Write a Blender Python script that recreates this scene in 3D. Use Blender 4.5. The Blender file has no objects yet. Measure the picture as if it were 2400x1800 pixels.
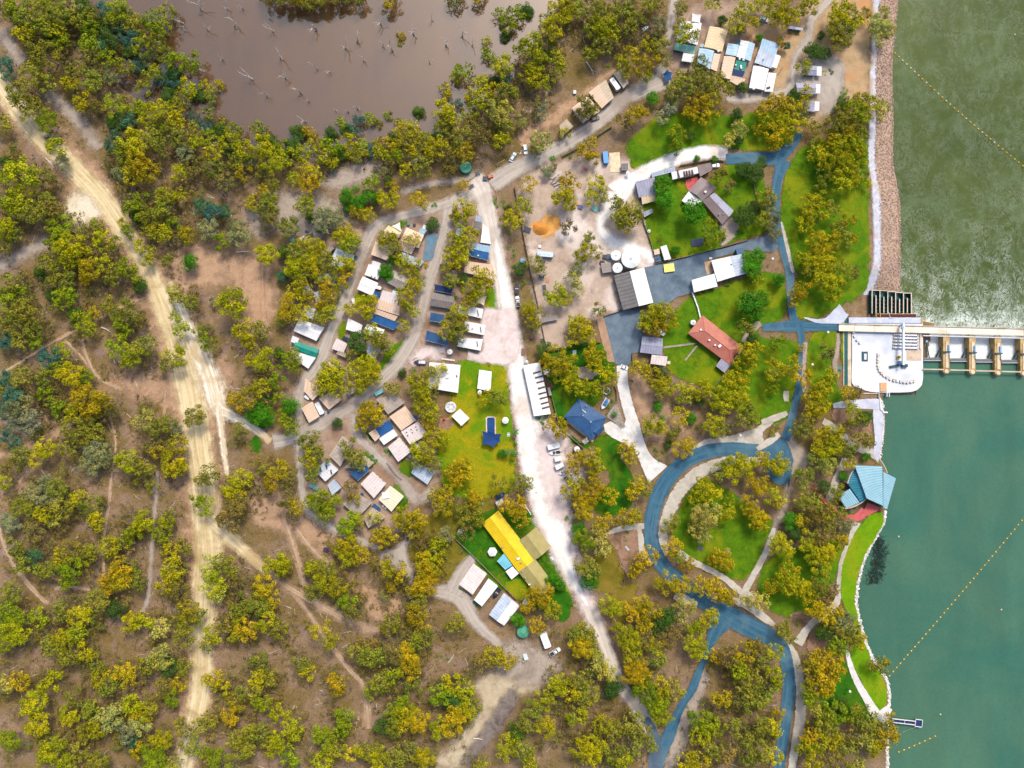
import bpy, math, random
import numpy as np
from mathutils import Vector, geometry
random.seed(7); RNG = np.random.default_rng(11)
R = math.radians
S, H = 0.2, 330.0            # metres per photo pixel on the ground, camera height
sc = bpy.context.scene
C = sc.collection
# ------------------------------------------------------------------ camera, sky, sun, exposure
cd = bpy.data.cameras.new('camera'); cam = bpy.data.objects.new('camera', cd); C.objects.link(cam)
cam.location = (0, 0, H); cam.rotation_euler = (0, 0, 0)
cd.sensor_width = 36; cd.angle = 2*math.atan(240/H); cd.clip_start = 1; cd.clip_end = 9000
sc.camera = cam
SUN_EL, SUN_AZ = 50, 20      # azimuth clockwise from the top of the picture
w = bpy.data.worlds.new('World'); sc.world = w; w.use_nodes = True
nt = w.node_tree; bg = nt.nodes['Background']
sky = nt.nodes.new('ShaderNodeTexSky'); sky.sky_type = 'NISHITA'; sky.sun_disc = False
sky.sun_elevation = R(SUN_EL); sky.sun_rotation = R(SUN_AZ); sky.dust_density = 4; sky.air_density = 1.0; sky.ozone_density = 1.0
nt.links.new(sky.outputs[0], bg.inputs[0]); bg.inputs[1].default_value = 0.11
sl = bpy.data.lights.new('sun', 'SUN'); sl.energy = 1.5; sl.angle = R(12); sl.color = (1, .92, .78)
so = bpy.data.objects.new('sun', sl); C.objects.link(so); so.location = (100, 100, 200)
d = Vector((math.sin(R(SUN_AZ))*math.cos(R(SUN_EL)), math.cos(R(SUN_AZ))*math.cos(R(SUN_EL)), math.sin(R(SUN_EL))))
so.rotation_euler = (-d).to_track_quat('-Z', 'Y').to_euler()
sc.view_settings.view_transform = 'Standard'; sc.view_settings.look = 'None'
sc.view_settings.exposure = 1.5; sc.view_settings.gamma = 1.0
sc.cycles.max_bounces = 5; sc.cycles.diffuse_bounces = 2; sc.cycles.glossy_bounces = 2
sc.cycles.transparent_max_bounces = 24; sc.cycles.transmission_bounces = 2
sc.cycles.use_denoising = True

# ------------------------------------------------------------------ coordinates
def P(px, py, h=0.0):
    """photo pixel -> world point at height h (all heights are real)"""
    f = (H-h)/H*S
    return Vector(((px-1200)*f, (900-py)*f, h))
K = 600/2212.0
def tl(c, r):                # coordinates read in one of the 4 x 4 enlarged tiles of the photograph
    return lambda X, Y: (c*600+X*K, r*450+Y*K)
def pts(c, r, s):            # 'X Y, X Y, ...' in a tile -> pixels
    f = tl(c, r)
    return [f(*map(float, q.split())) for q in s.split(',')]
def srgb(v):
    v /= 255.0
    return v/12.92 if v <= .04045 else ((v+.055)/1.055)**2.4
ALB = 0.50
def A(r, g, b, k=1.0):       # colour as seen in daylight -> base colour
    return tuple(min(.82, max(.002, srgb(x)*ALB*k)) for x in (r, g, b)) + (1,)

# ------------------------------------------------------------------ materials
MATS = {}
def nodes(name):
    m = bpy.data.materials.new(name); m.use_nodes = True
    n = m.node_tree; b = n.nodes['Principled BSDF']; MATS[name] = m
    return m, n, b
def N(n, t, **kw):
    q = n.nodes.new(t)
    for k, v in kw.items(): setattr(q, k, v)
    return q
def wpos(n):
    return N(n, 'ShaderNodeNewGeometry').outputs['Position']
def noise(n, vec, scale, det=5, rough=.6, dist=0.0):
    q = N(n, 'ShaderNodeTexNoise'); q.inputs['Scale'].default_value = scale; q.inputs['Detail'].default_value = det
    q.inputs['Roughness'].default_value = rough; q.inputs['Distortion'].default_value = dist
    if vec is not None: n.links.new(vec, q.inputs['Vector'])
    return q.outputs['Fac']
def ramp(n, fac, stops):
    q = N(n, 'ShaderNodeValToRGB'); e = q.color_ramp.elements
    while len(e) < len(stops): e.new(.5)
    for el, (p, c) in zip(e, stops):
        el.position = p; el.color = c if isinstance(c, tuple) else (c, c, c, 1)
    n.links.new(fac, q.inputs[0]); return q.outputs[0]
def mix(n, fac, a, b, blend='MIX'):
    q = N(n, 'ShaderNodeMix', data_type='RGBA', blend_type=blend)
    for s, v in ((q.inputs[0], fac), (q.inputs[6], a), (q.inputs[7], b)):
        if hasattr(v, 'is_linked'): n.links.new(v, s)
        else: s.default_value = v
    return q.outputs[2]
def math_(n, op, a, b=0.0, c=None):
    q = N(n, 'ShaderNodeMath', operation=op)
    for s, v in zip(q.inputs, (a, b, c)):
        if v is None: continue
        if hasattr(v, 'is_linked'): n.links.new(v, s)
        else: s.default_value = v
    return q.outputs[0]
def attr(n, name):
    return N(n, 'ShaderNodeAttribute', attribute_name=name)
def bumpn(n, b, h, strength, dist):
    q = N(n, 'ShaderNodeBump'); q.inputs['Strength'].default_value = strength; q.inputs['Distance'].default_value = dist
    n.links.new(h, q.inputs['Height']); n.links.new(q.outputs[0], b.inputs['Normal'])
def soft_edge(m, n, b, amt=.9, scale=.35, lo=.42, hi=.62):
    """ragged natural edge: attribute e runs 0..1 across the border of a sheet"""
    e = attr(n, 'e').outputs['Fac']; ns = noise(n, wpos(n), scale, 8, .65)
    v = math_(n, 'ADD', e, math_(n, 'MULTIPLY', math_(n, 'SUBTRACT', ns, .5), amt*2))
    a = ramp(n, v, [(lo, 0.0), (hi, 1.0)])
    t = N(n, 'ShaderNodeBsdfTransparent'); mx = N(n, 'ShaderNodeMixShader')
    n.links.new(a, mx.inputs[0]); n.links.new(t.outputs[0], mx.inputs[1]); n.links.new(b.outputs[0], mx.inputs[2])
    n.links.new(mx.outputs[0], n.nodes['Material Output'].inputs['Surface'])
def mk(name, c1, c2=None, s1=1.0, c3=None, s3=.08, rough=.9, spec=.2, metal=0.0, bump=0.0, soft=None, fine=0.0, streak=None, t3=(.5, .68), litter=None):
    m, n, b = nodes(name)
    b.inputs['Roughness'].default_value = rough; b.inputs['Specular IOR Level'].default_value = spec; b.inputs['Metallic'].default_value = metal
    p = wpos(n)
    f = noise(n, p, s1, 6, .65)
    col = ramp(n, f, [(.34, c1), (.66, c2 or c1)])
    if streak:
        us = attr(n, 'us').outputs['Vector']
        mp = N(n, 'ShaderNodeMapping'); mp.inputs['Scale'].default_value = (streak[1], .035, 1); n.links.new(us, mp.inputs[0])
        col = mix(n, ramp(n, noise(n, mp.outputs[0], 1.0, 4, .6), [(.42, 0.0), (.6, 1.0)]), col, streak[0])
    if c3: col = mix(n, ramp(n, noise(n, p, s3, 5, .6, .6), [(t3[0], 0.0), (t3[1], 1.0)]), col, c3)
    if litter:
        k = math_(n, 'MULTIPLY', ramp(n, noise(n, p, 2.4, 5, .8), [(.58, 0.0), (.66, 1.0)]), ramp(n, noise(n, p, .12, 4, .6, .5), [(.42, 0.05), (.66, .9)]))
        col = mix(n, k, col, litter)
    if fine:
        g = noise(n, p, 1.7, 8, .75)
        col = mix(n, 1.0, col, ramp(n, g, [(.28, 1-fine), (.72, 1+fine)]), 'MULTIPLY')
    n.links.new(col, b.inputs['Base Color'])
    if bump: bumpn(n, b, noise(n, p, s1*2.2, 6, .7), .6, bump)
    if soft is not None: soft_edge(m, n, b, *soft)
    return m

# ------------------------------------------------------------------ mesh helpers
class MB:
    def __init__(s): s.v = []; s.f = []; s.uv = {}
    def add(s, v, f):
        o = len(s.v); s.v += [tuple(x) for x in v]; s.f += [tuple(i+o for i in q) for q in f]; return s
    def quad(s, a, b, c, d, uv=None):
        o = len(s.v); s.v += [tuple(a), tuple(b), tuple(c), tuple(d)]
        if uv: s.uv[len(s.f)] = uv
        s.f.append((o, o+1, o+2, o+3)); return s
    def box(s, cx, cy, cz, sx, sy, sz, rz=0.0):
        co, si = math.cos(rz), math.sin(rz); v = []
        for dz in (-.5, .5):
            for dx, dy in ((-.5, -.5), (.5, -.5), (.5, .5), (-.5, .5)):
                x, y = dx*sx, dy*sy
                v.append((cx+x*co-y*si, cy+x*si+y*co, cz+dz*sz))
        return s.add(v, [(3, 2, 1, 0), (4, 5, 6, 7), (0, 1, 5, 4), (1, 2, 6, 5), (2, 3, 7, 6), (3, 0, 4, 7)])
    def prism(s, poly, z0, z1, top=None):
        n = len(poly); t = top or poly
        v = [(p[0], p[1], z0) for p in poly] + [(p[0], p[1], z1) for p in t]
        f = [(i, (i+1) % n, n+(i+1) % n, n+i) for i in range(n)]
        tri = geometry.tessellate_polygon([[Vector((p[0], p[1], 0)) for p in poly]])
        f += [tuple(n+i for i in q) for q in tri] + [tuple(reversed(q)) for q in tri]
        return s.add(v, f)
    def cyl(s, cx, cy, z0, z1, r0, r1=None, n=14, cap=True):
        r1 = r0 if r1 is None else r1
        v = [(cx+r*math.cos(2*math.pi*i/n), cy+r*math.sin(2*math.pi*i/n), z) for z, r in ((z0, r0), (z1, r1)) for i in range(n)]
        f = [(i, (i+1) % n, n+(i+1) % n, n+i) for i in range(n)]
        if cap: f += [tuple(range(n, 2*n)), tuple(reversed(range(n)))]
        return s.add(v, f)
    def tube(s, path, radii, n=6):
        path = [Vector(p) for p in path]; rings = []
        o = len(s.v)
        for i, p in enumerate(path):
            t = (path[min(i+1, len(path)-1)]-path[max(i-1, 0)]).normalized()
            a = t.orthogonal().normalized(); b = t.cross(a)
            for k in range(n):
                q = 2*math.pi*k/n
                s.v.append(tuple(p+(a*math.cos(q)+b*math.sin(q))*radii[i]))
        for i in range(len(path)-1):
            for k in range(n):
                s.f.append((o+i*n+k, o+i*n+(k+1) % n, o+(i+1)*n+(k+1) % n, o+(i+1)*n+k))
        return s
    def mesh(s, name, mat, smooth=False):
        me = bpy.data.meshes.new(name); me.from_pydata(s.v, [], s.f)
        if s.uv:
            u = me.uv_layers.new(name='UVMap')
            for fi, uv in s.uv.items():
                for li, q in zip(me.polygons[fi].loop_indices, uv): u.data[li].uv = q
        if mat is not None: me.materials.append(mat)
        if smooth: me.polygons.foreach_set('use_smooth', [True]*len(me.polygons))
        return me
def link(name, me, parent=None, loc=(0, 0, 0), rz=0.0):
    o = bpy.data.objects.new(name, me); C.objects.link(o); o.location = loc; o.rotation_euler = (0, 0, rz)
    if parent is not None: o.parent = parent
    return o
def tag(o, label=None, cat=None, group=None, kind=None):
    for k, v in (('label', label), ('category', cat), ('group', group), ('kind', kind)):
        if v: o[k] = v
    return o
def thing(name, label, cat, loc, rz=0.0, group=None):
    o = bpy.data.objects.new(name, None); C.objects.link(o); o.empty_display_size = .5
    o.location = loc; o.rotation_euler = (0, 0, rz); return tag(o, label, cat, group)
def part(name, mb, mat, parent, smooth=False):
    return link(name, mb.mesh(name, mat, smooth), parent)
def dup(root, loc, rz, label, group=None, color=None, scale=None):
    def cp(o, par):
        c = o.copy(); C.objects.link(c); c.parent = par
        if color is not None: c.color = color
        for ch in o.children: cp(ch, c)
        return c
    r = cp(root, None); r.location = loc; r.rotation_euler = (0, 0, rz); r['label'] = label
    if group: r['group'] = group
    if scale: r.scale = (scale,)*3
    return r
ORD = ['nearest', 'second nearest', 'third nearest', 'fourth nearest', 'fifth nearest', 'sixth nearest', 'seventh nearest', 'eighth nearest',
       'ninth nearest', 'tenth nearest', 'eleventh nearest', 'twelfth nearest']
ORDN = ['first', 'second', 'third', 'fourth', 'fifth', 'sixth', 'seventh', 'eighth', 'ninth', 'tenth', 'eleventh', 'twelfth', 'thirteenth', 'fourteenth',
        'fifteenth', 'sixteenth', 'seventeenth', 'eighteenth', 'nineteenth', 'twentieth'] + ['twenty-'+x for x in ('first', 'second', 'third', 'fourth', 'fifth', 'sixth', 'seventh', 'eighth', 'ninth')] + \
       ['thirtieth'] + ['thirty-'+x for x in ('first', 'second', 'third', 'fourth', 'fifth', 'sixth', 'seventh', 'eighth', 'ninth')]

def crom(p, closed=False, step=10.0):
    """Catmull-Rom through pixel points, resampled about every step pixels; carries extra columns along"""
    p = [np.array(q, float) for q in p]; n = len(p); out = []
    rng = range(n if closed else n-1)
    for i in rng:
        if closed: a, b, c_, d_ = p[(i-1) % n], p[i], p[(i+1) % n], p[(i+2) % n]
        else: a, b, c_, d_ = p[max(i-1, 0)], p[i], p[i+1], p[min(i+2, n-1)]
        k = max(1, int(np.hypot(*(c_-b)[:2])/step))
        for j in range(k):
            t = j/k
            out.append(.5*((2*b)+(-a+c_)*t+(2*a-5*b+4*c_-d_)*t*t+(-a+3*b-3*c_+d_)*t**3))
    if not closed: out.append(p[-1])
    return out
def set_attr(me, name, vals, typ='FLOAT'):
    a = me.attributes.new(name, typ, 'POINT')
    a.data.foreach_set('value' if typ == 'FLOAT' else 'vector' if typ == 'FLOAT_VECTOR' else 'color', np.asarray(vals, dtype=np.float32).ravel())
LAYER = [0.02]
def nz():
    LAYER[0] += .006; return LAYER[0]
def structure(name, me):
    return tag(link(name, me), kind='structure')
def sheet(name, px, mat, feather=1.0, smooth=True, z=None, hgt=None):
    """a ground sheet from a pixel outline, with a border ring carrying e = 0..1"""
    if smooth: px = crom(px, True, 12)
    q = [np.array(P(a[0], a[1])[:2]) for a in px]; n = len(q)
    area = sum(q[i][0]*q[(i+1) % n][1]-q[(i+1) % n][0]*q[i][1] for i in range(n))
    if area < 0: q.reverse()
    nor = []
    for i in range(n):
        t = q[(i+1) % n]-q[i-1]; t /= max(1e-6, np.hypot(*t)); nor.append(np.array((t[1], -t[0])))
    out = [q[i]+nor[i]*feather for i in range(n)]; inn = [q[i]-nor[i]*feather for i in range(n)]
    z = nz() if z is None else z
    hz = hgt or (lambda x, y: 0.0)
    v = [(a[0], a[1], z+hz(a[0], a[1])) for a in out+inn]
    f = [(i, (i+1) % n, n+(i+1) % n, n+i) for i in range(n)]
    f += [tuple(n+k for k in t) for t in geometry.tessellate_polygon([[Vector((a[0], a[1], 0)) for a in inn]])]
    me = bpy.data.meshes.new(name); me.from_pydata(v, [], f); me.materials.append(mat)
    set_attr(me, 'e', [0]*n+[1]*n); o = structure(name, me); o.visible_shadow = False; return o
ROADS = []
def strip(name, px, width, mat, feather=.5, z=None, step=10):
    """a road or path along pixel points; width in pixels, one number or one per point"""
    if not hasattr(width, '__len__'): width = [width]*len(px)
    p = crom([(a[0], a[1], w_) for a, w_ in zip(px, width)], False, step)
    ROADS.extend((a[0], a[1], a[2], 1.0 if ('gravel_road' in name or 'bush_track' in name) else -5.0 if 'asphalt' in name else 0.0) for a in p)
    z = nz() if z is None else z
    c = [np.array(P(a[0], a[1])[:2]) for a in p]; v = []; e = []; us = []; s = 0; n = len(c)
    for i in range(n):
        t = c[min(i+1, n-1)]-c[max(i-1, 0)]; t /= max(1e-6, np.hypot(*t)); nn = np.array((-t[1], t[0])); hw = max(.3, p[i][2]*S/2)
        if i: s += np.hypot(*(c[i]-c[i-1]))
        fe = min(feather, hw*.8)
        for off, ee in ((-hw-fe, 0), (-hw+fe, 1), (0, 1), (hw-fe, 1), (hw+fe, 0)):
            q = c[i]+nn*off; v.append((q[0], q[1], z)); e.append(ee if 0 < i < n-1 else ee*.7); us.append((off, s, 0))
    f = [(i*5+k, i*5+k+1, i*5+6+k, i*5+5+k) for i in range(n-1) for k in range(4)]
    me = bpy.data.meshes.new(name); me.from_pydata(v, [], f); me.materials.append(mat)
    set_attr(me, 'e', e); set_attr(me, 'us', us, 'FLOAT_VECTOR'); o = structure(name, me); o.visible_shadow = False; return o
# ------------------------------------------------------------------ terrain
POND = [(190, -500), (206, 0), (230, 81), (260, 136), (271, 190), (339, 244), (423, 312), (542, 361), (600, 352), (660, 372), (695, 384), (780, 380), (871, 376), (917, 354), (1007, 333),
        (1061, 306), (1094, 273), (1142, 235), (1200, 192), (1216, 132), (1265, 92), (1300, 28), (1308, 0), (1330, -120), (1300, -500)]
UP = [(2112, -260), (2104, 0), (2098, 70), (2092, 127), (2090, 190), (2093, 271), (2092, 380), (2105, 450), (2109, 500), (2110, 586), (2109, 684)]
LOW = [(2163, 748), (2164, 885), (2158, 906), (2140, 919), (2087, 921), (2067, 935), (2074, 973), (2073, 1014), (2068, 1052), (2064, 1076), (2079, 1109), (2085, 1150), (2077, 1196), (2074, 1225),
       (2058, 1255), (2033, 1299), (2017, 1350), (2009, 1404), (2017, 1458), (2031, 1505), (2052, 1551), (2077, 1589), (2085, 1610), (2086, 1648), (2082, 1689), (2082, 1757), (2083, 1800), (2090, 2100)]
ZP, ZU, ZL = -1.0, -4.0, -1.2
def wl(p, z): return [tuple(P(a, b, z)[:2]) for a, b in p]
pond_w = wl(crom(POND, True, 25), ZP)
riv_w = wl(UP+[(2104, 692), (2044, 694), (2044, 742)], ZU)+wl(LOW, ZL)+[(420, -250), (420, 260)]
def sdf(X, Y, poly):
    p = np.array([q[:2] for q in poly]); n = len(p); dd = np.full(X.shape, 1e9); ins = np.zeros(X.shape, bool)
    for i in range(n):
        a, b = p[i], p[(i+1) % n]; e = b-a
        t = np.clip(((X-a[0])*e[0]+(Y-a[1])*e[1])/max(1e-9, e@e), 0, 1)
        dd = np.minimum(dd, np.hypot(X-a[0]-t*e[0], Y-a[1]-t*e[1]))
        c = ((a[1] > Y) != (b[1] > Y))
        with np.errstate(divide='ignore', invalid='ignore'):
            ins ^= c & (X < (b[0]-a[0])*(Y-a[1])/(b[1]-a[1])+a[0])
    return np.where(ins, -dd, dd)
gx = np.concatenate([[-4000, -1500, -700, -420, -330], np.arange(-285, 286, 1.6), [330, 420, 700, 1500, 4000]])
gy = np.concatenate([[-4000, -1500, -700, -380, -280], np.arange(-232, 233, 1.6), [280, 380, 700, 1500, 4000]])
GX, GY = np.meshgrid(gx, gy)
dp, dr = sdf(GX, GY, pond_w), sdf(GX, GY, riv_w)
yw = P(0, 752)[1]
upper = GY > yw
zu = np.where(dr > 0, np.minimum(0, ZU+dr*(4/13.5)), np.maximum(-7, ZU+dr*.5))
zl = np.where(dr > 0, np.minimum(0, ZL+dr*(1.2/2.2)), np.maximum(-5, ZL+dr*.4))
zp = np.where(dp > 0, np.minimum(0, ZP+dp*(1/7.0)), np.maximum(-3.5, ZP+dp*.25))
GZ = np.minimum(np.where(upper, zu, zl), zp)
# keep the ground a hand below the flat sheets, with a little relief in the bush
rel = .05*np.sin(GX*.13+1.3*np.sin(GY*.07))*np.cos(GY*.11)+.04*np.sin(GX*.37+GY*.29)
GZ = GZ+np.where(GZ > -.02, rel-.10, rel*.5)
def hz(x, y):
    i = int(np.clip(np.searchsorted(gx, x)-1, 0, len(gx)-2)); j = int(np.clip(np.searchsorted(gy, y)-1, 0, len(gy)-2))
    u = (x-gx[i])/(gx[i+1]-gx[i]); v = (y-gy[j])/(gy[j+1]-gy[j])
    return float((GZ[j, i]*(1-u)+GZ[j, i+1]*u)*(1-v)+(GZ[j+1, i]*(1-u)+GZ[j+1, i+1]*u)*v)

# ------------------------------------------------------------------ ground materials
m, n, b = nodes('leaf_litter'); p = wpos(n)
b.inputs['Roughness'].default_value = 1; b.inputs['Specular IOR Level'].default_value = .1
c = ramp(n, noise(n, p, .05, 6, .6, .5), [(.30, A(126, 106, 60)), (.46, A(146, 122, 86)), (.58, A(158, 132, 110)), (.72, A(180, 146, 106))])
c = mix(n, ramp(n, noise(n, p, .16, 6, .65), [(.48, 0.0), (.66, .85)]), c, A(124, 106, 50))
c = mix(n, ramp(n, noise(n, p, .11, 5, .6, .4), [(.56, 0.0), (.72, .8)]), c, A(158, 134, 132))
c = mix(n, ramp(n, noise(n, p, .75, 7, .7), [(.5, 0.0), (.76, .7)]), c, A(110, 90, 52))
c = mix(n, ramp(n, noise(n, p, 1.1, 8, .8), [(.6, 0.0), (.75, .7)]), c, A(205, 180, 150))
c = mix(n, 1.0, c, ramp(n, noise(n, p, 2.6, 4, .8), [(.3, .5), (.7, 1.45)]), 'MULTIPLY')
n.links.new(c, b.inputs['Base Color']); bumpn(n, b, noise(n, p, 1.4, 6, .7), .7, .35)
E = (.9, .35)
dirt = mk('pale_dirt', A(206, 180, 128), A(226, 204, 158), .5, A(186, 162, 112), .05, fine=.14, soft=(.8, .22, .05, .7), streak=(A(244, 226, 184), 1.0))
dirt2 = mk('bright_dirt', A(214, 192, 152), A(236, 218, 184), .5, A(214, 190, 150), .1, fine=.14, soft=(.8, .3, .05, .7), streak=(A(255, 250, 236), .9))
track = mk('track_dirt', A(196, 164, 132), A(218, 192, 160), .7, A(178, 150, 128), .1, fine=.16, soft=(.8, .4, .12, .88), streak=(A(172, 140, 112), 1.6))
trackg = mk('grey_track', A(170, 154, 142), A(192, 178, 162), .7, A(152, 136, 122), .1, fine=.16, soft=(.8, .4, .12, .88))
pinkd = mk('pink_dirt', A(182, 146, 114), A(204, 168, 136), .4, A(160, 130, 104), .08, fine=.3, soft=(1.5, .14, .1, .9))
gravel = mk('grey_gravel', A(176, 164, 154), A(194, 182, 170), .5, A(162, 148, 136), .06, fine=.08, soft=(.6, .35, .12, .88), streak=(A(204, 194, 182), 1.0))
white = mk('white_gravel', A(244, 234, 224), A(255, 252, 248), .5, A(226, 204, 188), .06, fine=.12, soft=(.6, .25, .12, .88), streak=(A(255, 255, 255), .8))
pinkg = mk('pink_gravel', A(226, 206, 202), A(244, 230, 226), .35, A(210, 188, 180), .1, fine=.10, soft=(.8, .3, .12, .88))
sand = mk('sandy_yard', A(184, 162, 144), A(210, 188, 170), .2, A(244, 230, 222), .045, fine=.14, soft=(.8, .2, .12, .88), t3=(.5, .66), litter=A(140, 116, 96))
orange = mk('orange_sand', A(222, 158, 72), A(240, 182, 104), .5, A(205, 130, 50), .2, fine=.12, soft=(1.0, .4))
asph = mk('blue_asphalt', A(42, 92, 122), A(58, 108, 136), .4, A(100, 134, 150), .05, rough=.8, fine=.12, soft=(.75, .6), streak=(A(72, 118, 142), .7), litter=A(128, 96, 50))
asphg = mk('grey_asphalt', A(96, 116, 136), A(122, 140, 154), .3, A(78, 98, 118), .06, rough=.8, fine=.1, soft=(.4, .5), litter=A(150, 142, 130))
conc = mk('pale_concrete', A(222, 218, 212), A(246, 246, 246), .4, A(206, 204, 200), .15, fine=.05, soft=(.35, .6))
cpath = mk('path_gravel', A(192, 184, 170), A(214, 208, 196), .5, A(176, 164, 148), .1, fine=.08, soft=(.6, .5))
lilac = mk('pale_concrete_apron', A(200, 206, 226), A(226, 230, 244), .3, A(186, 190, 206), .1, fine=.06, soft=(.4, .5))
litter2 = mk('garden_mulch', A(150, 116, 92), A(176, 142, 118), .6, A(122, 96, 70), .15, fine=.2, soft=(1.0, .4))
litter3 = mk('burnt_ground', A(120, 108, 104), A(150, 138, 130), .5, A(84, 74, 72), .2, fine=.22, soft=(.8, .3, .12, .88))
drygr = mk('dry_straw_ground', A(190, 172, 140), A(212, 198, 168), .4, A(166, 146, 120), .15, fine=.2, soft=(.8, .25, .12, .88))
def grass(name, c1, c2, c3, c4, s3=.06, t3=(.48, .66)):
    m, n, b = nodes(name); p = wpos(n); b.inputs['Roughness'].default_value = 1; b.inputs['Specular IOR Level'].default_value = .1
    c = ramp(n, noise(n, p, .28, 6, .65), [(.32, c1), (.68, c2)])
    c = mix(n, ramp(n, noise(n, p, s3, 5, .6, .8), [(t3[0], 0.0), (t3[1], 1.0)]), c, c3)
    c = mix(n, ramp(n, noise(n, p, .12, 6, .7), [(.56, 0.0), (.7, .8)]), c, c4)
    c = mix(n, 1.0, c, ramp(n, noise(n, p, 1.9, 6, .8), [(.3, .62), (.7, 1.35)]), 'MULTIPLY')
    n.links.new(c, b.inputs['Base Color']); bumpn(n, b, noise(n, p, 3.0, 4, .7), .6, .12)
    soft_edge(m, n, b, 1.1, .3); return m
lawn = grass('green_lawn', A(72, 112, 12), A(100, 142, 16), A(136, 146, 20), A(58, 94, 16))
lawnd = grass('deep_green_lawn', A(40, 98, 14), A(60, 122, 18), A(104, 130, 20), A(34, 78, 16))
lawny = grass('yellow_lawn', A(150, 148, 18), A(172, 160, 24), A(102, 146, 14), A(196, 156, 28), .045, (.42, .58))
lawnb = grass('bright_bank_lawn', A(104, 152, 10), A(126, 168, 14), A(150, 160, 24), A(88, 134, 14))
lawno = grass('olive_lawn', A(110, 106, 28), A(132, 118, 36), A(150, 128, 56), A(90, 104, 22))

# ------------------------------------------------------------------ ground, waters
nx, ny = len(gx), len(gy)
me = bpy.data.meshes.new('ground')
idx = np.arange(nx*ny).reshape(ny, nx)
q = np.stack([idx[:-1, :-1], idx[:-1, 1:], idx[1:, 1:], idx[1:, :-1]], -1).reshape(-1, 4)
me.from_pydata(np.stack([GX, GY, GZ], -1).reshape(-1, 3).tolist(), [], q.tolist())
me.materials.append(MATS['leaf_litter']); me.polygons.foreach_set('use_smooth', [True]*len(me.polygons)); structure('ground', me)
def water(name, cols, scale, rough, foam=None, spec=.5, bump=.02):
    m, n, b = nodes(name); p = wpos(n)
    c = ramp(n, noise(n, p, scale, 5, .55, .8), [(.36, cols[0]), (.64, cols[1])])
    c = mix(n, 1.0, c, ramp(n, noise(n, p, 1.2, 5, .7), [(.3, .90), (.7, 1.10)]), 'MULTIPLY')
    mp0 = N(n, 'ShaderNodeMapping'); mp0.inputs['Scale'].default_value = (.05, .012, 1); mp0.inputs['Rotation'].default_value = (0, 0, .3); n.links.new(p, mp0.inputs[0])
    c = mix(n, 1.0, c, ramp(n, noise(n, mp0.outputs[0], 1.0, 7, .65, .6), [(.3, .90), (.7, 1.12)]), 'MULTIPLY')
    b.inputs['Roughness'].default_value = rough; b.inputs['Specular IOR Level'].default_value = spec; b.inputs['IOR'].default_value = 1.33
    if foam:
        sp = N(n, 'ShaderNodeSeparateXYZ'); n.links.new(p, sp.inputs[0])
        y0, y1 = P(0, 752)[1], P(0, 330)[1]
        mr = N(n, 'ShaderNodeMapRange'); n.links.new(sp.outputs[1], mr.inputs[0])
        mr.inputs[1].default_value = y0; mr.inputs[2].default_value = y1; mr.inputs[3].default_value = 1.0; mr.inputs[4].default_value = 0.0
        near = math_(n, 'POWER', mr.outputs[0], 3.0)
        mp = N(n, 'ShaderNodeMapping'); mp.inputs['Scale'].default_value = (.9, .62, 1); n.links.new(p, mp.inputs[0])
        f1 = noise(n, mp.outputs[0], .10, 8, .66, 1.6); f2 = noise(n, mp.outputs[0], 1.1, 9, .78, 1.0); f3 = noise(n, mp.outputs[0], .35, 8, .7, 1.8)
        fl = ramp(n, f2, [(.58, 0.0), (.74, .9)]); rid = math_(n, 'MAXIMUM', math_(n, 'SUBTRACT', 1.0, math_(n, 'MULTIPLY', math_(n, 'ABSOLUTE', math_(n, 'SUBTRACT', f3, .5)), 16.0)), 0.0)
        mask = ramp(n, f1, [(.40, 0.0), (.64, 1.0)])
        fo = math_(n, 'MULTIPLY', math_(n, 'ADD', fl, math_(n, 'MULTIPLY', rid, 1.0)), math_(n, 'MULTIPLY', mask, math_(n, 'ADD', .13, math_(n, 'MULTIPLY', near, .9))))
        edge = math_(n, 'POWER', mr.outputs[0], 22.0)
        fo = math_(n, 'ADD', fo, math_(n, 'MULTIPLY', edge, ramp(n, f2, [(.42, 0.0), (.64, .8)])))
        c = mix(n, ramp(n, fo, [(0.0, 0.0), (1.0, 1.0)]), c, A(238, 250, 244))
        c = mix(n, ramp(n, noise(n, p, .035, 7, .62, 1.6), [(.5, 0.0), (.72, .5)]), c, A(112, 134, 98))
    b.inputs['IOR'].default_value = 1.5 if spec == 1.0 else 1.33
    n.links.new(c, b.inputs['Base Color'])
    if bump: bumpn(n, b, noise(n, p, .9 if not foam else 1.6, 4, .6), .35, bump)
    return m
wp = water('pond_water', (A(98, 74, 48), A(108, 78, 42)), .02, .05, spec=1.0, bump=.008)
wu = water('tailwater', (A(76, 92, 44), A(86, 100, 50)), .03, .12, foam=True, spec=.2, bump=.03)
wlw = water('weir_pool_water', (A(62, 112, 94), A(80, 120, 96)), .02, .10, bump=.03)
def flat(name, poly, z, mat):
    me = bpy.data.meshes.new(name); me.from_pydata([(x, y, z) for x, y in poly], [], [tuple(range(len(poly)))]); me.materials.append(mat)
    return structure(name, me)
x0, x1 = P(150, 0)[0], P(1350, 0)[0]
flat('pond_water', [(x0, P(0, 420)[1]), (x1, P(0, 420)[1]), (x1, 285), (x0, 285)], ZP, wp)
ym = P(0, 846)[1]; ymu = P(0, 836, ZU)[1]
flat('downstream_river_water', [(P(2030, 0, ZU)[0], P(0, 742, ZU)[1]), (P(2155, 0, ZU)[0], P(0, 742, ZU)[1]), (P(2155, 0, ZU)[0], ymu), (428, ymu), (428, 265), (P(2030, 0, ZU)[0], 265)], ZU, wu)
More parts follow.
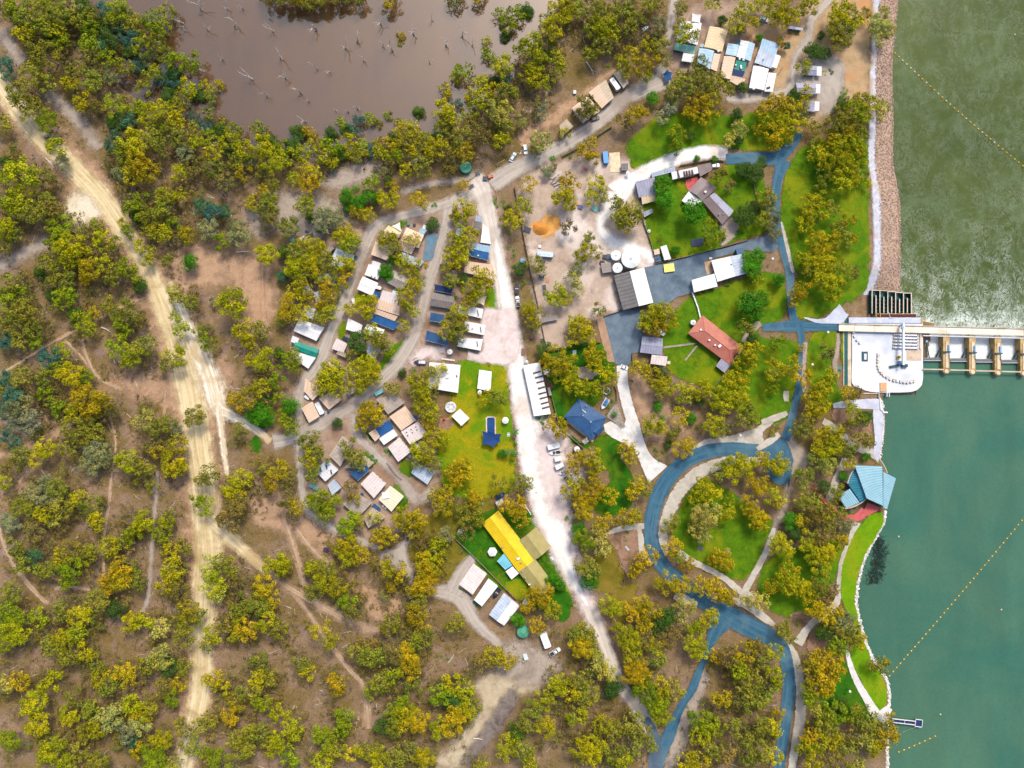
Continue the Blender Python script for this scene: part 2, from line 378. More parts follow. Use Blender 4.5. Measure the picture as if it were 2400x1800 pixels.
flat('upstream_river_water', [(P(1990, 0, ZL)[0], -255), (428, -255), (428, ym), (P(2150, 0)[0], ym), (P(2150, 0)[0], P(0, 925, ZL)[1]), (P(1990, 0, ZL)[0], P(0, 925, ZL)[1])], ZL, wlw)

# ------------------------------------------------------------------ bush tracks and the long dirt road
T = pts
sheet('burnt_clearing', [(1125, 1585), (1180, 1572), (1240, 1588), (1262, 1612), (1200, 1640), (1165, 1690), (1110, 1745), (1075, 1800), (1005, 1800), (1060, 1745), (1108, 1690), (1128, 1640), (1112, 1610)], drygr, 2.5)
sheet('burnt_clearing', [(1200, 1612), (1215, 1640), (1180, 1700), (1130, 1760), (1095, 1800), (1078, 1790), (1110, 1740), (1150, 1680), (1180, 1630)], litter3, 2)
sheet('sand_patch', T(1, 0, '560 1560,750 1450,950 1400,1150 1400,1150 1480,950 1560,700 1640'), trackg, 3)
sheet('bare_ground', T(0, 1, '1500 520,1800 460,2150 620,2212 760,2150 900,1900 820,1650 860,1500 800'), pinkd, 3)
sheet('bare_ground', T(0, 1, '1750 1600,1900 1420,2000 1500,1960 1900,1800 1800'), pinkd, 3)
sheet('bare_ground', T(0, 2, '1000 -60,1300 -80,1560 60,1560 180,1350 130,1150 120'), pinkd, 3)
sheet('bare_ground', T(1, 1, '250 0,650 60,820 260,700 340,480 440,200 330,0 380,-100 200,50 60'), trackg, 4)
sheet('bare_ground', T(1, 1, '-60 560,120 640,160 1000,60 1300,-80 1500,-160 1100'), pinkd, 3)
sheet('bare_ground', T(1, 2, '0 800,200 850,420 1120,600 1250,720 1330,650 1480,300 1300,80 1250,-60 1000'), pinkd, 4)
sheet('bare_ground', T(1, 3, '840 20,1000 130,1230 220,1290 330,1200 420,1020 360,900 200'), pinkd, 1.2)
strip('bare_ground', T(2, 0, '80 1260,230 1130,420 970,640 800,900 600'), [14, 26, 24, 22, 14], pinkd, 2)
sheet('bare_ground', T(2, 3, '0 560,250 640,430 760,350 850,200 960,0 900,-150 760'), trackg, 3)
sheet('mauve_leaf_litter', T(2, 2, '1000 -60,1260 0,1330 180,1520 300,1500 420,1160 480,1080 240'), pinkd, 3)
sheet('bare_ground', T(2, 3, '1640 820,1700 900,1600 1160,1520 1450,1380 1700,1300 1700,1400 1350,1500 1100'), trackg, 1.2)
for px_, w_, mt, fe in (
    (T(0, 0, '0 250,100 420,200 540'), 27, trackg, 2), (T(0, 0, '400 800,600 960,740 1120,860 1290'), 27, trackg, 2),
    (T(0, 1, '-60 660,150 560,420 420'), 26, trackg, 2),
    (T(0, 1, '0 1570,150 1490,400 1330,660 1190,860 1090,1010 1010,1300 890'), 7, track, .8),
    (T(0, 1, '560 1280,700 1420,800 1540,900 1640,1060 1700'), 8, track, .9), (T(0, 1, '715 1270,740 1400,830 1590'), 9, track, .9),
    (T(0, 1, '1220 1210,1340 1320,1400 1430'), 5, track, .8),
    (T(0, 2, '950 280,1000 500,960 850,940 1060,900 1320,895 1659,880 1740'), 7, track, .8),
    (T(0, 2, '1430 -20,1420 270'), 6, track, .9), (T(0, 2, '1360 750,1340 1080,1320 1300,1300 1659,1280 1850,1235 1970'), 10, trackg, .9),
    (T(0, 2, '-40 1080,10 1320,80 1490,190 1659,330 1820,420 1900'), 12, track, 1), (T(0, 2, '-40 630,140 590,330 510,560 370,640 300'), 16, pinkd, 1.5),
    (T(0, 2, '0 320,120 370,260 480'), 14, track, 1.3), (T(0, 2, '160 850,330 690,440 600'), 12, pinkd, 1.3),
    (T(0, 3, '930 250,1000 330,1070 395'), 9, track, .9), (T(0, 3, '470 105,620 95,780 120'), 9, track, .9),
    (T(1, 2, '240 1150,290 1300,350 1480,400 1659,430 1760'), 14, track, 1),
    (T(1, 2, '350 1250,430 1360,540 1480,660 1560'), 14, track, 2.0),
    (T(1, 3, '300 120,420 270,540 450,680 640,820 820,930 950,960 1150,970 1320'), [12, 11, 11, 13, 12, 14, 18, 14], track, 1.2),
    (T(0, 2, '1900 1300,2100 1440,2300 1600,2440 1720,2700 1880,2960 2010,3170 2110,3280 2130'), [28, 24, 22, 16, 20, 22, 18, 14], track, 1.6),
    (T(1, 1, '55 620,60 900,75 1180'), 9, pinkd, 1), (T(1, 0, '1250 1659,1500 1590,1750 1560,1900 1500'), 14, trackg, 2),
    (T(2, 0, '60 1200,250 1090,420 1010'), 22, pinkd, 2)):
    strip('bush_track', px_, w_, mt, fe)
strip('road_verge', [(-15, 170), (60, 280), (180, 402), (290, 540), (368, 680), (418, 803), (455, 930), (470, 1060), (485, 1230), (482, 1400), (473, 1560), (450, 1720), (430, 1815)], [50, 60, 76, 66, 76, 100, 120, 90, 92, 80, 74, 66, 56], pinkd, 5)
strip('dirt_road', [(-15, 170), (20, 222), (60, 280), (108, 336), (180, 402), (239, 467), (290, 540), (330, 602), (368, 680), (395, 745), (418, 803), (440, 880), (455, 960), (468, 1060), (478, 1150), (485, 1230),
                    (488, 1300), (480, 1400), (474, 1480), (473, 1560), (468, 1640), (450, 1720), (430, 1815)], [34, 36, 40, 40, 44, 46, 34, 30, 38, 46, 58, 66, 60, 54, 56, 58, 60, 52, 48, 46, 44, 38, 34], dirt, 2.2)
strip('dirt_road_branch', [(398, 660), (425, 720), (452, 790), (478, 850), (500, 915), (512, 955), (545, 975), (590, 1000), (635, 1035)], [12, 18, 26, 36, 42, 32, 18, 14, 12], dirt2, 3.5)
strip('dirt_road_branch', [(512, 950), (520, 1010), (527, 1070), (533, 1115)], [16, 12, 10, 8], dirt2, 1.6)
strip('dirt_road_branch', [(485, 1205), (525, 1245), (560, 1278), (600, 1315), (628, 1342)], [20, 30, 22, 18, 12], dirt, 3)
sheet('bare_ground', T(0, 1, '600 60,700 20,820 120,860 190,760 250,680 330,630 280,590 180'), dirt2, 3)

# ------------------------------------------------------------------ camp gravel, yards, lawns
sheet('camp_ground', T(1, 1, '620 420,1050 250,1700 60,2050 0,2170 500,2212 1050,2212 1480,1750 1480,1300 1560,1000 1800,500 1950,350 1500,300 1150,520 800'), mk('camp_earth', A(166, 138, 118), A(190, 164, 144), .3, A(144, 116, 92), .06, fine=.16, soft=(.8, .25, .12, .88)), 3)
sheet('camp_ground', T(1, 2, '340 0,1000 -80,1300 160,1600 620,1560 900,1480 1020,1300 1050,1250 1280,900 1420,560 1250,400 1000,380 600'), MATS['camp_earth'], 3)
sheet('camp_ground', T(2, 0, '1480 100,1900 0,2300 100,2500 500,2300 860,1900 860,1500 640,1300 500'), MATS['camp_earth'], 3)
sheet('camp_ground', T(3, 0, '-150 200,150 180,420 -40,880 -40,870 620,860 860,640 900,480 1010,330 1060,60 820,-100 500'), mk('tan_earth', A(182, 152, 112), A(204, 174, 134), .3, A(212, 150, 96), .06, fine=.16, soft=(.8, .25, .12, .88)), 3)
sheet('camp_lawn', [(1065, 855), (1185, 840), (1194, 920), (1202, 1000), (1208, 1130), (1160, 1165), (1060, 1160), (1030, 1090), (1030, 1030), (1058, 960)], lawny, 2)
sheet('camp_lawn', T(1, 2, '1350 1300,1560 1100,1800 1000,2000 1000,2050 1150,1900 1400,1760 1659,1500 1659,1330 1500'), lawno, 3)
for s_ in ('1110 1400,1310 1260,1290 1370,1180 1500,1060 1560', '850 880,1000 900,1020 960,860 960', '640 1110,700 930,760 880,700 1050,640 1170', '830 560,900 450,905 520,860 610',
           '1100 280,1250 230,1310 240,1250 330,1180 300', '700 1200,760 1110,800 1180,740 1280', '2000 830,2090 850,2120 1020,1990 1000'):
    sheet('grass_verge', T(1, 1, s_), lawn if s_[0] != '2' else lawny, 1.2)
for s_ in ('1200 870,1280 860,1330 960,1260 1120,1190 1100', '960 400,1030 480,1020 500,940 430', '1240 680,1330 660,1380 780,1320 800,1230 740', '930 590,1030 590,1060 660,980 720', '40 120,130 100,150 340,60 380,-40 300', '0 440,50 480,30 600,-60 520'):
    sheet('grass_verge', T(1, 2, s_), lawnd, 1.2)
sheet('yard_sand', [(1222, 432), (1300, 380), (1420, 372), (1500, 392), (1512, 500), (1536, 622), (1448, 640), (1455, 720), (1420, 735), (1330, 765), (1338, 820), (1290, 845), (1262, 780), (1245, 640), (1228, 540)], sand, 2.5)
sheet('orange_sand_spill', T(2, 1, '150 290,220 250,330 200,420 240,400 330,310 390,200 360'), orange, 2)
sheet('red_sand_spot', T(2, 0, '610 1465,635 1450,660 1465,640 1485'), mk('red_sand', A(205, 95, 85), A(220, 120, 105), 1, soft=(.8, .5)), .8)
sheet('lawn', [(1470, 335), (1510, 300), (1535, 275), (1610, 262), (1700, 270), (1800, 262), (1850, 260), (1860, 330), (1810, 352), (1700, 350), (1640, 356), (1580, 366), (1530, 387), (1488, 402), (1475, 375)], lawn, 1.5)
sheet('lawn', [(1832, 900-450), (1842, 405), (1870, 355), (1900, 340), (1960, 320), (2026, 330), (2034, 450), (2036, 640), (2018, 690), (1975, 716), (1910, 746), (1858, 742), (1850, 690), (1868, 660), (1856, 610), (1832, 540)], lawn, 1.5)
sheet('garden_lawn', [(1508, 480), (1535, 430), (1570, 410), (1600, 425), (1650, 440), (1680, 400), (1720, 382), (1780, 400), (1800, 470), (1795, 540), (1740, 560), (1700, 575), (1640, 598), (1570, 605), (1532, 606), (1515, 540)], lawn, 1.2)
sheet('garden_lawn', [(1548, 790), (1580, 730), (1622, 694), (1700, 670), (1760, 645), (1825, 640), (1842, 690), (1835, 745), (1785, 765), (1785, 792), (1865, 800), (1880, 850), (1862, 930), (1840, 985), (1760, 990), (1690, 930), (1640, 905), (1572, 875), (1556, 830)], lawn, 1.2)
sheet('park_lawn', [(1898, 790), (1925, 776), (1960, 776), (1958, 820), (1944, 860), (1962, 900), (1975, 940), (1940, 960), (1905, 930), (1890, 850)], lawn, 1)
strip('park_lawn', [(1975, 778), (1973, 820), (1976, 850)], 7, lawn, .6)
sheet('garden_lawn', T(2, 1, '300 1390,500 1330,780 1300,830 1450,880 1480,860 1640,700 1659,560 1860,420 2000,400 1750,300 1560'), lawnd, 1)
sheet('garden_lawn', T(2, 2, '330 60,420 20,560 -20,760 40,780 120,700 190,640 160,580 100,420 290,480 480,700 520,650 560,480 430,400 330'), lawnd, .8)
sheet('garden_lawn', T(2, 2, '800 430,950 520,940 640,1030 770,1050 960,1000 1090,800 1140,700 1060,760 900,860 830,700 560'), lawnd, 1)
sheet('park_lawn', T(2, 2, '1430 1100,1530 930,1660 820,1850 900,2050 1040,2230 1150,2212 1320,2110 1560,1960 1690,1720 1590,1450 1430,1395 1270'), lawn, 1.5)
sheet('park_lawn', [(1775, 1370), (1800, 1310), (1880, 1280), (1970, 1270), (1962, 1340), (1905, 1430), (1835, 1444), (1790, 1410)], lawn, 1.5)
sheet('grass_verge', T(2, 2, '830 1310,900 1450,960 1640,900 1800,720 1780,700 1640,740 1400'), lawno, 2)
sheet('grass_verge', T(2, 3, '820 180,1060 40,1060 200,960 420,880 430,820 320'), lawno, 2)
sheet('river_bank_lawn', [(2036, 1207), (2068, 1203), (2066, 1232), (2052, 1258), (2028, 1300), (2010, 1350), (2003, 1404), (2011, 1460), (2026, 1508), (2046, 1552), (2070, 1592), (2078, 1614), (2078, 1650), (2056, 1664), (2030, 1622), (1992, 1545),
                          (1990, 1515), (2008, 1485), (1972, 1405), (1968, 1350), (1975, 1290), (1990, 1260)], lawnb, 1)
sheet('park_lawn', T(3, 3, '570 720,650 730,750 900,840 1100,890 1250,620 1260,440 1120,540 860'), lawnd, 1.5)
sheet('house_garden', [(1072, 1240), (1150, 1195), (1250, 1200), (1267, 1245), (1230, 1262), (1262, 1280), (1300, 1310), (1340, 1400), (1322, 1455), (1262, 1425), (1180, 1385), (1110, 1322), (1075, 1272)], lawnd, 1.2)
sheet('yellow_garden_patch', [(1185, 1365), (1225, 1355), (1245, 1390), (1228, 1410), (1195, 1392)], lawny, 1)
strip('grass_verge', [(1298, 1290), (1315, 1330), (1328, 1370), (1335, 1395)], 14, lawny, 1)
sheet('mulch_bed', T(2, 1, '730 1085,790 1080,890 1470,830 1470'), mk('brown_bark', A(176, 140, 114), A(196, 162, 136), .5, fine=.16, soft=(.5, .5)), .5)
sheet('mulch_bed', T(3, 2, '560 210,760 200,880 230,880 420,900 560,740 500,640 420,560 320'), litter2, 1.2)
sheet('mulch_bed', T(2, 2, '820 1290,1100 1250,1120 1500,1000 1640,900 1440'), litter2, 1.2)
sheet('mulch_bed', T(3, 3, '180 330,340 420,340 640,440 660,600 520,560 420,440 380,300 300'), litter2, 1.2)
sheet('playground_mulch', T(1, 2, '1600 300,1700 300,1715 350,1650 400,1580 400'), litter2, .5)
for px_, w_ in ((T(1, 1, '1960 -60,1800 60,1680 110,1640 300,1570 560,1500 760,1450 950,1400 1150,1340 1300,1230 1480,1120 1590,980 1720,800 1860,640 1950,480 2040,300 2130,150 2160'), [34, 34, 30, 27, 25, 26, 26, 27, 30, 34, 30, 28, 28, 34, 34, 28, 36, 40]),
                (T(1, 1, '1680 90,1500 150,1300 200,1080 270,990 360,930 500,880 640,800 850,720 1050,650 1200,590 1380,500 1540,400 1680,370 1860,390 2010'), [20, 22, 22, 24, 26, 27, 24, 24, 25, 25, 30, 26, 22, 20, 20]),
                (T(1, 2, '860 250,880 440,1000 570,1130 700,1250 830,1350 950,1420 1030'), [20, 20, 19, 21, 21, 25, 27]),
                (T(1, 2, '1400 1000,1470 960,1540 900'), [24, 22, 12]),
                (T(1, 2, '370 480,385 700,400 900,440 1080,560 1180,740 1280,900 1350,1080 1420'), 17),
                (T(1, 3, '2120 600,1900 400,1760 180,1580 130,1460 90'), [18, 26, 40, 30, 16]),
                (T(1, 3, '1700 150,1800 -60,1880 -170'), [44, 30, 20]),
                (T(2, 0, '-180 1600,0 1480,330 1320,600 1160,830 980,960 860,1150 760,1300 680,1260 560'), [40, 40, 32, 30, 32, 32, 40, 44, 20]),
                (T(2, 0, '1330 420,1370 200,1400 -40'), [16, 18, 18]), (T(2, 0, '1850 860,2000 850,2212 830,2400 760,2440 520,2560 320,2580 180,2720 20,2800 -60'), [16, 22, 22, 20, 20, 20, 20, 18, 18]),
                (T(3, 0, '330 500,480 520,590 560,600 680,590 820,520 960'), [16, 26, 30, 30, 26, 20])):
    strip('gravel_road', px_, w_, gravel, 1.2)
sheet('gravel_yard', T(1, 2, '1060 1480,1200 1420,1340 1290,1310 1420,1320 1520,1380 1680,1300 1740,1220 1580'), gravel, 1.5)
strip('worn_wheel_track', T(1, 2, '1130 680,1170 740,1210 790,1260 830'), [4, 5, 4, 3], mk('damp_gravel', A(112, 100, 92), A(130, 116, 106), 1, soft=(1, .6)), .5)
strip('gravel_road', [(1112, 418), (1128, 445), (1140, 490), (1154, 550), (1166, 610), (1176, 660), (1184, 720), (1190, 770)], [46, 44, 38, 36, 36, 36, 38, 40], mk('pale_road_gravel', A(206, 194, 182), A(226, 214, 202), .4, A(190, 176, 162), .06, fine=.07, soft=(.6, .3, .1, .8), streak=(A(238, 228, 218), 1.0)), 1.6)
strip('road_verge', [(1212, 850), (1236, 960), (1258, 1030), (1276, 1100), (1288, 1170), (1300, 1225), (1328, 1310), (1366, 1392), (1400, 1470)], [44, 62, 84, 96, 92, 80, 56, 40, 32], pinkg, 2.5)
strip('white_gravel_road', [(1162, 560), (1174, 625), (1185, 690), (1195, 752), (1203, 800), (1210, 848), (1223, 944), (1236, 992), (1249, 1064), (1262, 1113), (1276, 1160), (1290, 1215), (1306, 1260), (1322, 1310), (1340, 1352), (1362, 1390), (1378, 1420)],
      [8, 18, 28, 34, 36, 36, 42, 52, 66, 70, 66, 60, 48, 34, 22, 14, 6], white, 1.8)
strip('gravel_road', [(1380, 1420), (1400, 1468), (1418, 1510), (1438, 1565), (1460, 1610), (1485, 1645), (1510, 1680), (1528, 1720)], [30, 30, 28, 28, 28, 30, 32, 28], MATS['pale_road_gravel'], 1.2)
sheet('car_park', T(1, 1, '1960 1030,2130 1020,2250 1040,2240 1460,1830 1450,1840 1385,1960 1380'), pinkg, 1)
sheet('gravel_yard', T(3, 0, '300 500,480 500,620 550,630 700,600 860,520 990,440 1000,420 860,260 830,230 700'), gravel, 1.5)
sheet('car_park', T(1, 1, '1420 1340,1650 1340,1660 1420,1480 1440,1330 1480'), pinkg, 2)
sheet('boat_parking', T(2, 2, '220 420,480 440,480 620,620 800,480 950,500 1130,420 1180,330 1100,260 800'), pinkg, 3)
strip('white_driveway', T(2, 0, '1860 1330,1700 1320,1500 1350,1300 1420,1120 1510,980 1600,900 1680'), [30, 30, 30, 30, 34, 46, 60], white, 1.2)
strip('white_driveway', T(2, 1, '900 0,880 100,760 300,900 450,1130 520,1230 610'), [50, 40, 20, 28, 26, 24], white, 3)
strip('white_driveway', T(2, 1, '950 1500,955 1659,1000 1860,1050 2010,1090 2160,1160 2320,1260 2440'), [26, 26, 26, 27, 28, 32, 60], conc, .7)
sheet('driveway_apron', T(2, 2, '790 350,850 320,960 385,985 300,1090 480,1030 560,960 510,860 460,800 410'), conc, .4, False)
sheet('concrete_slab', T(2, 0, '838 1325,928 1318,940 1488,845 1492'), mk('beige_slab', A(238, 216, 178), A(246, 230, 200), .4, A(214, 176, 120), .3, fine=.05, soft=(.2, 1)), .3, False)
sheet('rust_slab', T(2, 1, '1652 606,1722 592,1745 700,1682 716'), mk('rusty_slab', A(206, 168, 132), A(222, 186, 150), .4, fine=.08, soft=(.2, 1)), .3, False)
for s_, mt in (('1142 655,1420 592,1620 532,1830 490,2040 420,2212 372,2330 430,2260 520,2000 505,1720 580,1655 608,1682 716,1748 708,1548 762,1562 868,1420 910,1340 972,1222 982', asphg),
               ('792 1078,960 1022,1112 1000,1112 1180,1132 1242,1102 1385,1032 1392,1020 1490,960 1505,892 1485', asphg)):
    sheet('asphalt_yard', T(2, 1, s_), mt, .4, False)

# ------------------------------------------------------------------ park roads and paths
strip('gravel_shoulder', T(2, 2, '2150 640,1950 660,1750 700,1600 770,1470 890,1380 1040,1320 1200,1300 1350,1330 1480'), [18, 26, 28, 30, 30, 30, 26, 20, 14], cpath, 1)
sheet('gravel_shoulder', T(2, 2, '1560 550,1660 480,1900 440,2100 380,2212 300,2260 330,2160 420,2160 540,1900 520,1700 520,1560 590'), cpath, .8)
sheet('gravel_turning_area', [(1842, 1012), (1858, 1028), (1888, 1062), (1895, 1090), (1868, 1106), (1856, 1120), (1842, 1200), (1822, 1240), (1800, 1300), (1790, 1290), (1812, 1230), (1840, 1140), (1845, 1080), (1836, 1040)], trackg, 1.5)
strip('gravel_shoulder', [(1832, 1490), (1858, 1535), (1872, 1585), (1876, 1640), (1872, 1700), (1860, 1760), (1852, 1815)], [16, 22, 22, 24, 26, 20, 16], cpath, .8)
strip('asphalt_road', [(1700, 374), (1760, 372), (1815, 372), (1850, 345), (1876, 312)], [26, 28, 32, 24, 14], asph, .5)
strip('asphalt_road', [(1836, 376), (1820, 430), (1816, 500), (1824, 545), (1838, 590), (1850, 640), (1852, 700), (1858, 745), (1872, 770)], [34, 22, 20, 22, 24, 20, 18, 18, 22], asph, .5)
strip('asphalt_road', [(1786, 768), (1820, 766), (1862, 764), (1910, 766), (1968, 767)], [18, 20, 28, 20, 17], asph, .4)
strip('asphalt_road', [(1872, 755), (1878, 800), (1876, 850), (1872, 905), (1860, 955), (1848, 1005), (1838, 1030)], [24, 14, 14, 18, 18, 20, 24], asph, .5)
strip('asphalt_loop_road', [(1842, 1052), (1800, 1058), (1715, 1052), (1660, 1058), (1607, 1080), (1570, 1115), (1545, 1155), (1530, 1200), (1524, 1245), (1532, 1285), (1550, 1322), (1578, 1350), (1620, 1385), (1680, 1425), (1740, 1460), (1800, 1490),
                            (1830, 1515), (1844, 1560), (1848, 1610), (1842, 1665), (1834, 1730), (1822, 1815)], [40, 32, 32, 33, 34, 36, 36, 34, 33, 33, 34, 36, 38, 44, 48, 40, 32, 30, 30, 29, 28, 26], asph, .4)
sheet('roundabout_asphalt', [(1808, 1035), (1838, 1030), (1856, 1068), (1856, 1095), (1846, 1130), (1820, 1135), (1795, 1105), (1790, 1060)], asph, .6)
strip('asphalt_road', T(2, 3, '1800 380,1740 500,1690 640,1650 740,1600 850,1550 980,1470 1100,1410 1230,1360 1350,1310 1470,1270 1580,1240 1690'), [60, 30, 16, 14, 18, 20, 18, 22, 30, 28, 26, 26], asph, .4)
strip('asphalt_road', T(2, 3, '1150 1220,1210 1340,1230 1480,1230 1690'), [18, 26, 30, 30], asphg, .6)
for px_, w_, mt in ((T(3, 2, '470 320,560 370,650 450,720 530,850 570,910 610,945 660'), [16, 15, 15, 17, 22, 20, 10], cpath), (T(3, 2, '660 630,610 760,560 880,520 1000,530 1040'), [12, 16, 18, 18, 12], cpath),
                    (T(3, 2, '760 1190,720 1280,690 1360,650 1460,620 1560,610 1659,600 1760,590 1880,520 1960,400 2040,320 2130,250 2240'), [22, 12, 9, 9, 9, 9, 11, 16, 18, 17, 18, 26], cpath),
                    (T(3, 3, '682 580,685 690,750 880,850 1060,930 1190,1000 1220'), [5, 10, 15, 18, 24, 26], conc), (T(3, 3, '960 1230,1000 1180,1045 1130'), [30, 26, 18], conc),
                    (T(2, 2, '1440 1450,1560 1530,1700 1600,1840 1680,1960 1780,2100 1850'), [16, 14, 14, 14, 16, 20], cpath), (T(2, 2, '2260 1240,2200 1420,2130 1560,2060 1690,2000 1800,1980 1920'), [10, 14, 15, 15, 17, 24], cpath),
                    (T(2, 2, '830 1285,950 1245,1060 1230,1140 1225'), [8, 14, 15, 15], cpath), (T(2, 2, '1090 1230,1110 1330,1125 1460,1200 1560'), [10, 13, 14, 12], cpath),
                    (T(2, 3, '1400 160,1500 200,1600 240'), [22, 20, 8], cpath), (T(2, 3, '1900 200,2050 260,2180 360,2260 420'), [16, 20, 18, 10], cpath),
                    (T(3, 2, '-60 330,40 300,160 250'), [12, 16, 12], cpath), (T(3, 2, '-100 560,0 500,90 430'), [12, 16, 14], cpath), (T(3, 2, '150 60,150 150'), [14, 14], cpath),
                    (T(3, 1, '320 1300,305 1480,300 1659,320 1760'), [10, 9, 9, 9], trackg), (T(3, 1, '600 1220,595 1350,570 1480,590 1600'), [8, 9, 12, 8], trackg),
                    (T(3, 1, '110 260,160 480,210 700'), [6, 8, 8], cpath), (T(2, 1, '1990 1300,2060 1200,2140 1130'), [14, 14, 16], trackg)):
    strip('footpath', px_, w_, mt, .5)
sheet('concrete_apron', T(3, 1, '490 1090,560 1020,610 970,660 1040,690 1060,640 1130,600 1140,400 1130,300 1080,420 1100'), lilac, .5)
sheet('concrete_landing', T(3, 2, '550 170,700 140,960 130,980 210,850 215,700 205,560 205'), lilac, .4)
sheet('concrete_terrace', T(3, 2, '900 220,980 215,975 500,950 620,940 680,900 610,915 480,905 350'), lilac, .4)
brick = mk('red_paving', A(212, 96, 96), A(226, 118, 116), 1.2, A(198, 84, 86), .3, fine=.06, soft=(.25, .8))
strip('red_brick_path', T(3, 2, '375 880,440 960,520 1040,590 1110,660 1150,760 1150,830 1090'), [8, 8, 9, 11, 15, 18, 24], brick, .3)
sheet('red_brick_terrace', T(3, 2, '800 1130,850 1020,955 1060,950 1090,860 1130,780 1165'), brick, .3, False)
sheet('fire_pit_paving', [(1350, 872), (1358, 860), (1376, 860), (1390, 872), (1400, 868), (1402, 876), (1388, 888), (1370, 890), (1356, 884)], trackg, .6)
sheet('stony_bed', T(2, 2, '815 285,900 160,930 230,975 370,940 385,880 330'), mk('stony_mulch', A(140, 130, 120), A(186, 176, 162), 1.2, A(96, 92, 80), .6, fine=.25, soft=(.5, .6)), .4)
strip('lawn_path', T(2, 1, '1300 1345,1590 1308'), 4, trackg, .3); strip('lawn_path', T(2, 1, '1490 1455,1600 1325'), 4, trackg, .3)
sheet('red_court', [(1606, 424), (1632, 416), (1638, 424), (1613, 448), (1606, 436)], brick, .3, False)
sheet('garden_paving', [(1690, 520), (1720, 510), (1730, 535), (1722, 555), (1690, 578), (1686, 545)], trackg, .6)
# ------------------------------------------------------------------ buildings
def roofmat(name, c1, c2, rib=1.3, stain=(120, 96, 60), st=.0, rough=.55, amp=.07):
    m, n, b = nodes(name); p = wpos(n); b.inputs['Roughness'].default_value = rough; b.inputs['Specular IOR Level'].default_value = .25
    c = ramp(n, noise(n, p, .35, 5, .6), [(.33, A(*c1)), (.67, A(*c2))])
    uv = N(n, 'ShaderNodeUVMap'); sp = N(n, 'ShaderNodeSeparateXYZ'); n.links.new(uv.outputs[0], sp.inputs[0])
    wv = math_(n, 'SINE', math_(n, 'MULTIPLY', sp.outputs[0], 6.283/rib))
    wv2 = math_(n, 'MULTIPLY_ADD', wv, .5, .5)
    c = mix(n, 1.0, c, ramp(n, wv2, [(.1, 1-amp), (.9, 1+amp)]), 'MULTIPLY')
    if st: c = mix(n, ramp(n, noise(n, p, .45, 7, .72, .4), [(.66-st*.3, 0.0), (.8-st*.2, .75)]), c, A(*stain))
    c = mix(n, 1.0, c, ramp(n, noise(n, p, 1.5, 6, .75), [(.3, .93), (.7, 1.06)]), 'MULTIPLY')
    n.links.new(c, b.inputs['Base Color']); bumpn(n, b, wv2, .5, .05)
    return m
RM = dict(cream=roofmat('cream_steel', (226, 200, 158), (238, 214, 174), st=.1), peach=roofmat('peach_steel', (236, 202, 172), (246, 216, 190), st=.08),
          white=roofmat('white_steel', (250, 250, 252), (255, 255, 255), amp=.03), whited=roofmat('weathered_white_steel', (232, 234, 240), (250, 250, 252), st=.35, stain=(150, 130, 110)),
          ltblue=roofmat('pale_blue_steel', (160, 200, 230), (196, 224, 242), st=.06), blue=roofmat('blue_tarp', (30, 90, 150), (44, 108, 172), amp=.02, st=.15, stain=(92, 110, 120)),
          navy=roofmat('navy_shade', (22, 48, 96), (34, 62, 112), amp=.02), grey=roofmat('grey_steel', (146, 136, 134), (168, 158, 152), st=.1), tan=roofmat('tan_steel', (184, 166, 140), (206, 190, 164), st=.12),
          tangrey=roofmat('worn_tan_steel', (170, 158, 146), (198, 184, 168), st=.15), green=roofmat('sea_green_steel', (18, 140, 124), (30, 158, 140), st=.04), gwhite=roofmat('green_white_steel', (110, 180, 160), (150, 205, 190), st=.1),
          brown=roofmat('leafy_brown_steel', (112, 118, 128), (140, 128, 118), st=.6, stain=(150, 112, 66)), silver=roofmat('silver_steel', (176, 192, 214), (212, 224, 238), st=.06), lilac=roofmat('lilac_grey_steel', (150, 152, 176), (172, 174, 196)),
          dgrey=roofmat('dark_grey_steel', (108, 106, 106), (128, 124, 122), 1.7, amp=.14), red=roofmat('red_tile', (190, 112, 94), (204, 128, 110), .9, amp=.08), bluet=roofmat('slate_blue_steel', (42, 84, 132), (58, 102, 150), 1.0, st=.06),
          yellow=roofmat('yellow_steel', (240, 200, 10), (252, 216, 30), 1.1, st=.05, stain=(190, 150, 40)), olive=roofmat('olive_steel', (172, 160, 98), (188, 174, 112), 1.0), mauve=roofmat('mauve_steel', (136, 120, 122), (156, 138, 136), .9), pinkw=roofmat('pinkish_white_steel', (230, 214, 212), (246, 234, 230), st=.1),
          aqua=roofmat('aqua_steel', (110, 196, 222), (140, 214, 234), .8), teal=roofmat('teal_steel', (40, 120, 150), (60, 140, 165), .8), lime=roofmat('pale_lime_steel', (236, 228, 196), (246, 240, 216), 1.2))
WALL = {k: mk('wall_'+k, A(*c), A(*[min(255, x+12) for x in c]), .8, rough=.85) for k, c in dict(cream=(214, 198, 170), white=(232, 230, 226), grey=(160, 156, 152), brown=(150, 112, 86), green=(120, 136, 110), brick=(170, 104, 84), dark=(90, 84, 84)).items()}
GLASS = mk('window_glass', A(60, 76, 92), A(80, 98, 112), .6, rough=.12, spec=.6)
DOORM = mk('door_paint', A(140, 110, 84), A(156, 124, 96), 1)
TRIM = mk('white_trim', A(236, 236, 232), A(246, 246, 244), 1)
METAL = mk('galvanised_metal', A(176, 182, 188), A(196, 202, 206), .8, rough=.4, metal=.3)
DARKM = mk('dark_metal', A(54, 58, 64), A(70, 74, 80), .8, rough=.5)
def Z(x0, y0, f): return lambda X, Y: (x0+X/f, y0+Y/f)
def corners(fn, s): return [fn(*map(float, q.split())) for q in s.split(',')]
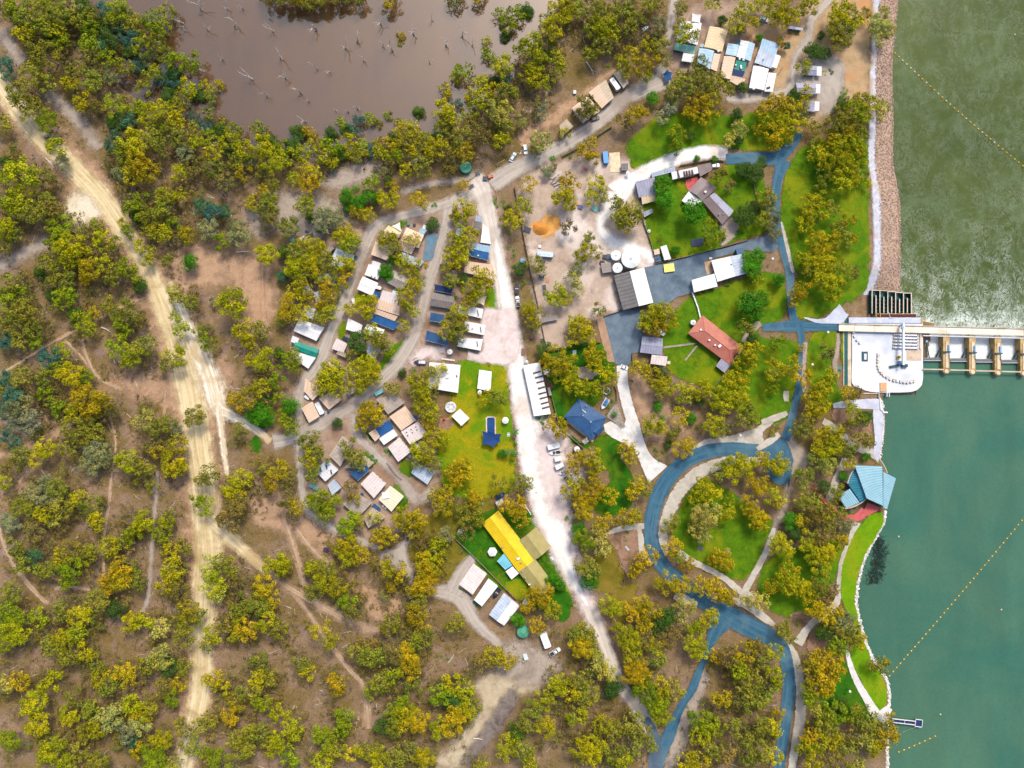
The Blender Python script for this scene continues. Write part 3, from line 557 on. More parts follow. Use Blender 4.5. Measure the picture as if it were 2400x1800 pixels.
def slab(mb, a, b, c_, d_, th=.1):
    """roof sheet: quad a-b along the eave, c-d along the ridge, with thickness and rib coordinates"""
    up = Vector((0, 0, th)); L1 = (b-a).length; L2 = (d_-a).length
    mb.quad(a+up, b+up, c_+up, d_+up, [(0, 0), (L1, 0), (L1, L2), (0, L2)])
    for p, q in ((a, b), (b, c_), (c_, d_), (d_, a)): mb.quad(p, q, q+up, p+up)
    mb.quad(d_, c_, b, a)
def ccw(w):
    ar = sum(w[i].x*w[(i+1) % 4].y-w[(i+1) % 4].x*w[i].y for i in range(4))
    return list(w) if ar > 0 else [w[0], w[3], w[2], w[1]]
def wing(t, w, style, roof, roof2, wall, h, rise, openings=True, ov=.45):
    """one rectangular wing: walls, roof sheets, door and windows. w = four eave corners (world, counter-clockwise)"""
    l01 = (w[1]-w[0]).length+(w[3]-w[2]).length; l12 = (w[2]-w[1]).length+(w[0]-w[3]).length
    if (l01 < l12) != (style == 'G'): w = [w[1], w[2], w[3], w[0]]        # ridge runs along w0-w1
    o = Vector(t.location); w = [Vector((p.x-o.x, p.y-o.y, h)) for p in w]
    cen = sum(w, Vector())/4
    e0, e1 = (w[0]+w[3])/2, (w[1]+w[2])/2
    U = Vector((0, 0, 1))
    inn = [p+(cen-p).normalized()*ov for p in w]; bz = [Vector((p.x, p.y, -.12)) for p in inn]
    mb = MB()
    if style in 'gG':
        r0, r1 = e0+U*rise, e1+U*rise; i0, i1 = r0+(r1-r0).normalized()*ov-U*.08, r1+(r0-r1).normalized()*ov-U*.08
        top = [p-U*.05 for p in inn]
        mb.add(bz+top+[i0, i1], [(0, 1, 5, 4), (2, 3, 7, 6), (1, 2, 6, 9, 5), (3, 0, 4, 8, 7)])
        s1, s2 = MB(), MB(); slab(s1, w[0], w[1], r1, r0); slab(s2, w[2], w[3], r0, r1)
        part('roof_panel', s1, RM[roof], t); part('roof_panel', s2, RM[roof2 or roof], t)
        dx = (r1-r0).normalized(); an = math.atan2(dx.y, dx.x); c_ = (r0+r1)/2
        part('ridge_cap', MB().box(c_.x, c_.y, c_.z+.13, (r1-r0).length, .35, .06, an), RM[roof], t)
    elif style == 'h':
        k = min(.45, (w[1]-w[2]).length/2/max(.1, (w[1]-w[0]).length)); r0, r1 = e0.lerp(e1, k)+U*rise, e1.lerp(e0, k)+U*rise
        mb.add(bz+[p-U*.05 for p in inn], [(0, 1, 5, 4), (1, 2, 6, 5), (2, 3, 7, 6), (3, 0, 4, 7)])
        L = (w[1]-w[0]).length
        for i, (a, b, c_, d_) in enumerate(((w[0], w[1], r1, r0), (w[2], w[3], r0, r1))):
            s_ = MB(); slab(s_, a, b, c_, d_); part('roof_panel', s_, RM[(roof2 if i else roof) or roof], t)
        for a, b, c_ in ((w[1], w[2], r1), (w[3], w[0], r0)):
            s_ = MB(); u = U*.1; q = len(s_.v); s_.v += [tuple(a+u), tuple(b+u), tuple(c_+u)]; s_.uv[0] = [(0, 0), ((b-a).length, 0), ((b-a).length/2, 4)]; s_.f.append((0, 1, 2)); s_.quad(a, b, b+u, a+u)
            part('roof_panel', s_, RM[roof], t)
        rc = MB(); rc.tube([r0+U*.12, r1+U*.12], [.14, .14], 5)
        for a, b in ((w[1], r1), (w[2], r1), (w[3], r0), (w[0], r0)): rc.tube([a+U*.12, b+U*.12], [.12, .12], 5)
        part('ridge_cap', rc, RM[roof], t)
    else:                                                                 # s: single slope
        a, b, c_, d_ = w[0], w[1], w[2]+U*rise, w[3]+U*rise
        tp = [inn[0]-U*.05, inn[1]-U*.05, inn[2]+U*(rise-.12), inn[3]+U*(rise-.12)]
        if style == 's':
            mb.add(bz+tp, [(0, 1, 5, 4), (1, 2, 6, 5), (2, 3, 7, 6), (3, 0, 4, 7)])
        s_ = MB(); slab(s_, a, b, c_, d_); part('roof_panel', s_, RM[roof], t)
        part('gutter', MB().tube([a+U*.03, b+U*.03], [.09, .09], 5), TRIM, t)
        if style == 'p':                                                  # open carport on posts
            for p in tp: part('post', MB().cyl(p.x, p.y, -.1, p.z, .09, .09, 8), METAL, t)
            return
    part('wall', mb, WALL[wall], t)
    if openings:
        out = -Vector((cen.x+o.x, cen.y+o.y, 0))                          # the long side turned to the middle of the place
        a, b = (bz[0], bz[1]) if ((bz[0]+bz[1])/2-cen).dot(out) > 0 else (bz[2], bz[3])
        dx = (b-a).normalized(); nn = Vector((dx.y, -dx.x, 0)); an = math.atan2(dx.y, dx.x); L = (b-a).length
        if ((a+b)/2-cen).dot(nn) < 0: nn = -nn
        for f_, nm, ww, z0, z1, mt in ((.5, 'door', .9, .05, 2.1, DOORM), (.22, 'window', 1.3, .9, 2.0, GLASS), (.78, 'window', 1.3, .9, 2.0, GLASS)):
            if L < 3.2 and nm == 'window': continue
            q = a.lerp(b, f_)+nn*.02
            part(nm, MB().box(q.x, q.y, (z0+z1)/2, ww, .08, z1-z0, an), mt, t)
def building(label, fn, wings, name='cabin', cat='cabin', group=None, h=2.7, rise=.55, wall='cream', bits=()):
    """wings: list of (corner string, style, roof[, roof2]); bits: roof details (kind, X, Y, size[, size2])"""
    ws = [ccw([P(*q, h) for q in corners(fn, s[0])]) for s in wings]
    c_ = sum((sum(q, Vector())/4 for q in ws), Vector())/len(ws)
    t = thing(name, label, cat, (c_.x, c_.y, 0), 0, group)
    for i, (q, s) in enumerate(zip(ws, wings)):
        wing(t, q, s[1], s[2], s[3] if len(s) > 3 else None, wall, h-.04*i, rise*(s[4] if len(s) > 4 else 1), i == 0)
    for bt in bits:
        p = P(*fn(bt[1], bt[2]), h+rise); x, y = p.x-c_.x, p.y-c_.y; s_ = bt[3]; s2 = bt[4] if len(bt) > 4 else s_; an = R(bt[5]) if len(bt) > 5 else .2
        z = h+rise*.7
        if bt[0] == 'vent': part('roof_vent', MB().cyl(x, y, z-.4, z+.45, s_/2, s_/2, 10).cyl(x, y, z+.45, z+.7, s_*.65, s_*.2, 10), METAL, t)
        elif bt[0] == 'air': part('air_conditioner', MB().box(x, y, z+.3, s_, s2, .9, an), TRIM, t)
        elif bt[0] == 'sky': part('skylight', MB().box(x, y, z+.12, s_, s2, .9, an), MATS['skyl'], t)
        elif bt[0] == 'slot': part('roof_gap', MB().box(x, y, h+rise*.5+.2, s_, s2, .5, an), MATS['slot'], t)
    return t
mk('skyl', A(250, 252, 255), A(255, 255, 255), 1, rough=.3); mk('slot', A(92, 72, 66), A(112, 92, 84), 1)
def sail(label, fn, s, col, h=3.2, name='shade_sail', sag=.9):
    """tensioned fabric: corners alternately high and low, edges drawn in"""
    q = [P(*a, h+(.5 if i % 2 else -.2)) for i, a in enumerate(corners(fn, s))]; c_ = sum(q, Vector())/len(q); n = len(q)
    t = thing(name, label, 'shade sail', (c_.x, c_.y, 0)); mb = MB(); k = 6
    ring = []
    for i in range(n):
        a, b = q[i]-Vector((c_.x, c_.y, 0)), q[(i+1) % n]-Vector((c_.x, c_.y, 0))
        for j in range(k):
            u = j/k; p = a.lerp(b, u); m_ = Vector((0, 0, p.z)); ring.append(p.lerp(m_, .55*u*(1-u)))
    N_ = len(ring); cz = sum(p.z for p in ring)/N_-sag*.4
    v = [tuple(p) for p in ring]+[(p.x*.5, p.y*.5, p.z*.4+cz*.6) for p in ring]+[(0, 0, cz)]
    f = [(i, (i+1) % N_, N_+(i+1) % N_, N_+i) for i in range(N_)]+[(N_+i, N_+(i+1) % N_, 2*N_) for i in range(N_)]
    mb.add(v, f); mt = MATS.get('sail_'+str(col)) or mk('sail_'+str(col), A(*col), A(*[min(255, x+10) for x in col]), 1, rough=.8)
    part('fabric', mb, mt, t, True)
    for p in q: part('post', MB().cyl(p.x-c_.x, p.y-c_.y, -.1, p.z+.15, .07, .07, 7), METAL, t)
    return t
def tank(label, fn, X, Y, r_px, h, mat, name='water_tank', ribs=0, lid=True):
    p = P(*fn(X, Y), h); r = r_px*S; t = thing(name, label, 'water tank', (p.x, p.y, 0))
    part('wall', MB().cyl(0, 0, -.1, h, r, r, 28, False), MATS[mat], t, True)
    part('roof', MB().cyl(0, 0, h, h+r*.14, r*1.02, r*.12, 28), MATS[mat], t)
    part('hatch', MB().cyl(0, 0, h+r*.13, h+r*.14+.25, max(.25, r*.12), max(.25, r*.12), 12), METAL, t)
    rb = MB()
    for i in range(10):
        a = 6.283*i/10; rb.tube([(r*.14*math.cos(a), r*.14*math.sin(a), h+r*.13+.03), (r*math.cos(a), r*math.sin(a), h+.03)], [.05, .05], 4)
    part('roof_rib', rb, MATS[mat], t)['kind'] = 'stuff'
    return t
mk('tank_white', A(240, 246, 248), A(255, 255, 255), .5, A(206, 222, 222), .25, rough=.5); mk('tank_green', A(84, 168, 134), A(98, 182, 146), .6, A(70, 150, 120), .3, rough=.6)
a20 = Z(1440, 0, 5.53); t11 = tl(1, 1); t12 = tl(1, 2); t20 = tl(2, 0); t21 = tl(2, 1); t22 = tl(2, 2); t23 = tl(2, 3); t30 = tl(3, 0); t10 = tl(1, 0); t13 = tl(1, 3)
zh = Z(1480, 370, 6.9125); zb = Z(1200, 900, 7.373); zy = Z(1060, 1180, 5.53); zc1 = Z(660, 500, 7.373); zc2 = Z(920, 450, 7.373)
CG = 'holiday cabins in the riverside camp'
for lb, fn, wg, wl_, bt in (
 ('cream gabled cabin below the white shade sail', a20, [('1235 340,1470 390,1395 672,1160 610', 'g', 'cream')], 'cream', [('air', 1345, 665, .9)]),
 ('pale blue gabled cabin below the cream gabled cabin', a20, [('1100 625,1295 660,1235 900,1065 800', 'g', 'ltblue')], 'white', ()),
 ('narrow peach lean-to cabin right of the pale blue cabin', a20, [('1295 690,1372 710,1320 935,1245 890', 's', 'peach')], 'cream', ()),
 ('small pale blue cabin beside the white gabled cabin', a20, [('1475 560,1612 592,1575 735,1440 705', 's', 'ltblue')], 'white', ()),
 ('white and pale blue gabled cabin with air conditioners below', a20, [('1640 520,1822 570,1765 795,1580 735', 'g', 'whited', 'ltblue')], 'white', [('air', 1620, 765, .9), ('air', 1670, 778, .9)]),
 ('long peach cabin beside the green pavilion', a20, [('1420 728,1572 745,1505 1030,1365 1010', 'g', 'peach')], 'cream', ()),
 ('low peach annex over a dark doorway by the leafy tree', a20, [('1515 985,1695 1030,1640 1130,1495 1050', 's', 'peach')], 'cream', ()),
 ('square sea-green pavilion with white roof markings', a20, [('1575 785,1710 815,1690 920,1550 890', 's', 'green')], 'green', [('sky', 1640, 870, .7, 1.6), ('sky', 1572, 845, .6, .5)]),
 ('navy shade roof below the green pavilion', a20, [('1540 900,1690 930,1660 1005,1520 980', 'p', 'navy')], 'dark', ()),
 ('pale blue cabin at the top right of the camp block', a20, [('1912 508,2130 575,2095 705,1878 640', 's', 'ltblue')], 'white', ()),
 ('wide white-blue cabin with a white side porch', a20, [('1870 645,2090 708,2035 885,1815 810', 's', 'silver')], 'white', [('vent', 1930, 770, .5)]),
 ('white lean-to porch on the camp block road', a20, [('2090 705,2150 735,2095 890,2040 870', 's', 'white')], 'white', ()),
 ('white gabled cabin with rust stains above the grey bend', a20, [('1800 850,2000 895,1940 1170,1745 1140', 'g', 'whited', 'white')], 'white', [('air', 1800, 1150, 1.0)]),
 ('white flat cabin with a roof hatch at the camp block corner', a20, [('2000 940,2092 960,2045 1195,1945 1185', 's', 'white')], 'white', [('slot', 1998, 1135, 1.6, .8)]),
 ('white cabin under the tree beside the white shade sail', a20, [('850 265,1130 300,1075 585,805 505', 'g', 'white', 'whited')], 'white', ()),
 ('green-white cabin left of the pale blue cabin', a20, [('780 555,1058 610,1035 700,770 640', 's', 'gwhite')], 'green', ()),
 ('white cabin half hidden below the green-white roof', a20, [('890 690,1035 715,1010 810,870 790', 's', 'white')], 'white', ()),
 ('small pale blue shed between the cream and blue cabins', a20, [('1118 570,1158 578,1148 618,1112 610', 's', 'ltblue')], 'white', ()),
 ('grey roofed annex above the white caravan by the pond road', t20, [('868 622,960 600,1006 722,965 762', 's', 'tan')], 'cream', ()),
 ('big peach gabled cabin by the pond road', t20, [('662 800,812 688,880 845,775 938', 'g', 'peach', 'tan')], 'cream', ()),
 ('peach cabin under the tree below the big peach cabin', t20, [('515 935,650 830,760 960,612 1062', 'g', 'peach')], 'cream', ()),
 ('small tan cabin at the lower end of the pond road row', t20, [('412 1088,470 1030,528 1090,420 1195', 's', 'tan')], 'cream', ()),
 ('cream cabin beside the white triangular sail', zc1, [('1845 210,2078 320,2030 420,1690 415', 'g', 'cream')], 'cream', ()),
 ('large peach cabin right of the white triangular sail', zc2, [('240 612,545 742,455 975,150 840', 'g', 'peach')], 'cream', ()),
 ('peach cabin end below the large peach cabin', zc2, [('170 850,400 935,325 1075,130 1000', 's', 'peach')], 'cream', ()),
 ('tan cabin under trees at the head of the left camp road', zc1, [('1625 490,2000 600,1830 815,1545 710', 's', 'peach')], 'cream', ()),
 ('long pale blue roof below the large peach cabin', zc2, [('165 1035,545 1200,460 1310,105 1140', 's', 'silver')], 'white', ()),
 ('small pale blue van annex above the large peach cabin', zc2, [('495 625,600 660,545 735,450 695', 's', 'ltblue')], 'white', ()),
 ('white cabin with two roof boxes on the left camp road', zc1, [('1510 880,1765 950,1660 1145,1435 1060', 's', 'white')], 'white', [('air', 1552, 1075, .5), ('air', 1612, 1090, .5, .7)]),
 ('white porch roof above the white cabin with two roof boxes', zc1, [('1580 820,1720 865,1690 945,1550 890', 's', 'white')], 'white', ()),
 ('square white cabin below the white cabin with roof boxes', zc1, [('1405 1090,1670 1205,1570 1430,1305 1310', 'g', 'white')], 'white', ()),
 ('navy roofed shed corner beside the square white cabin', zc1, [('1620 1340,1715 1385,1680 1470,1580 1430', 's', 'blue')], 'dark', ()),
 ('grey ribbed cabin in the middle of the camp', t11, [('1185 675,1355 745,1262 850,1135 785', 'g', 'grey', 'tangrey')], 'grey', ()),
 ('cream cabin with white panels and a silver end', t11, [('1100 850,1240 892,1220 985,1065 930', 's', 'pinkw')], 'cream', ()),
 ('peach gabled cabin with twin ridges', t11, [('1060 928,1243 995,1238 1068,1030 1002', 's', 'peach')], 'cream', ()),
 ('narrow peach cabin against the blue tarp roof', t11, [('1040 1012,1228 1076,1200 1115,1022 1048', 's', 'peach')], 'cream', ()),
 ('wide blue tarp roof in the middle camp row', t11, [('1015 1058,1245 1135,1192 1192,985 1112', 'p', 'blue')], 'dark', ()),
 ('white cabin beside the lower left camp road', t11, [('800 1090,922 1150,902 1226,776 1186', 's', 'white')], 'white', ()),
 ('cream and white cabin by the green mat', t11, [('700 1265,792 1312,756 1392,655 1352', 's', 'pinkw')], 'cream', ()),
 ('tan porch roof beside the green mat', t11, [('718 1372,800 1398,778 1432,692 1396', 's', 'tan')], 'cream', ()),
 ('pale blue cabin under trees above the camp road fork', t11, [('975 1310,1085 1360,1026 1446,950 1402', 's', 'silver')], 'white', ()),
 ('white cabin under trees in the lower middle camp', t11, [('960 1140,1112 1190,1082 1262,920 1222', 'g', 'whited')], 'white', ()),
 ('big white cabin at the left edge of the camp', t11, [('375 1095,592 1170,522 1287,325 1200', 'g', 'white')], 'white', [('sky', 440, 1165, 1, .5)]),
 ('sea-green gabled cabin at the left edge of the camp', t11, [('345 1288,546 1360,520 1432,318 1352', 'g', 'green')], 'green', ()),
 ('white cabin below the sea-green cabin', t11, [('320 1368,520 1432,452 1526,350 1455', 's', 'white')], 'white', ()),
 ('small white shed above the sea-green cabin', t11, [('320 1243,376 1266,356 1316,300 1292', 's', 'white')], 'white', ()),
 ('white cabin under the golden tree by the left camp road', zc1, [('950 595,1260 730,1170 960,820 890', 'g', 'whited', 'silver')], 'white', ()),
 ('grey lean-to left of the cabin under the golden tree', zc1, [('830 560,920 600,830 700,790 640', 's', 'grey')], 'grey', ()),
 ('mossy pale cabin buried in the camp edge grove', zc1, [('640 1040,980 1060,880 1250,580 1150', 's', 'whited')], 'white', ()),
 ('leaf-strewn cabin deep in the camp edge grove', zc1, [('310 1340,480 1230,560 1390,370 1450', 's', 'whited')], 'white', ()),
 ('half-hidden pale cabin beside the left camp road trees', t11, [('500 868,600 850,640 940,520 960', 's', 'silver')], 'white', ()),
 ('half-hidden cabin above the big white cabin', t11, [('430 1000,515 1010,492 1102,395 1055', 's', 'whited')], 'white', ()),
 ('white long cabin beside the white road', t11, [('1962 274,2012 318,2030 452,1940 437', 's', 'white')], 'white', ()),
 ('pale aqua roof below the white long cabin', t11, [('1872 440,2026 470,2016 524,1860 486', 's', 'ltblue')], 'white', ()),
 ('bright blue roof below the pale aqua roof', t11, [('1842 488,2012 524,2004 592,1830 545', 's', 'blue')], 'dark', [('air', 1920, 550, .6)]),
 ('white cabin under trees beside the upper camp road', t11, [('1752 264,1802 282,1792 392,1720 372', 's', 'whited')], 'white', ()),
 ('blue tarp roof left of the bright blue roof', t11, [('1706 386,1772 404,1774 492,1688 432', 'p', 'blue')], 'dark', ()),
 ('small grey tent roof at the top of the white road row', t11, [('1900 205,1962 216,1952 262,1895 250', 's', 'silver')], 'grey', ()),
 ('leafy slate roof below the small grey tent roof', t11, [('1882 256,1952 266,1934 345,1868 320', 's', 'brown')], 'grey', ()),
 ('large tan cabin beside the white road', t11, [('1810 598,2048 630,2066 758,1795 692', 's', 'peach')], 'cream', ()),
 ('peach cabin under trees beside the middle camp road', t11, [('1612 524,1680 540,1690 640,1590 622', 's', 'peach')], 'cream', ()),
 ('tan cabin under trees right of the middle camp road', t11, [('1650 660,1740 690,1720 790,1620 750', 's', 'tangrey')], 'cream', ()),
 ('dark blue leaf-strewn roof on the middle camp road', t11, [('1545 798,1702 830,1692 882,1545 852', 's', 'navy')], 'dark', ()),
 ('brown leaf-covered cabin with a centre ridge', t11, [('1530 868,1712 905,1700 1014,1500 982', 'g', 'brown')], 'grey', ()),
 ('upper white cabin of the car park row', t11, [('1760 970,1966 1012,1950 1092,1745 1042', 's', 'white')], 'white', [('slot', 1918, 1045, .3, 2.6, 10)]),
 ('middle white cabin of the car park row', t11, [('1805 1116,1986 1150,1970 1236,1800 1202', 's', 'white')], 'white', [('slot', 1942, 1188, .3, 2.4, 10), ('vent', 1870, 1180, .5)]),
 ('lower white cabin of the car park row', t11, [('1752 1258,1962 1272,1940 1370,1735 1332', 's', 'white')], 'white', [('slot', 1912, 1312, .3, 2.4, 10)]),
 ('slate blue roof left of the middle car park cabin', t11, [('1510 1040,1628 1062,1612 1132,1500 1112', 's', 'bluet')], 'grey', ()),
 ('longer slate blue roof left of the lower car park cabin', t11, [('1476 1198,1662 1250,1652 1327,1465 1282', 's', 'bluet')], 'grey', ()),
 ('peach cabin at the lower road junction, uppermost of three', t12, [('415 60,430 -50,572 60,490 142', 's', 'peach')], 'cream', ()),
 ('peach gabled cabin on the lower road junction, rightmost of three', t12, [('640 68,742 136,630 222,545 126', 'g', 'peach')], 'cream', ()),
 ('peach flat cabin with a van beside it at the road junction', t12, [('395 208,490 150,552 282,460 336', 's', 'peach')], 'cream', ()),
 ('worn tan cabin at the top of the lower cabin cluster', t12, [('1040 132,1212 80,1282 162,1140 262', 's', 'tangrey')], 'cream', ()),
 ('peach square cabin below the worn tan cabin', t12, [('1155 280,1290 190,1382 312,1255 402', 's', 'peach')], 'cream', ()),
 ('pinkish white cabin with rows of roof dots', t12, [('1255 412,1400 322,1482 432,1332 526', 's', 'pinkw')], 'cream', [('slot', 1300, 420, .5, .5), ('slot', 1340, 395, .5, .5), ('slot', 1380, 372, .5, .5), ('slot', 1310, 445, .5, .5), ('slot', 1350, 420, .5, .5), ('slot', 1390, 395, .5, .5)]),
 ('pale ribbed cabin beside the rounded hedge', t12, [('1140 546,1240 460,1342 582,1230 672', 's', 'pinkw')], 'cream', ()),
 ('narrow white cabin between the blue roof and the lane', t12, [('1065 470,1190 390,1226 442,1105 526', 's', 'white')], 'white', ()),
 ('bright blue roof among the lower cabins', t12, [('1030 382,1150 310,1192 386,1080 457', 's', 'blue')], 'dark', ()),
 ('small cream cabin below the bright blue roof', t12, [('975 422,1035 386,1076 456,1030 497', 's', 'peach')], 'cream', ()),
 ('tall grey-tan cabin left of the lower lane', t12, [('750 450,842 520,730 712,635 622', 's', 'tangrey')], 'grey', ()),
 ('white striped cabin at the left of the lower cluster', t12, [('510 742,610 655,712 742,600 842', 'g', 'whited', 'silver')], 'white', [('slot', 560, 740, .5, 2.2), ('slot', 610, 720, .5, 2.2), ('slot', 650, 760, .5, 2.2)]),
 ('tan cabin with leaves above the steel blue roof', t12, [('765 722,900 592,1022 682,960 735', 's', 'tan')], 'cream', ()),
 ('steel blue roof left of the green mat patch', t12, [('800 762,960 702,986 742,880 836', 's', 'bluet')], 'grey', ()),
 ('square pale cabin below the green mat patch', t12, [('905 862,1010 755,1126 862,1020 986', 's', 'pinkw')], 'cream', ()),
 ('square white cabin with a yellow corner on the lower lane', t12, [('1060 992,1160 880,1277 972,1170 1102', 's', 'lime')], 'white', [('sky', 1120, 960, 3, 3)]),
 ('small grey-blue roof left of the square pale cabin', t12, [('620 872,680 822,742 892,660 962', 's', 'silver')], 'grey', ()),
 ('grey cabin at the bottom of the lower cluster', t12, [('750 1032,900 960,1002 1022,880 1152', 's', 'tangrey')], 'grey', ()),
 ('tan-grey cabin lowest of the lower cluster', t12, [('930 1156,1010 1065,1116 1152,970 1242', 's', 'tan')], 'cream', ()),
 ('silver cabin right of the lower lane', t12, [('1380 680,1552 752,1482 867,1340 767', 's', 'silver')], 'white', ()),
 ('small white shed at the corner of the silver cabin', t12, [('1345 692,1372 665,1402 692,1372 722', 's', 'white')], 'white', ()),
 ('grey shed roofs under trees at the lower road', t12, [('780 60,830 10,870 60,800 100', 's', 'tangrey')], 'grey', ()),
 ('small peach cabin corner above the lower road trees', t11, [('620 1475,690 1440,735 1500,660 1530', 's', 'peach')], 'cream', ()),
 ('peach flat cabin beside the yellow house fence', zy, [('275 780,450 910,265 1178,90 1050', 's', 'pinkw')], 'cream', ()),
 ('white long cabin between the peach cabin and black boat', zy, [('470 975,592 1068,385 1328,282 1250', 's', 'white')], 'white', ()),
 ('white cabin with a silver roof panel by the green tank', zy, [('665 1165,875 1330,670 1585,478 1440', 'g', 'silver', 'white')], 'white', [('air', 665, 1555, .7)]),
 ):
    building(lb, fn, wg, group=CG, wall=wl_, bits=bt)
for i, (s_, g_) in enumerate((('320 560,425 570,412 655,300 645', 'top'), ('240 715,415 722,410 815,250 810', 'middle'), ('318 872,405 876,402 968,312 962', 'bottom'))):
    t = building(f'{g_} one of the three small lilac river cabins', t30, [(s_, 'g', 'lilac')], group='small river cabins', wall='cream')
    x_ = (422, 410, 402)[i]; y_ = (575, 728, 878)[i]
    building(f'white verandah roof on the {g_} small river cabin', t30, [(f'{x_} {y_},{x_+40} {y_+2},{x_+38} {y_+80},{x_-2} {y_+78}', 'p', 'white')], name='verandah', cat='verandah', group='white verandahs', h=2.5, rise=.2)
# larger houses and sheds
building('long yellow-roofed house with an olive-roofed wing', zy, [('385 255,595 90,1075 722,852 882', 'g', 'yellow'), ('852 882,1075 722,1345 1080,1135 1245', 'g', 'olive'), ('840 500,1085 305,1282 565,1035 762', 'g', 'olive')], 'house', 'house', h=3.0, rise=1.3, wall='brick',
         bits=[('sky', 855, 715, 1.6, .9), ('vent', 645, 568, .6), ('vent', 890, 770, .7), ('vent', 905, 880, .5), ('vent', 948, 965, .6), ('vent', 655, 350, .4), ('sky', 1000, 1052, .9, .5)])
building('bright blue patio roof on the yellow house', zy, [('668 645,780 800,690 858,582 745', 's', 'aqua')], 'patio_roof', 'patio roof', h=2.6, rise=.2)
building('white patio roof below the bright blue patio roof', zy, [('782 812,862 905,770 985,692 880', 's', 'white')], 'patio_roof', 'patio roof', h=2.5, rise=.2)
building('red-tiled hipped house with roof lights on the green lawn', t21, [('1645 1065,2005 1350,1890 1500,1520 1222', 'h', 'red')], 'house', 'house', h=3.0, rise=1.5, wall='brick',
         bits=[('sky', 1632, 1190, .8, .8, 35), ('sky', 1705, 1280, .8, .8, 35), ('sky', 1755, 1322, .8, .7, 35), ('sky', 1795, 1330, 1.5, 1.1, 35), ('vent', 1900, 1360, .4), ('slot', 1945, 1405, 2.6, 1.0, 48)])
building('small lilac annex at the lower end of the red house', t21, [('1805 1440,1892 1490,1838 1562,1762 1502', 's', 'lilac')], 'annex', 'annex', wall='brick', h=2.6, rise=.3)
building('slate-blue hipped house with white verandah paving', zb, [('1158 250,1642 588,1388 972,900 568', 'h', 'bluet'), ('1480 700,1602 765,1488 892,1370 790', 'g', 'bluet', None, .7)], 'house', 'house', h=3.0, rise=1.5, wall='white', bits=[('vent', 1282, 378, .5), ('vent', 1225, 545, .6), ('sky', 1360, 655, .7, .3), ('sky', 1245, 470, 2.2, .3, -40)])
building('mauve-roofed garden house of two stepped wings', zh, [('1125 312,1378 498,1150 700,928 530', 'g', 'mauve'), ('1345 560,1658 857,1470 1082,1150 700', 'g', 'mauve', 'lilac')], 'house', 'house', h=3.0, rise=1.2, wall='brick', bits=[('sky', 1197, 550, .9, .9, -40), ('vent', 1420, 912, .5), ('vent', 1490, 908, .5), ('vent', 1405, 735, .4)])
building('white patio roof on the mauve garden house', zh, [('930 540,1142 702,960 800,815 692', 's', 'white')], 'patio_roof', 'patio roof', h=2.6, rise=.2)
building('big lilac-grey shed beside the mauve house', zh, [('60 392,372 315,425 580,120 640', 's', 'lilac')], 'shed', 'shed', h=3.4, rise=.4, wall='grey')
building('cream lean-to below the big lilac-grey shed', zh, [('155 642,382 585,395 692,175 752', 's', 'cream')], 'shed', 'shed', wall='cream')
building('long silver shed along the white driveway', zh, [('310 252,695 150,712 215,332 312', 's', 'silver')], 'shed', 'shed', wall='grey')
building('white shed with brown roof slots beside the red court', zh, [('640 240,1060 150,1087 246,665 352', 's', 'white')], 'shed', 'shed', wall='white', bits=[('slot', 862, 270, .7, 3, 14), ('slot', 902, 262, .7, 3, 14), ('slot', 945, 255, .7, 3, 14), ('slot', 990, 245, .7, 3, 14), ('slot', 760, 270, .7, 4, 14)])
building('grey carport beside the parked white car', zh, [('1060 130,1278 85,1302 190,1112 300', 's', 'mauve')], 'carport', 'carport', wall='grey')
building('little grey garden shed with a white front', zh, [('185 880,335 825,352 880,205 960', 's', 'lilac')], 'garden_shed', 'shed', h=2.3, rise=.2, wall='white')
building('long white shed at the garden corner', zh, [('470 1440,562 1415,637 1640,535 1660', 's', 'white')], 'garden_shed', 'shed', wall='white')
building('tan box shed beside the long white shed', zh, [('360 1492,446 1470,462 1550,372 1572', 's', 'peach')], 'garden_shed', 'shed', h=2.2, rise=.2, wall='brown')
building('blue-topped box shed below the tan box shed', zh, [('385 1625,466 1600,482 1662,392 1682', 's', 'bluet')], 'garden_shed', 'shed', h=2.2, rise=.2, wall='white')
building('long two-tone shed, grey on one side and white on the other', t21, [('880 722,1140 655,1220 956,960 1022', 'g', 'dgrey', 'white')], 'shed', 'shed', h=4.0, rise=1.0, wall='grey')
building('shed with white and silver roof on the asphalt yard', t21, [('1722 592,1880 558,1930 728,1775 776', 's', 'white'), ('1880 558,1990 535,2032 702,1930 728', 's', 'silver')], 'shed', 'shed', h=3.4, rise=.3, wall='grey', bits=[('vent', 1895, 625, .6)])
building('white machinery shed at the edge of the asphalt yard', t21, [('1550 762,1746 706,1776 815,1572 866', 's', 'white')], 'shed', 'shed', h=3.2, rise=.4, wall='white')
building('small grey pump house beside the white tanks', t21, [('770 616,850 610,862 690,786 702', 's', 'grey')], 'pump_house', 'shed', h=2.4, rise=.2, wall='grey')
building('lilac shed beside the lower asphalt yard', t21, [('1126 1246,1302 1266,1296 1410,1105 1386', 'g', 'lilac')], 'shed', 'shed', h=3.0, rise=.5, wall='grey')
building('tan and white lean-to below the lilac shed', t21, [('1206 1406,1342 1422,1330 1502,1196 1482', 's', 'pinkw')], 'shed', 'shed', wall='cream')
building('low grey roof at the paling fence', t21, [('250 1090,392 1062,400 1100,255 1128', 's', 'grey')], 'shed', 'shed', h=2.3, rise=.2, wall='grey')
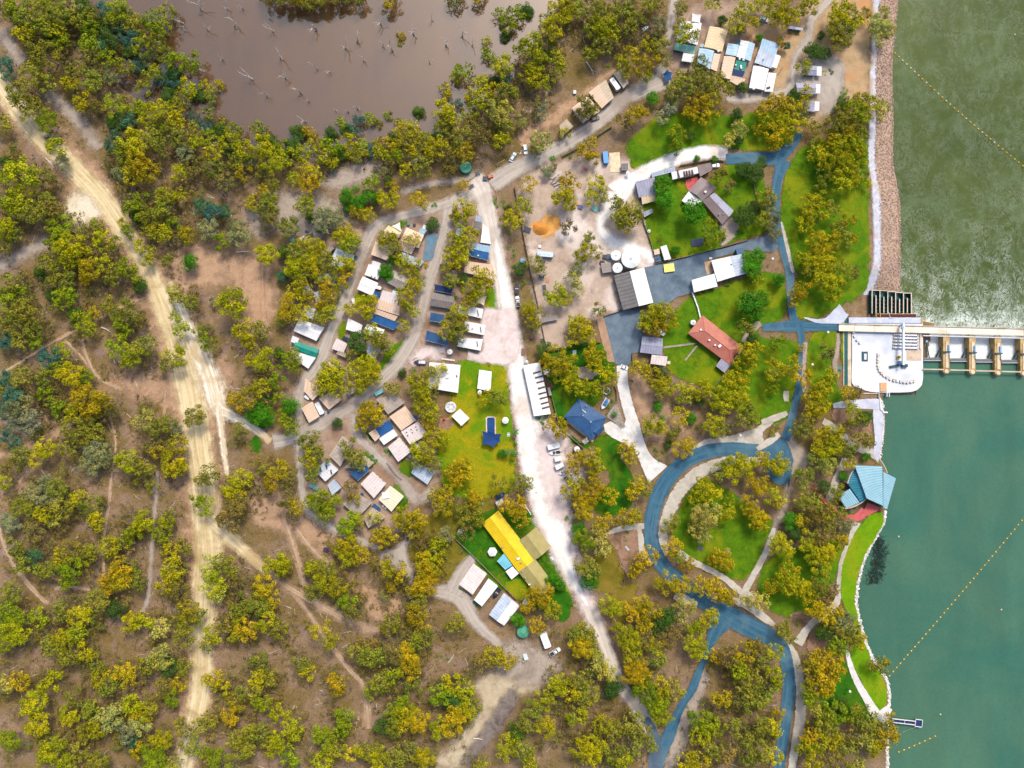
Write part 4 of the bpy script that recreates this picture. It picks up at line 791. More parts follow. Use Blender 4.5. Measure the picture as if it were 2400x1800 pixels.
t = building('long white unit block with dark roof slots beside the white road', Z(1200, 450, 1/K), [('95 1498,240 1472,335 1918,190 1938', 's', 'white')], 'unit_block', 'units', h=3.0, rise=.4, wall='white',
         bits=[('slot', x, y, 3.6, .7, 14) for x, y in ((215, 1558), (232, 1598), (245, 1640), (258, 1690), (262, 1738), (272, 1778), (283, 1822), (292, 1862))])
building('white amenities block with roof hatches on the lawn', t11, [('1500 1470,1768 1495,1745 1735,1480 1690', 's', 'white')], 'amenities_block', 'amenities block', wall='white', h=3.0, rise=.3, bits=[('sky', 1560, 1545, 1, 1), ('sky', 1658, 1555, 1, 1), ('sky', 1655, 1600, 1.2, 1), ('vent', 1630, 1530, .5), ('air', 1580, 1590, .8), ('slot', 1735, 1590, .5, 1)])
building('white rectangular kitchen shelter on the yellow lawn', t11, [('1930 1535,2038 1552,2026 1722,1912 1700', 's', 'white')], 'kitchen_shelter', 'shelter', h=2.8, rise=.2, wall='white')
building('white diamond-set shelter roof by the playground', t12, [('1762 214,1846 296,1776 362,1690 276', 's', 'white')], 'picnic_shelter', 'shelter', h=2.6, rise=.2, wall='white')
building('small shed by the top right track', t30, [('175 225,300 245,298 262,172 245', 's', 'silver')], 'garden_shed', 'shed', h=2.3, rise=.2, wall='grey')
building('grey box shed beside the beige slab', t20, [('942 1415,1000 1412,1002 1468,945 1470', 's', 'dgrey')], 'garden_shed', 'shed', h=2.3, rise=.2, wall='grey')
sail('white square shade sail at the top of the camp', a20, '1010 172,1130 188,1112 300,1000 275', (255, 255, 255))
sail('white triangular shade sail on the cream cabin', zc1, '2045 150,2075 318,1900 220', (252, 246, 230))
sail('beige square shade sail beside the white road', t11, '1912 885,1995 898,1972 982,1902 955', (226, 208, 180))
sail('navy shade sail over the end of the swimming pool', t12, '1952 405,2120 432,2112 500,2052 546,1955 520', (24, 62, 122), 3.4)
sail('dark teal shade sail beside the white gabled cabin', a20, '1545 560,1640 512,1630 585', (30, 100, 120))
sail('dark blue round shade cover on the grey bend', a20, '625 960,680 905,745 935,745 1040,660 1062', (28, 80, 130), 2.6)
mk('tank_teal', A(60, 150, 130), A(80, 165, 140), .6)
tank('largest of the three white water tanks', t21, 1027, 575, 21.5, 5.0, 'tank_white'); tank('upper small white tank beside the largest tank', t21, 898, 548, 11.5, 4.0, 'tank_white'); tank('lower small white tank beside the long shed', t21, 912, 655, 11.5, 4.0, 'tank_white')
tank('round turquoise tank near the pond road', t10, 1812, 1443, 13, 2.6, 'tank_green'); tank('round green tank below the yellow house', t23, 95, 485, 13.5, 2.6, 'tank_green')
tank('small white rain tank at the red house corner', t21, 1567, 1127, 6, 2.4, 'tank_white'); tank('small pale tank at the unit block end', t21, 125, 1468, 4, 2.0, 'tank_white'); tank('white round garden tank by the garden fence', zh, 285, 1185, 3.6, 1.8, 'tank_white')
tank('white round tank under trees below the caravans', zb, 1125, 1128, 6.5, 2.4, 'tank_white')
# ------------------------------------------------------------------ trees
TREES = {
(0,0): "70 5 8 d;79 12 7 o;88 6 7 b;85 20 7 d;95 14 7 o;98 24 7 b;188 112 7 d;178 106 7 b;168 112 7 o;158 118 7 o;195 126 7 d;205 140 7 o;148 112 7 o;135 112 7 g;5 8 9 o;13 10 9 g;24 14 10 o;35 8 9 o;45 5 8 g;52 12 9 o;62 10 9 s;66 18 8 o;28 26 9 o;22 30 8 y;38 24 8 o;50 27 7 y;55 36 7 g;45 34 7 d;63 20 6 y;78 25 7 g;88 28 7 d;78 38 8 g;95 36 7 d;80 46 8 o;93 50 7 g;105 56 8 o;40 48 11 o;20 54 9 o;30 64 10 o;42 72 8 o;5 57 7 b;8 66 6 b;67 62 8 o;62 73 7 y;80 70 9 o;95 66 7 s;72 88 8 y;82 92 6 k;18 83 10 o;28 92 8 o;26 100 7 w;43 105 9 g;50 128 8 y;45 120 6 s;5 106 7 o;98 92 9 g;100 105 8 d;118 95 6 g;122 92 6 g;112 106 7 b;100 5 10 g;108 12 7 g;130 15 9 g;126 24 8 o;134 35 9 o;150 50 8 g;165 52 8 g;140 45 7 o;125 50 6 s;145 60 7 d;112 28 8 b;120 38 8 o;116 52 7 b;128 64 7 o;148 66 7 b;155 84 7 o;142 80 7 d;150 94 7 y;122 74 7 o;108 40 7 d;112 18 8 o;138 22 7 g;142 8 7 o;133 58 5 y;137 67 6 b;145 72 6 d;160 74 8 y;168 80 6 d;175 72 5 y;186 72 5 a;180 82 6 o;130 100 9 y;140 92 7 y;150 104 8 y;165 100 6 b;178 96 6 o;190 102 4 o;115 125 11 y;130 120 10 o;142 128 8 o;100 122 8 b;108 134 8 g;120 142 10 a;130 150 8 a;115 152 8 y;170 124 6 y;180 118 6 g;185 132 7 y;200 120 10 y;210 130 8 y;200 112 7 o;160 132 7 s;170 145 8 k;185 145 8 o;155 150 7 y;210 150 7 a;215 140 6 s;25 150 13 y;40 152 10 o;8 155 7 g;14 145 7 g;55 140 6 s;105 150 7 s;5 140 6 d;195 158 7 k;70 12 8 d;85 40 6 b",
(1,0): "10 122 7 d;30 124 7 d;40 132 7 y;70 132 7 d;88 134 6 o;98 128 6 b;108 132 6 y;118 118 6 d;128 122 6 o;148 120 6 o;150 130 6 y;155 117 6 d;172 88 6 b;184 98 6 o;200 86 6 y;204 68 6 d;206 92 6 o;5 128 10 y;14 140 9 y;25 136 8 y;2 112 8 o;22 128 7 g;42 143 6 y;45 158 10 a;52 152 7 y;33 155 6 y;34 112 7 d;44 112 5 a;50 122 6 y;57 132 8 y;64 126 8 g;66 138 6 y;62 112 6 d;72 104 5 g;80 120 7 y;85 105 8 b;76 110 6 d;90 125 6 g;80 130 6 y;92 132 5 y;97 101 5 g;104 104 4 g;104 125 5 a;113 98 4 g;122 104 4 s;112 124 7 a;121 126 6 y;125 112 8 a;133 110 7 y;140 95 6 d;140 118 6 y;120 135 6 g;134 130 6 y;130 148 6 y;145 145 8 o;138 140 6 s;158 126 9 y;162 95 9 y;170 102 7 y;160 108 6 y;163 75 6 y;165 112 5 o;180 60 8 g;172 65 5 y;124 28 4 a;124 35 3 o;199 33 4 y;200 45 6 g;193 75 8 y;196 67 5 y;190 92 7 y;185 82 5 y;212 56 9 y;216 65 6 b;208 78 7 a;216 80 8 o;210 98 10 w;215 110 7 o;178 118 8 o;180 132 8 a;195 120 8 k;212 122 7 y;205 112 5 k;170 128 5 o;210 10 6 g;218 18 7 g;215 28 5 d;170 140 6 k;172 155 7 d;165 148 6 k;180 160 5 a;108 150 6 s;100 158 7 g;115 156 5 d;118 162 6 a;140 163 8 a;150 160 6 a;5 148 6 o;15 158 7 o;8 164 6 a;203 158 5 y;211 155 5 o;10 -7 9 o;22 -8 10 o;34 -8 11 a;48 -8 11 o;62 -7 9 a;76 -8 9 o;88 -7 9 o;113 -7 9 a;172 -6 8 o;192 -7 7 a",
(2,0): "3 10 8 g;12 5 7 d;40 5 8 y;50 8 7 y;45 14 6 y;35 24 10 y;30 16 6 o;18 40 10 y;10 45 8 o;22 52 9 y;12 62 6 a;28 50 6 d;20 68 8 y;38 52 8 y;40 62 6 y;32 38 6 o;30 72 6 y;2 80 4 y;8 105 5 w;25 98 7 s;30 108 6 s;60 10 8 o;72 12 9 o;85 8 8 o;70 26 8 o;80 22 10 y;86 30 8 y;97 10 8 o;105 18 9 o;100 26 8 o;78 40 8 o;66 48 7 o;118 5 7 y;127 22 7 s;124 33 5 b;95 55 7 y;103 48 8 a;118 40 7 y;128 42 8 o;112 58 8 a;122 52 8 a;132 52 6 o;115 66 6 y;100 64 5 a;65 92 9 o;60 100 6 k;43 105 7 a;45 115 5 y;25 122 8 w;34 125 7 w;20 130 5 s;78 105 7 y;75 112 5 a;104 80 7 y;100 90 9 a;105 100 8 a;95 105 6 k;100 110 5 k;112 98 6 a;122 84 6 e;66 128 9 a;70 136 6 a;22 145 9 s;12 150 7 o;15 160 7 a;30 148 5 s;48 155 7 a;52 162 7 a;72 158 7 y;78 162 5 y;145 22 6 o;148 30 8 y;145 8 6 o;155 30 7 y;174 5 7 w;182 18 5 d;192 22 8 y;200 10 8 y;205 20 7 y;198 25 5 d;210 5 6 y;214 33 4 e;162 55 7 o;158 66 8 o;145 68 7 y;150 76 8 o;165 72 9 o;175 70 8 o;140 78 8 o;138 86 7 s;155 84 8 k;172 85 8 y;160 90 9 a;165 100 8 a;155 98 7 a;175 98 7 y;183 78 8 o;188 90 6 y;196 88 6 e;194 98 6 d;132 98 9 s;142 118 8 g;140 128 6 g;142 112 5 g;154 118 4 d;196 112 7 w;187 122 6 w;195 120 5 d;216 95 8 a;218 105 7 y;212 112 5 a;200 75 5 d;160 137 3 e;175 137 3 e;178 152 7 k;187 162 6 k;130 160 9 e;200 145 7 d;210 150 8 d;215 140 6 d",
(3,0): "3 8 9 y;15 10 9 y;20 16 7 y;10 18 8 a;35 5 8 y;42 12 7 y;30 8 6 o;62 8 8 y;60 18 9 y;66 25 9 o;58 28 9 o;62 38 8 o;70 12 8 o;76 20 7 y;84 12 5 o;98 12 7 w;95 22 9 w;102 25 8 w;96 33 8 w;46 30 4 d;28 38 5 g;26 50 9 o;30 58 7 y;40 44 8 d;48 46 7 d;10 36 4 o;15 40 4 b;18 76 6 y;22 84 7 d;32 80 6 y;8 90 10 a;18 95 9 a;26 100 8 o;10 105 9 y;22 108 9 y;5 115 8 a;15 120 7 y;30 90 6 y;5 125 6 a;66 90 7 d;75 95 9 g;68 105 9 o;80 88 8 o;88 92 8 y;95 98 8 w;100 92 6 w;78 105 8 g;60 100 7 o;55 110 8 o;52 120 8 a;65 118 8 y;72 112 8 a;60 128 9 y;72 125 8 y;80 118 6 g;50 132 8 y;42 112 5 o;40 126 6 o;42 135 8 y;56 140 9 y;66 138 8 y;75 132 8 y;48 148 7 o;60 150 8 y;70 145 7 y;78 140 6 y;62 160 8 y;72 155 7 y;80 150 6 o;45 160 6 o;85 158 4 y;36 108 5 o",
(0,1): "8 8 10 g;22 8 11 y;30 18 10 o;12 20 8 g;40 10 10 o;48 15 8 k;6 32 9 y;14 36 7 o;3 45 7 o;55 32 10 g;48 40 8 g;45 28 6 o;62 48 11 y;72 54 8 y;60 58 8 y;84 28 5 g;72 36 6 o;90 42 8 y;100 45 6 o;42 62 8 o;50 72 8 o;35 70 6 d;80 68 9 a;90 62 7 y;75 74 6 a;110 65 8 g;116 72 6 g;100 74 7 o;122 80 6 d;60 78 8 o;55 92 8 g;62 90 7 g;45 88 6 d;10 78 8 o;8 90 8 g;16 86 6 g;20 102 8 o;8 105 9 o;30 108 8 o;15 115 9 o;30 120 7 o;5 128 8 b;20 130 7 o;32 130 6 g;70 110 8 g;76 118 7 y;64 104 6 d;82 104 5 a;95 98 7 o;112 104 10 o;105 112 8 g;110 120 6 g;122 110 7 k;105 135 10 g;118 138 10 y;128 132 8 o;112 146 7 y;45 142 9 b;55 138 7 g;22 145 7 y;30 138 6 y;10 150 6 o;50 152 7 g;62 158 10 y;75 160 6 g;40 160 7 o;20 160 8 o;5 162 7 b;115 15 8 g;122 8 7 g;118 20 7 d;108 28 5 y;112 34 6 g;130 22 9 o;140 15 8 o;145 5 9 y;158 3 6 y;140 35 8 y;128 35 6 o;150 28 6 g;162 38 7 a;122 48 6 y;130 52 6 y;145 60 5 o;128 60 5 y;163 61 7 e;185 20 8 b;195 18 6 b;175 12 7 b;180 32 8 s;192 42 7 g;210 38 10 s;205 30 7 s;218 10 6 a;155 92 7 o;165 96 6 o;150 86 5 y;200 96 12 y;208 92 7 o;186 94 4 s;152 108 5 g;157 120 7 g;172 120 5 g;180 130 7 g;150 142 9 y;145 150 6 o;212 118 9 y;216 130 7 y;218 145 6 y",
(1,1): "5 3 5 a;42 13 8 y;45 8 6 y;46 22 5 d;78 5 7 e;88 8 7 e;96 4 7 e;105 4 6 e;80 12 5 e;87 17 6 a;98 20 6 y;100 32 8 y;98 42 6 y;115 5 9 y;125 3 8 y;10 12 10 o;12 22 9 k;28 30 9 o;60 25 10 s;68 20 8 s;58 30 6 b;72 28 6 s;75 42 9 y;82 46 8 g;78 35 7 a;85 40 6 y;140 15 9 y;150 18 8 o;142 8 8 a;152 28 6 d;157 14 5 d;180 15 9 y;182 5 7 o;178 22 8 y;172 20 5 a;10 55 9 y;25 52 7 d;35 52 8 o;42 46 8 y;52 50 9 y;45 58 8 y;58 56 8 y;35 65 9 y;48 66 9 y;60 62 8 o;25 72 6 b;42 72 7 o;5 65 7 o;75 62 8 y;80 64 7 y;68 70 6 o;76 72 7 a;58 75 7 y;60 82 7 a;72 82 7 y;40 82 8 a;35 88 8 y;45 92 7 a;62 92 8 a;30 100 10 a;40 105 8 y;22 110 6 g;62 102 9 y;55 108 7 o;65 108 7 g;58 96 7 a;115 45 9 o;120 50 7 o;112 40 7 y;118 58 5 e;112 68 7 e;115 72 5 e;135 42 7 w;128 60 7 y;140 65 7 y;148 70 6 y;128 68 5 y;136 72 5 y;128 90 8 y;135 82 8 a;140 92 8 a;150 90 6 a;130 98 6 a;136 103 6 y;145 98 5 y;142 78 5 g;92 98 9 y;100 95 6 y;82 102 6 y;98 105 6 y;128 115 6 y;132 120 6 o;102 122 8 y;108 128 8 o;88 130 10 d;85 140 7 o;92 142 6 d;105 135 6 y;115 135 6 g;95 150 9 y;85 155 8 y;100 158 9 y;92 162 7 y;65 155 10 y;55 155 7 y;72 160 7 y;60 162 8 y;25 145 8 g;32 140 6 g;20 140 6 d;35 150 7 g;45 155 7 b;40 162 6 b;5 120 8 o;8 145 9 y;18 163 7 g;170 40 6 y;178 35 7 y;186 36 6 y;182 45 7 y;175 50 8 y;168 55 7 y;178 58 8 y;172 62 7 a;165 68 6 o;170 78 6 o;165 76 5 o;178 75 5 d;192 72 8 y;198 75 8 y;185 84 8 y;195 85 7 y;188 92 7 y;182 95 6 a;175 105 8 y;170 112 9 o;165 120 8 y;175 122 8 o;178 115 6 a;172 128 4 o;150 160 9 y;158 155 7 y;140 162 8 o;215 25 5 y;218 15 4 d;120 155 7 k;126 156 4 d",
(2,1): "3 25 9 y;10 12 8 y;45 5 10 y;50 10 6 y;68 5 7 y;78 3 6 o;98 18 12 o;105 22 8 o;92 12 8 o;96 30 7 y;48 31 7 k;65 45 6 o;62 52 7 y;72 52 6 o;58 57 6 y;66 39 5 o;55 68 6 o;52 75 7 w;56 85 6 w;20 62 7 o;25 68 5 o;7 65 7 d;38 88 10 y;45 92 7 y;18 108 9 a;14 100 6 y;75 102 6 o;58 118 10 y;65 125 8 y;55 112 7 y;52 128 6 y;120 108 9 y;130 105 9 y;125 115 9 a;115 115 7 y;138 112 6 a;28 135 7 d;27 145 5 d;38 145 11 a;48 150 9 y;30 150 7 a;68 140 8 a;75 142 8 y;70 148 7 y;38 158 7 y;80 155 8 y;85 160 7 y;52 163 9 y;110 152 8 a;118 158 8 a;128 158 7 d;130 163 8 a;158 17 12 e;132 8 9 e;172 35 11 g;142 50 4 e;200 20 9 d;208 15 7 d;205 60 9 e;212 55 8 e;210 68 8 e;212 75 6 g;205 95 11 e;215 92 8 e;212 105 7 e;200 118 8 o;202 138 8 y;210 135 7 y;195 148 6 y;206 145 7 y;208 128 6 d;218 5 8 o;216 25 7 o;190 162 8 y;200 160 7 y",
(3,1): "3 8 7 s;5 18 7 s;3 28 6 s;6 38 6 s;35 12 9 y;45 8 8 y;42 20 9 y;30 28 7 y;55 15 7 o;70 25 6 a;40 42 8 a;45 45 9 a;55 42 8 a;65 40 8 o;72 40 5 a;48 55 8 y;60 30 7 o;30 58 7 y;40 60 9 y;50 62 7 y;35 68 7 o;48 70 6 y;60 65 7 o;72 70 6 k;48 78 9 y;58 82 8 y;55 90 7 y;28 85 8 a;22 92 7 a;10 75 6 e;8 130 7 g;50 138 7 k;28 135 4 a;5 155 10 a;20 152 9 a;28 160 8 a;52 160 8 y",
(0,2): "5 5 7 o;12 12 9 b;20 20 10 s;28 30 10 s;5 22 7 b;15 30 9 s;40 8 7 g;45 15 6 o;52 22 7 g;75 12 11 a;88 15 10 a;80 22 9 a;65 25 8 y;75 32 9 o;95 20 8 k;60 38 8 o;72 45 8 o;82 42 8 o;10 48 8 b;40 55 8 y;35 62 9 y;60 55 7 o;85 58 9 s;78 68 9 s;88 65 8 s;95 60 7 s;20 62 8 o;28 75 9 s;10 72 7 k;5 85 6 y;40 85 8 s;50 90 8 o;30 95 9 s;45 100 8 s;55 108 8 o;40 112 8 y;48 118 6 w;20 108 9 o;10 120 8 s;30 125 9 k;15 140 8 o;70 100 8 y;80 105 9 o;85 118 8 y;92 108 5 o;125 32 9 w;138 38 8 o;145 35 7 o;152 38 5 s;135 52 8 k;142 58 9 a;155 52 8 a;112 65 10 y;125 72 8 o;150 70 10 y;158 72 6 y;135 80 7 a;118 84 3 y;132 88 6 o;170 28 9 o;182 78 8 o;175 82 6 o;178 105 8 g;172 100 6 g;200 88 9 y;210 82 8 y;205 98 8 a;205 105 9 k;200 118 10 k;125 118 9 y;135 112 8 y;120 125 6 y;140 128 8 g;145 118 6 y;115 130 7 g;108 135 7 o;95 140 8 y;88 142 6 o;60 145 10 k;70 150 9 g;62 158 9 g;55 150 8 y;80 145 7 o;30 150 7 b;20 155 8 o;40 160 8 o;105 158 9 a;115 160 8 o;150 145 8 a;160 140 7 o;150 158 9 y;182 155 9 w;192 155 8 o;200 158 8 o;215 10 10 a;205 15 8 a;220 25 8 a;218 28 6 e;208 40 6 o",
(1,2): "5 4 7 y;20 12 6 g;30 20 8 e;29 33 8 g;32 38 7 g;3 25 9 e;8 30 7 e;22 25 5 g;58 2 8 y;65 2 9 y;72 3 8 y;88 2 8 y;105 5 7 o;118 4 7 o;140 3 10 y;150 5 7 o;70 34 5 d;100 22 9 a;95 28 8 a;105 28 8 a;92 35 7 a;48 48 9 o;52 55 8 o;45 60 8 y;55 65 7 o;47 68 7 y;50 78 7 o;80 55 8 o;85 62 8 o;88 50 6 o;90 68 7 o;20 75 9 a;28 80 9 k;15 85 8 a;28 100 9 k;35 105 8 a;32 115 6 k;8 75 7 o;55 100 10 g;65 105 9 g;60 112 8 g;82 90 7 k;85 98 6 a;145 20 9 y;152 25 8 y;150 35 7 a;155 45 9 y;162 48 7 y;140 55 7 y;142 60 8 y;140 68 6 o;150 62 7 y;155 70 7 o;170 75 8 a;178 70 7 a;182 75 8 a;175 84 7 a;165 95 8 a;155 95 7 a;160 105 9 a;145 108 8 a;130 115 10 a;140 118 9 a;135 125 8 a;175 105 8 o;180 115 7 o;185 95 6 a;190 100 7 a;190 110 8 o;192 118 6 o;210 85 7 o;200 12 7 y;210 12 7 o;213 60 4 e;80 120 9 g;88 118 7 y;82 128 9 y;78 135 8 a;85 140 10 a;78 148 9 y;90 148 8 a;115 130 8 a;108 128 7 a;105 135 7 a;165 130 7 s;158 140 8 y;150 150 8 y;145 155 9 a;155 158 8 a;18 155 10 y;12 160 8 y;25 158 7 y;50 160 8 y;60 158 9 o;115 160 8 y;125 162 8 a;108 142 3 e;103 115 6 w;218 105 9 a",
(2,2): "55 2 8 y;65 3 7 y;75 4 7 y;38 35 8 a;42 42 7 a;8 85 9 o;14 92 8 o;3 105 9 a;8 115 8 a;55 64 7 a;52 72 7 a;68 62 9 a;72 70 8 y;70 78 6 a;98 55 8 a;102 62 7 a;55 85 8 o;50 92 8 a;60 95 8 a;70 92 9 a;65 100 8 a;62 108 9 a;80 118 7 a;75 125 7 a;85 97 7 a;105 92 8 a;115 90 7 o;108 85 7 a;98 115 8 a;105 115 7 y;58 125 7 e;62 135 9 g;75 130 8 w;78 142 7 w;62 155 9 o;68 160 8 o;130 2 9 y;145 5 8 y;155 8 8 y;165 5 9 y;178 12 9 y;185 18 8 y;195 10 10 y;200 20 8 o;150 12 7 o;145 28 8 a;127 20 5 e;120 35 9 y;128 38 6 y;162 15 5 d;155 30 5 e;175 35 9 y;182 38 8 o;200 30 8 o;208 32 7 o;148 55 9 a;140 42 6 o;135 52 4 d;190 68 9 y;200 70 9 y;180 75 8 o;190 78 8 y;212 85 9 a;215 65 7 a;165 90 9 y;160 98 8 y;172 95 8 y;165 115 10 w;172 110 8 w;160 125 8 w;165 130 7 w;185 110 7 y;188 98 5 g;205 105 9 a;210 115 8 a;215 120 8 a;138 118 7 o;135 125 6 o;138 140 8 a;142 148 7 o;118 148 8 a;110 155 8 a;105 160 7 a;152 155 6 a;180 148 8 a;185 155 7 a;175 152 6 a",
(3,2): "3 3 6 g;45 5 9 y;35 10 8 a;40 20 9 y;48 18 7 a;35 28 7 y;68 10 8 a;75 8 6 k;25 38 7 o;32 40 7 o;72 25 8 g;85 28 6 d;80 32 6 g;70 38 7 k;80 48 7 o;86 50 6 o;48 45 9 a;55 42 9 y;45 55 8 y;52 55 9 y;60 52 7 a;42 65 8 o;50 70 9 w;55 65 6 e;68 55 8 o;70 68 6 y;85 63 4 e;5 68 10 y;13 70 6 a;30 82 9 o;48 88 6 d;60 92 6 g;56 98 6 o;65 80 4 e;3 95 8 y;10 100 7 y;38 98 8 o;30 100 8 o;40 108 8 o;48 110 8 a;42 115 9 k;50 120 8 o;30 120 8 a;20 118 8 e;60 112 7 o;68 122 7 s;35 132 8 o;10 140 10 y;25 130 7 d;45 132 8 k;35 142 9 y;48 145 9 y;60 135 8 a;45 155 9 y;18 160 8 a",
(0,3): "10 12 9 o;8 30 8 g;15 35 9 g;5 45 9 g;15 48 10 y;5 58 8 g;35 35 8 g;45 25 9 y;55 30 8 o;60 5 7 g;70 33 9 y;80 35 7 o;85 20 9 o;95 5 9 a;105 5 9 a;120 5 7 o;130 8 10 o;145 8 8 y;155 12 9 k;115 40 9 y;125 38 8 y;100 30 8 d;182 5 10 y;190 8 8 y;165 28 10 a;172 35 7 o;158 35 8 o;140 45 8 w;188 15 7 w;55 55 9 y;45 60 8 o;68 50 8 g;75 65 8 y;60 70 8 o;85 75 8 o;140 68 10 w;130 75 8 o;145 80 8 d;160 78 7 o;48 85 6 y;42 95 8 y;18 90 8 a;5 92 8 w;110 85 10 a;88 88 8 y;95 95 8 o;30 110 10 y;35 128 10 y;65 105 8 o;80 115 8 o;60 120 9 y;95 120 10 w;102 118 8 w;115 110 8 y;118 122 7 a;120 128 9 w;110 135 9 s;115 145 7 b;85 130 8 y;75 135 7 o;10 140 9 g;48 145 11 y;42 155 9 y;70 150 8 o;85 158 9 o;60 162 9 y;120 150 7 a;140 140 9 y;135 150 9 g;135 162 10 g;150 160 8 o;128 115 9 y;150 105 7 g;155 92 7 a;142 95 8 k;160 50 9 o;185 50 8 y;180 58 7 o;195 40 8 k;205 48 9 y;215 45 9 a;215 20 8 o;208 30 8 o;185 88 8 a;192 95 7 y;205 108 8 a;200 120 8 a;215 100 9 o;172 130 7 o;180 125 7 o;175 150 6 g;190 158 10 g;215 135 8 o;212 150 9 o;205 140 8 o;160 130 8 o;165 145 8 o",
(1,3): "8 8 10 a;15 20 9 a;5 25 9 o;10 40 9 y;20 45 8 o;45 5 9 y;60 5 9 y;70 8 9 a;50 12 8 o;75 18 8 g;82 25 8 g;85 30 8 k;88 38 7 y;118 8 6 a;140 8 9 a;150 5 10 a;138 20 9 o;140 32 9 a;142 42 8 a;145 52 8 o;138 58 8 o;115 42 8 o;120 38 7 o;110 46 7 a;62 50 11 y;180 35 9 o;172 40 8 o;195 52 7 y;200 50 6 y;40 75 8 o;45 82 7 y;5 75 9 o;12 85 8 o;3 88 8 y;90 65 9 o;98 68 8 o;105 70 8 o;95 58 8 k;120 65 9 k;130 65 9 a;132 75 9 a;135 82 7 a;72 90 8 a;70 98 6 a;108 92 8 o;100 98 8 g;118 85 8 g;135 95 8 o;160 100 9 g;168 92 8 y;180 98 8 y;172 110 9 d;180 118 9 y;170 125 10 a;188 112 7 o;160 130 9 y;205 68 8 a;215 72 8 a;195 75 8 k;5 108 8 g;22 118 8 y;32 130 9 y;78 120 9 g;75 130 7 g;120 115 9 g;130 112 8 g;128 122 10 a;140 125 9 a;120 130 8 o;110 130 8 d;15 145 9 y;5 135 8 o;22 140 8 y;55 135 7 g;60 142 9 g;70 148 8 o;58 160 8 y;85 150 9 y;100 150 8 o;105 155 9 y;120 158 8 o;30 155 8 g;145 155 9 y;130 150 8 o;195 160 7 o;215 150 9 y;220 140 7 y",
(2,3): "15 20 9 a;25 15 10 a;30 25 9 a;35 30 7 o;22 42 7 a;5 38 6 e;35 3 6 e;42 8 6 e;68 5 8 e;55 50 9 o;62 48 8 o;60 60 9 a;68 62 8 o;75 75 8 w;80 80 9 w;85 25 9 y;105 30 10 a;112 25 9 a;120 30 9 a;115 40 8 a;135 5 10 a;145 8 9 a;80 45 7 a;85 55 8 a;95 50 9 y;100 55 9 y;110 60 8 y;105 70 8 y;118 55 8 k;125 60 8 y;125 70 8 o;128 42 9 d;135 35 9 d;140 45 8 k;135 52 9 k;148 30 9 w;155 48 10 y;165 42 9 y;170 35 8 y;158 60 9 y;163 66 6 y;108 80 10 a;102 85 9 a;112 88 8 a;130 95 9 a;115 102 10 g;125 110 9 g;130 118 9 y;140 98 8 o;40 92 9 y;50 98 8 y;60 88 8 o;65 100 9 o;88 98 9 d;60 110 8 o;28 105 9 y;18 115 8 o;15 125 9 o;30 130 9 y;55 122 9 y;78 128 8 y;90 132 8 o;105 125 8 o;112 135 8 o;60 148 10 y;68 155 8 y;70 148 9 y;85 150 8 o;105 145 9 o;95 160 8 y;10 148 8 o;15 158 8 y;3 135 8 d;120 145 6 o;160 122 10 g;168 128 9 g;162 138 8 y;175 132 7 o;190 68 10 k;200 65 9 a;210 60 8 k;178 68 7 a;195 78 9 g;215 70 8 o;200 95 9 o;208 90 9 o;195 105 8 k;180 105 8 a;205 110 8 o;215 105 8 o;165 8 9 a;175 10 9 a;180 15 8 a;188 18 7 a;205 20 8 w;215 22 7 w;160 160 9 y;150 160 8 y;185 150 9 k;205 155 8 o;215 150 9 o;200 140 8 o;175 150 8 o;215 130 8 o;190 128 7 o",
(3,3): "3 8 7 a;12 5 8 y;20 8 9 y;30 12 8 y;35 18 7 a;45 5 9 o;48 18 8 k;55 12 7 k;40 28 8 a;48 32 9 a;55 32 8 a;62 35 7 s;65 40 9 s;70 45 8 o;60 48 8 o;50 48 8 d;60 60 8 g;72 55 8 o;78 55 7 a;12 45 7 o;18 52 6 o;5 65 7 y;35 75 9 a;45 72 9 a;55 72 8 a;40 82 9 a;50 85 9 a;42 92 9 a;50 95 8 a;58 80 7 a;32 98 6 g;36 105 7 g;5 85 8 y;2 95 8 o;8 118 6 a;3 130 8 y;5 155 7 y;98 78 7 o;92 75 6 o;45 118 9 o;55 118 10 g;62 112 8 d;50 128 9 o;75 118 8 o;85 122 9 o;35 135 9 a;42 142 9 y;32 148 9 y;55 140 9 a;65 145 9 o;72 138 9 k;82 140 8 w;88 132 8 o;95 130 8 o;100 138 9 a;104 122 5 a;108 136 6 a;92 142 8 y;90 150 6 y;75 160 8 o;38 158 8 y;55 158 8 k",
}
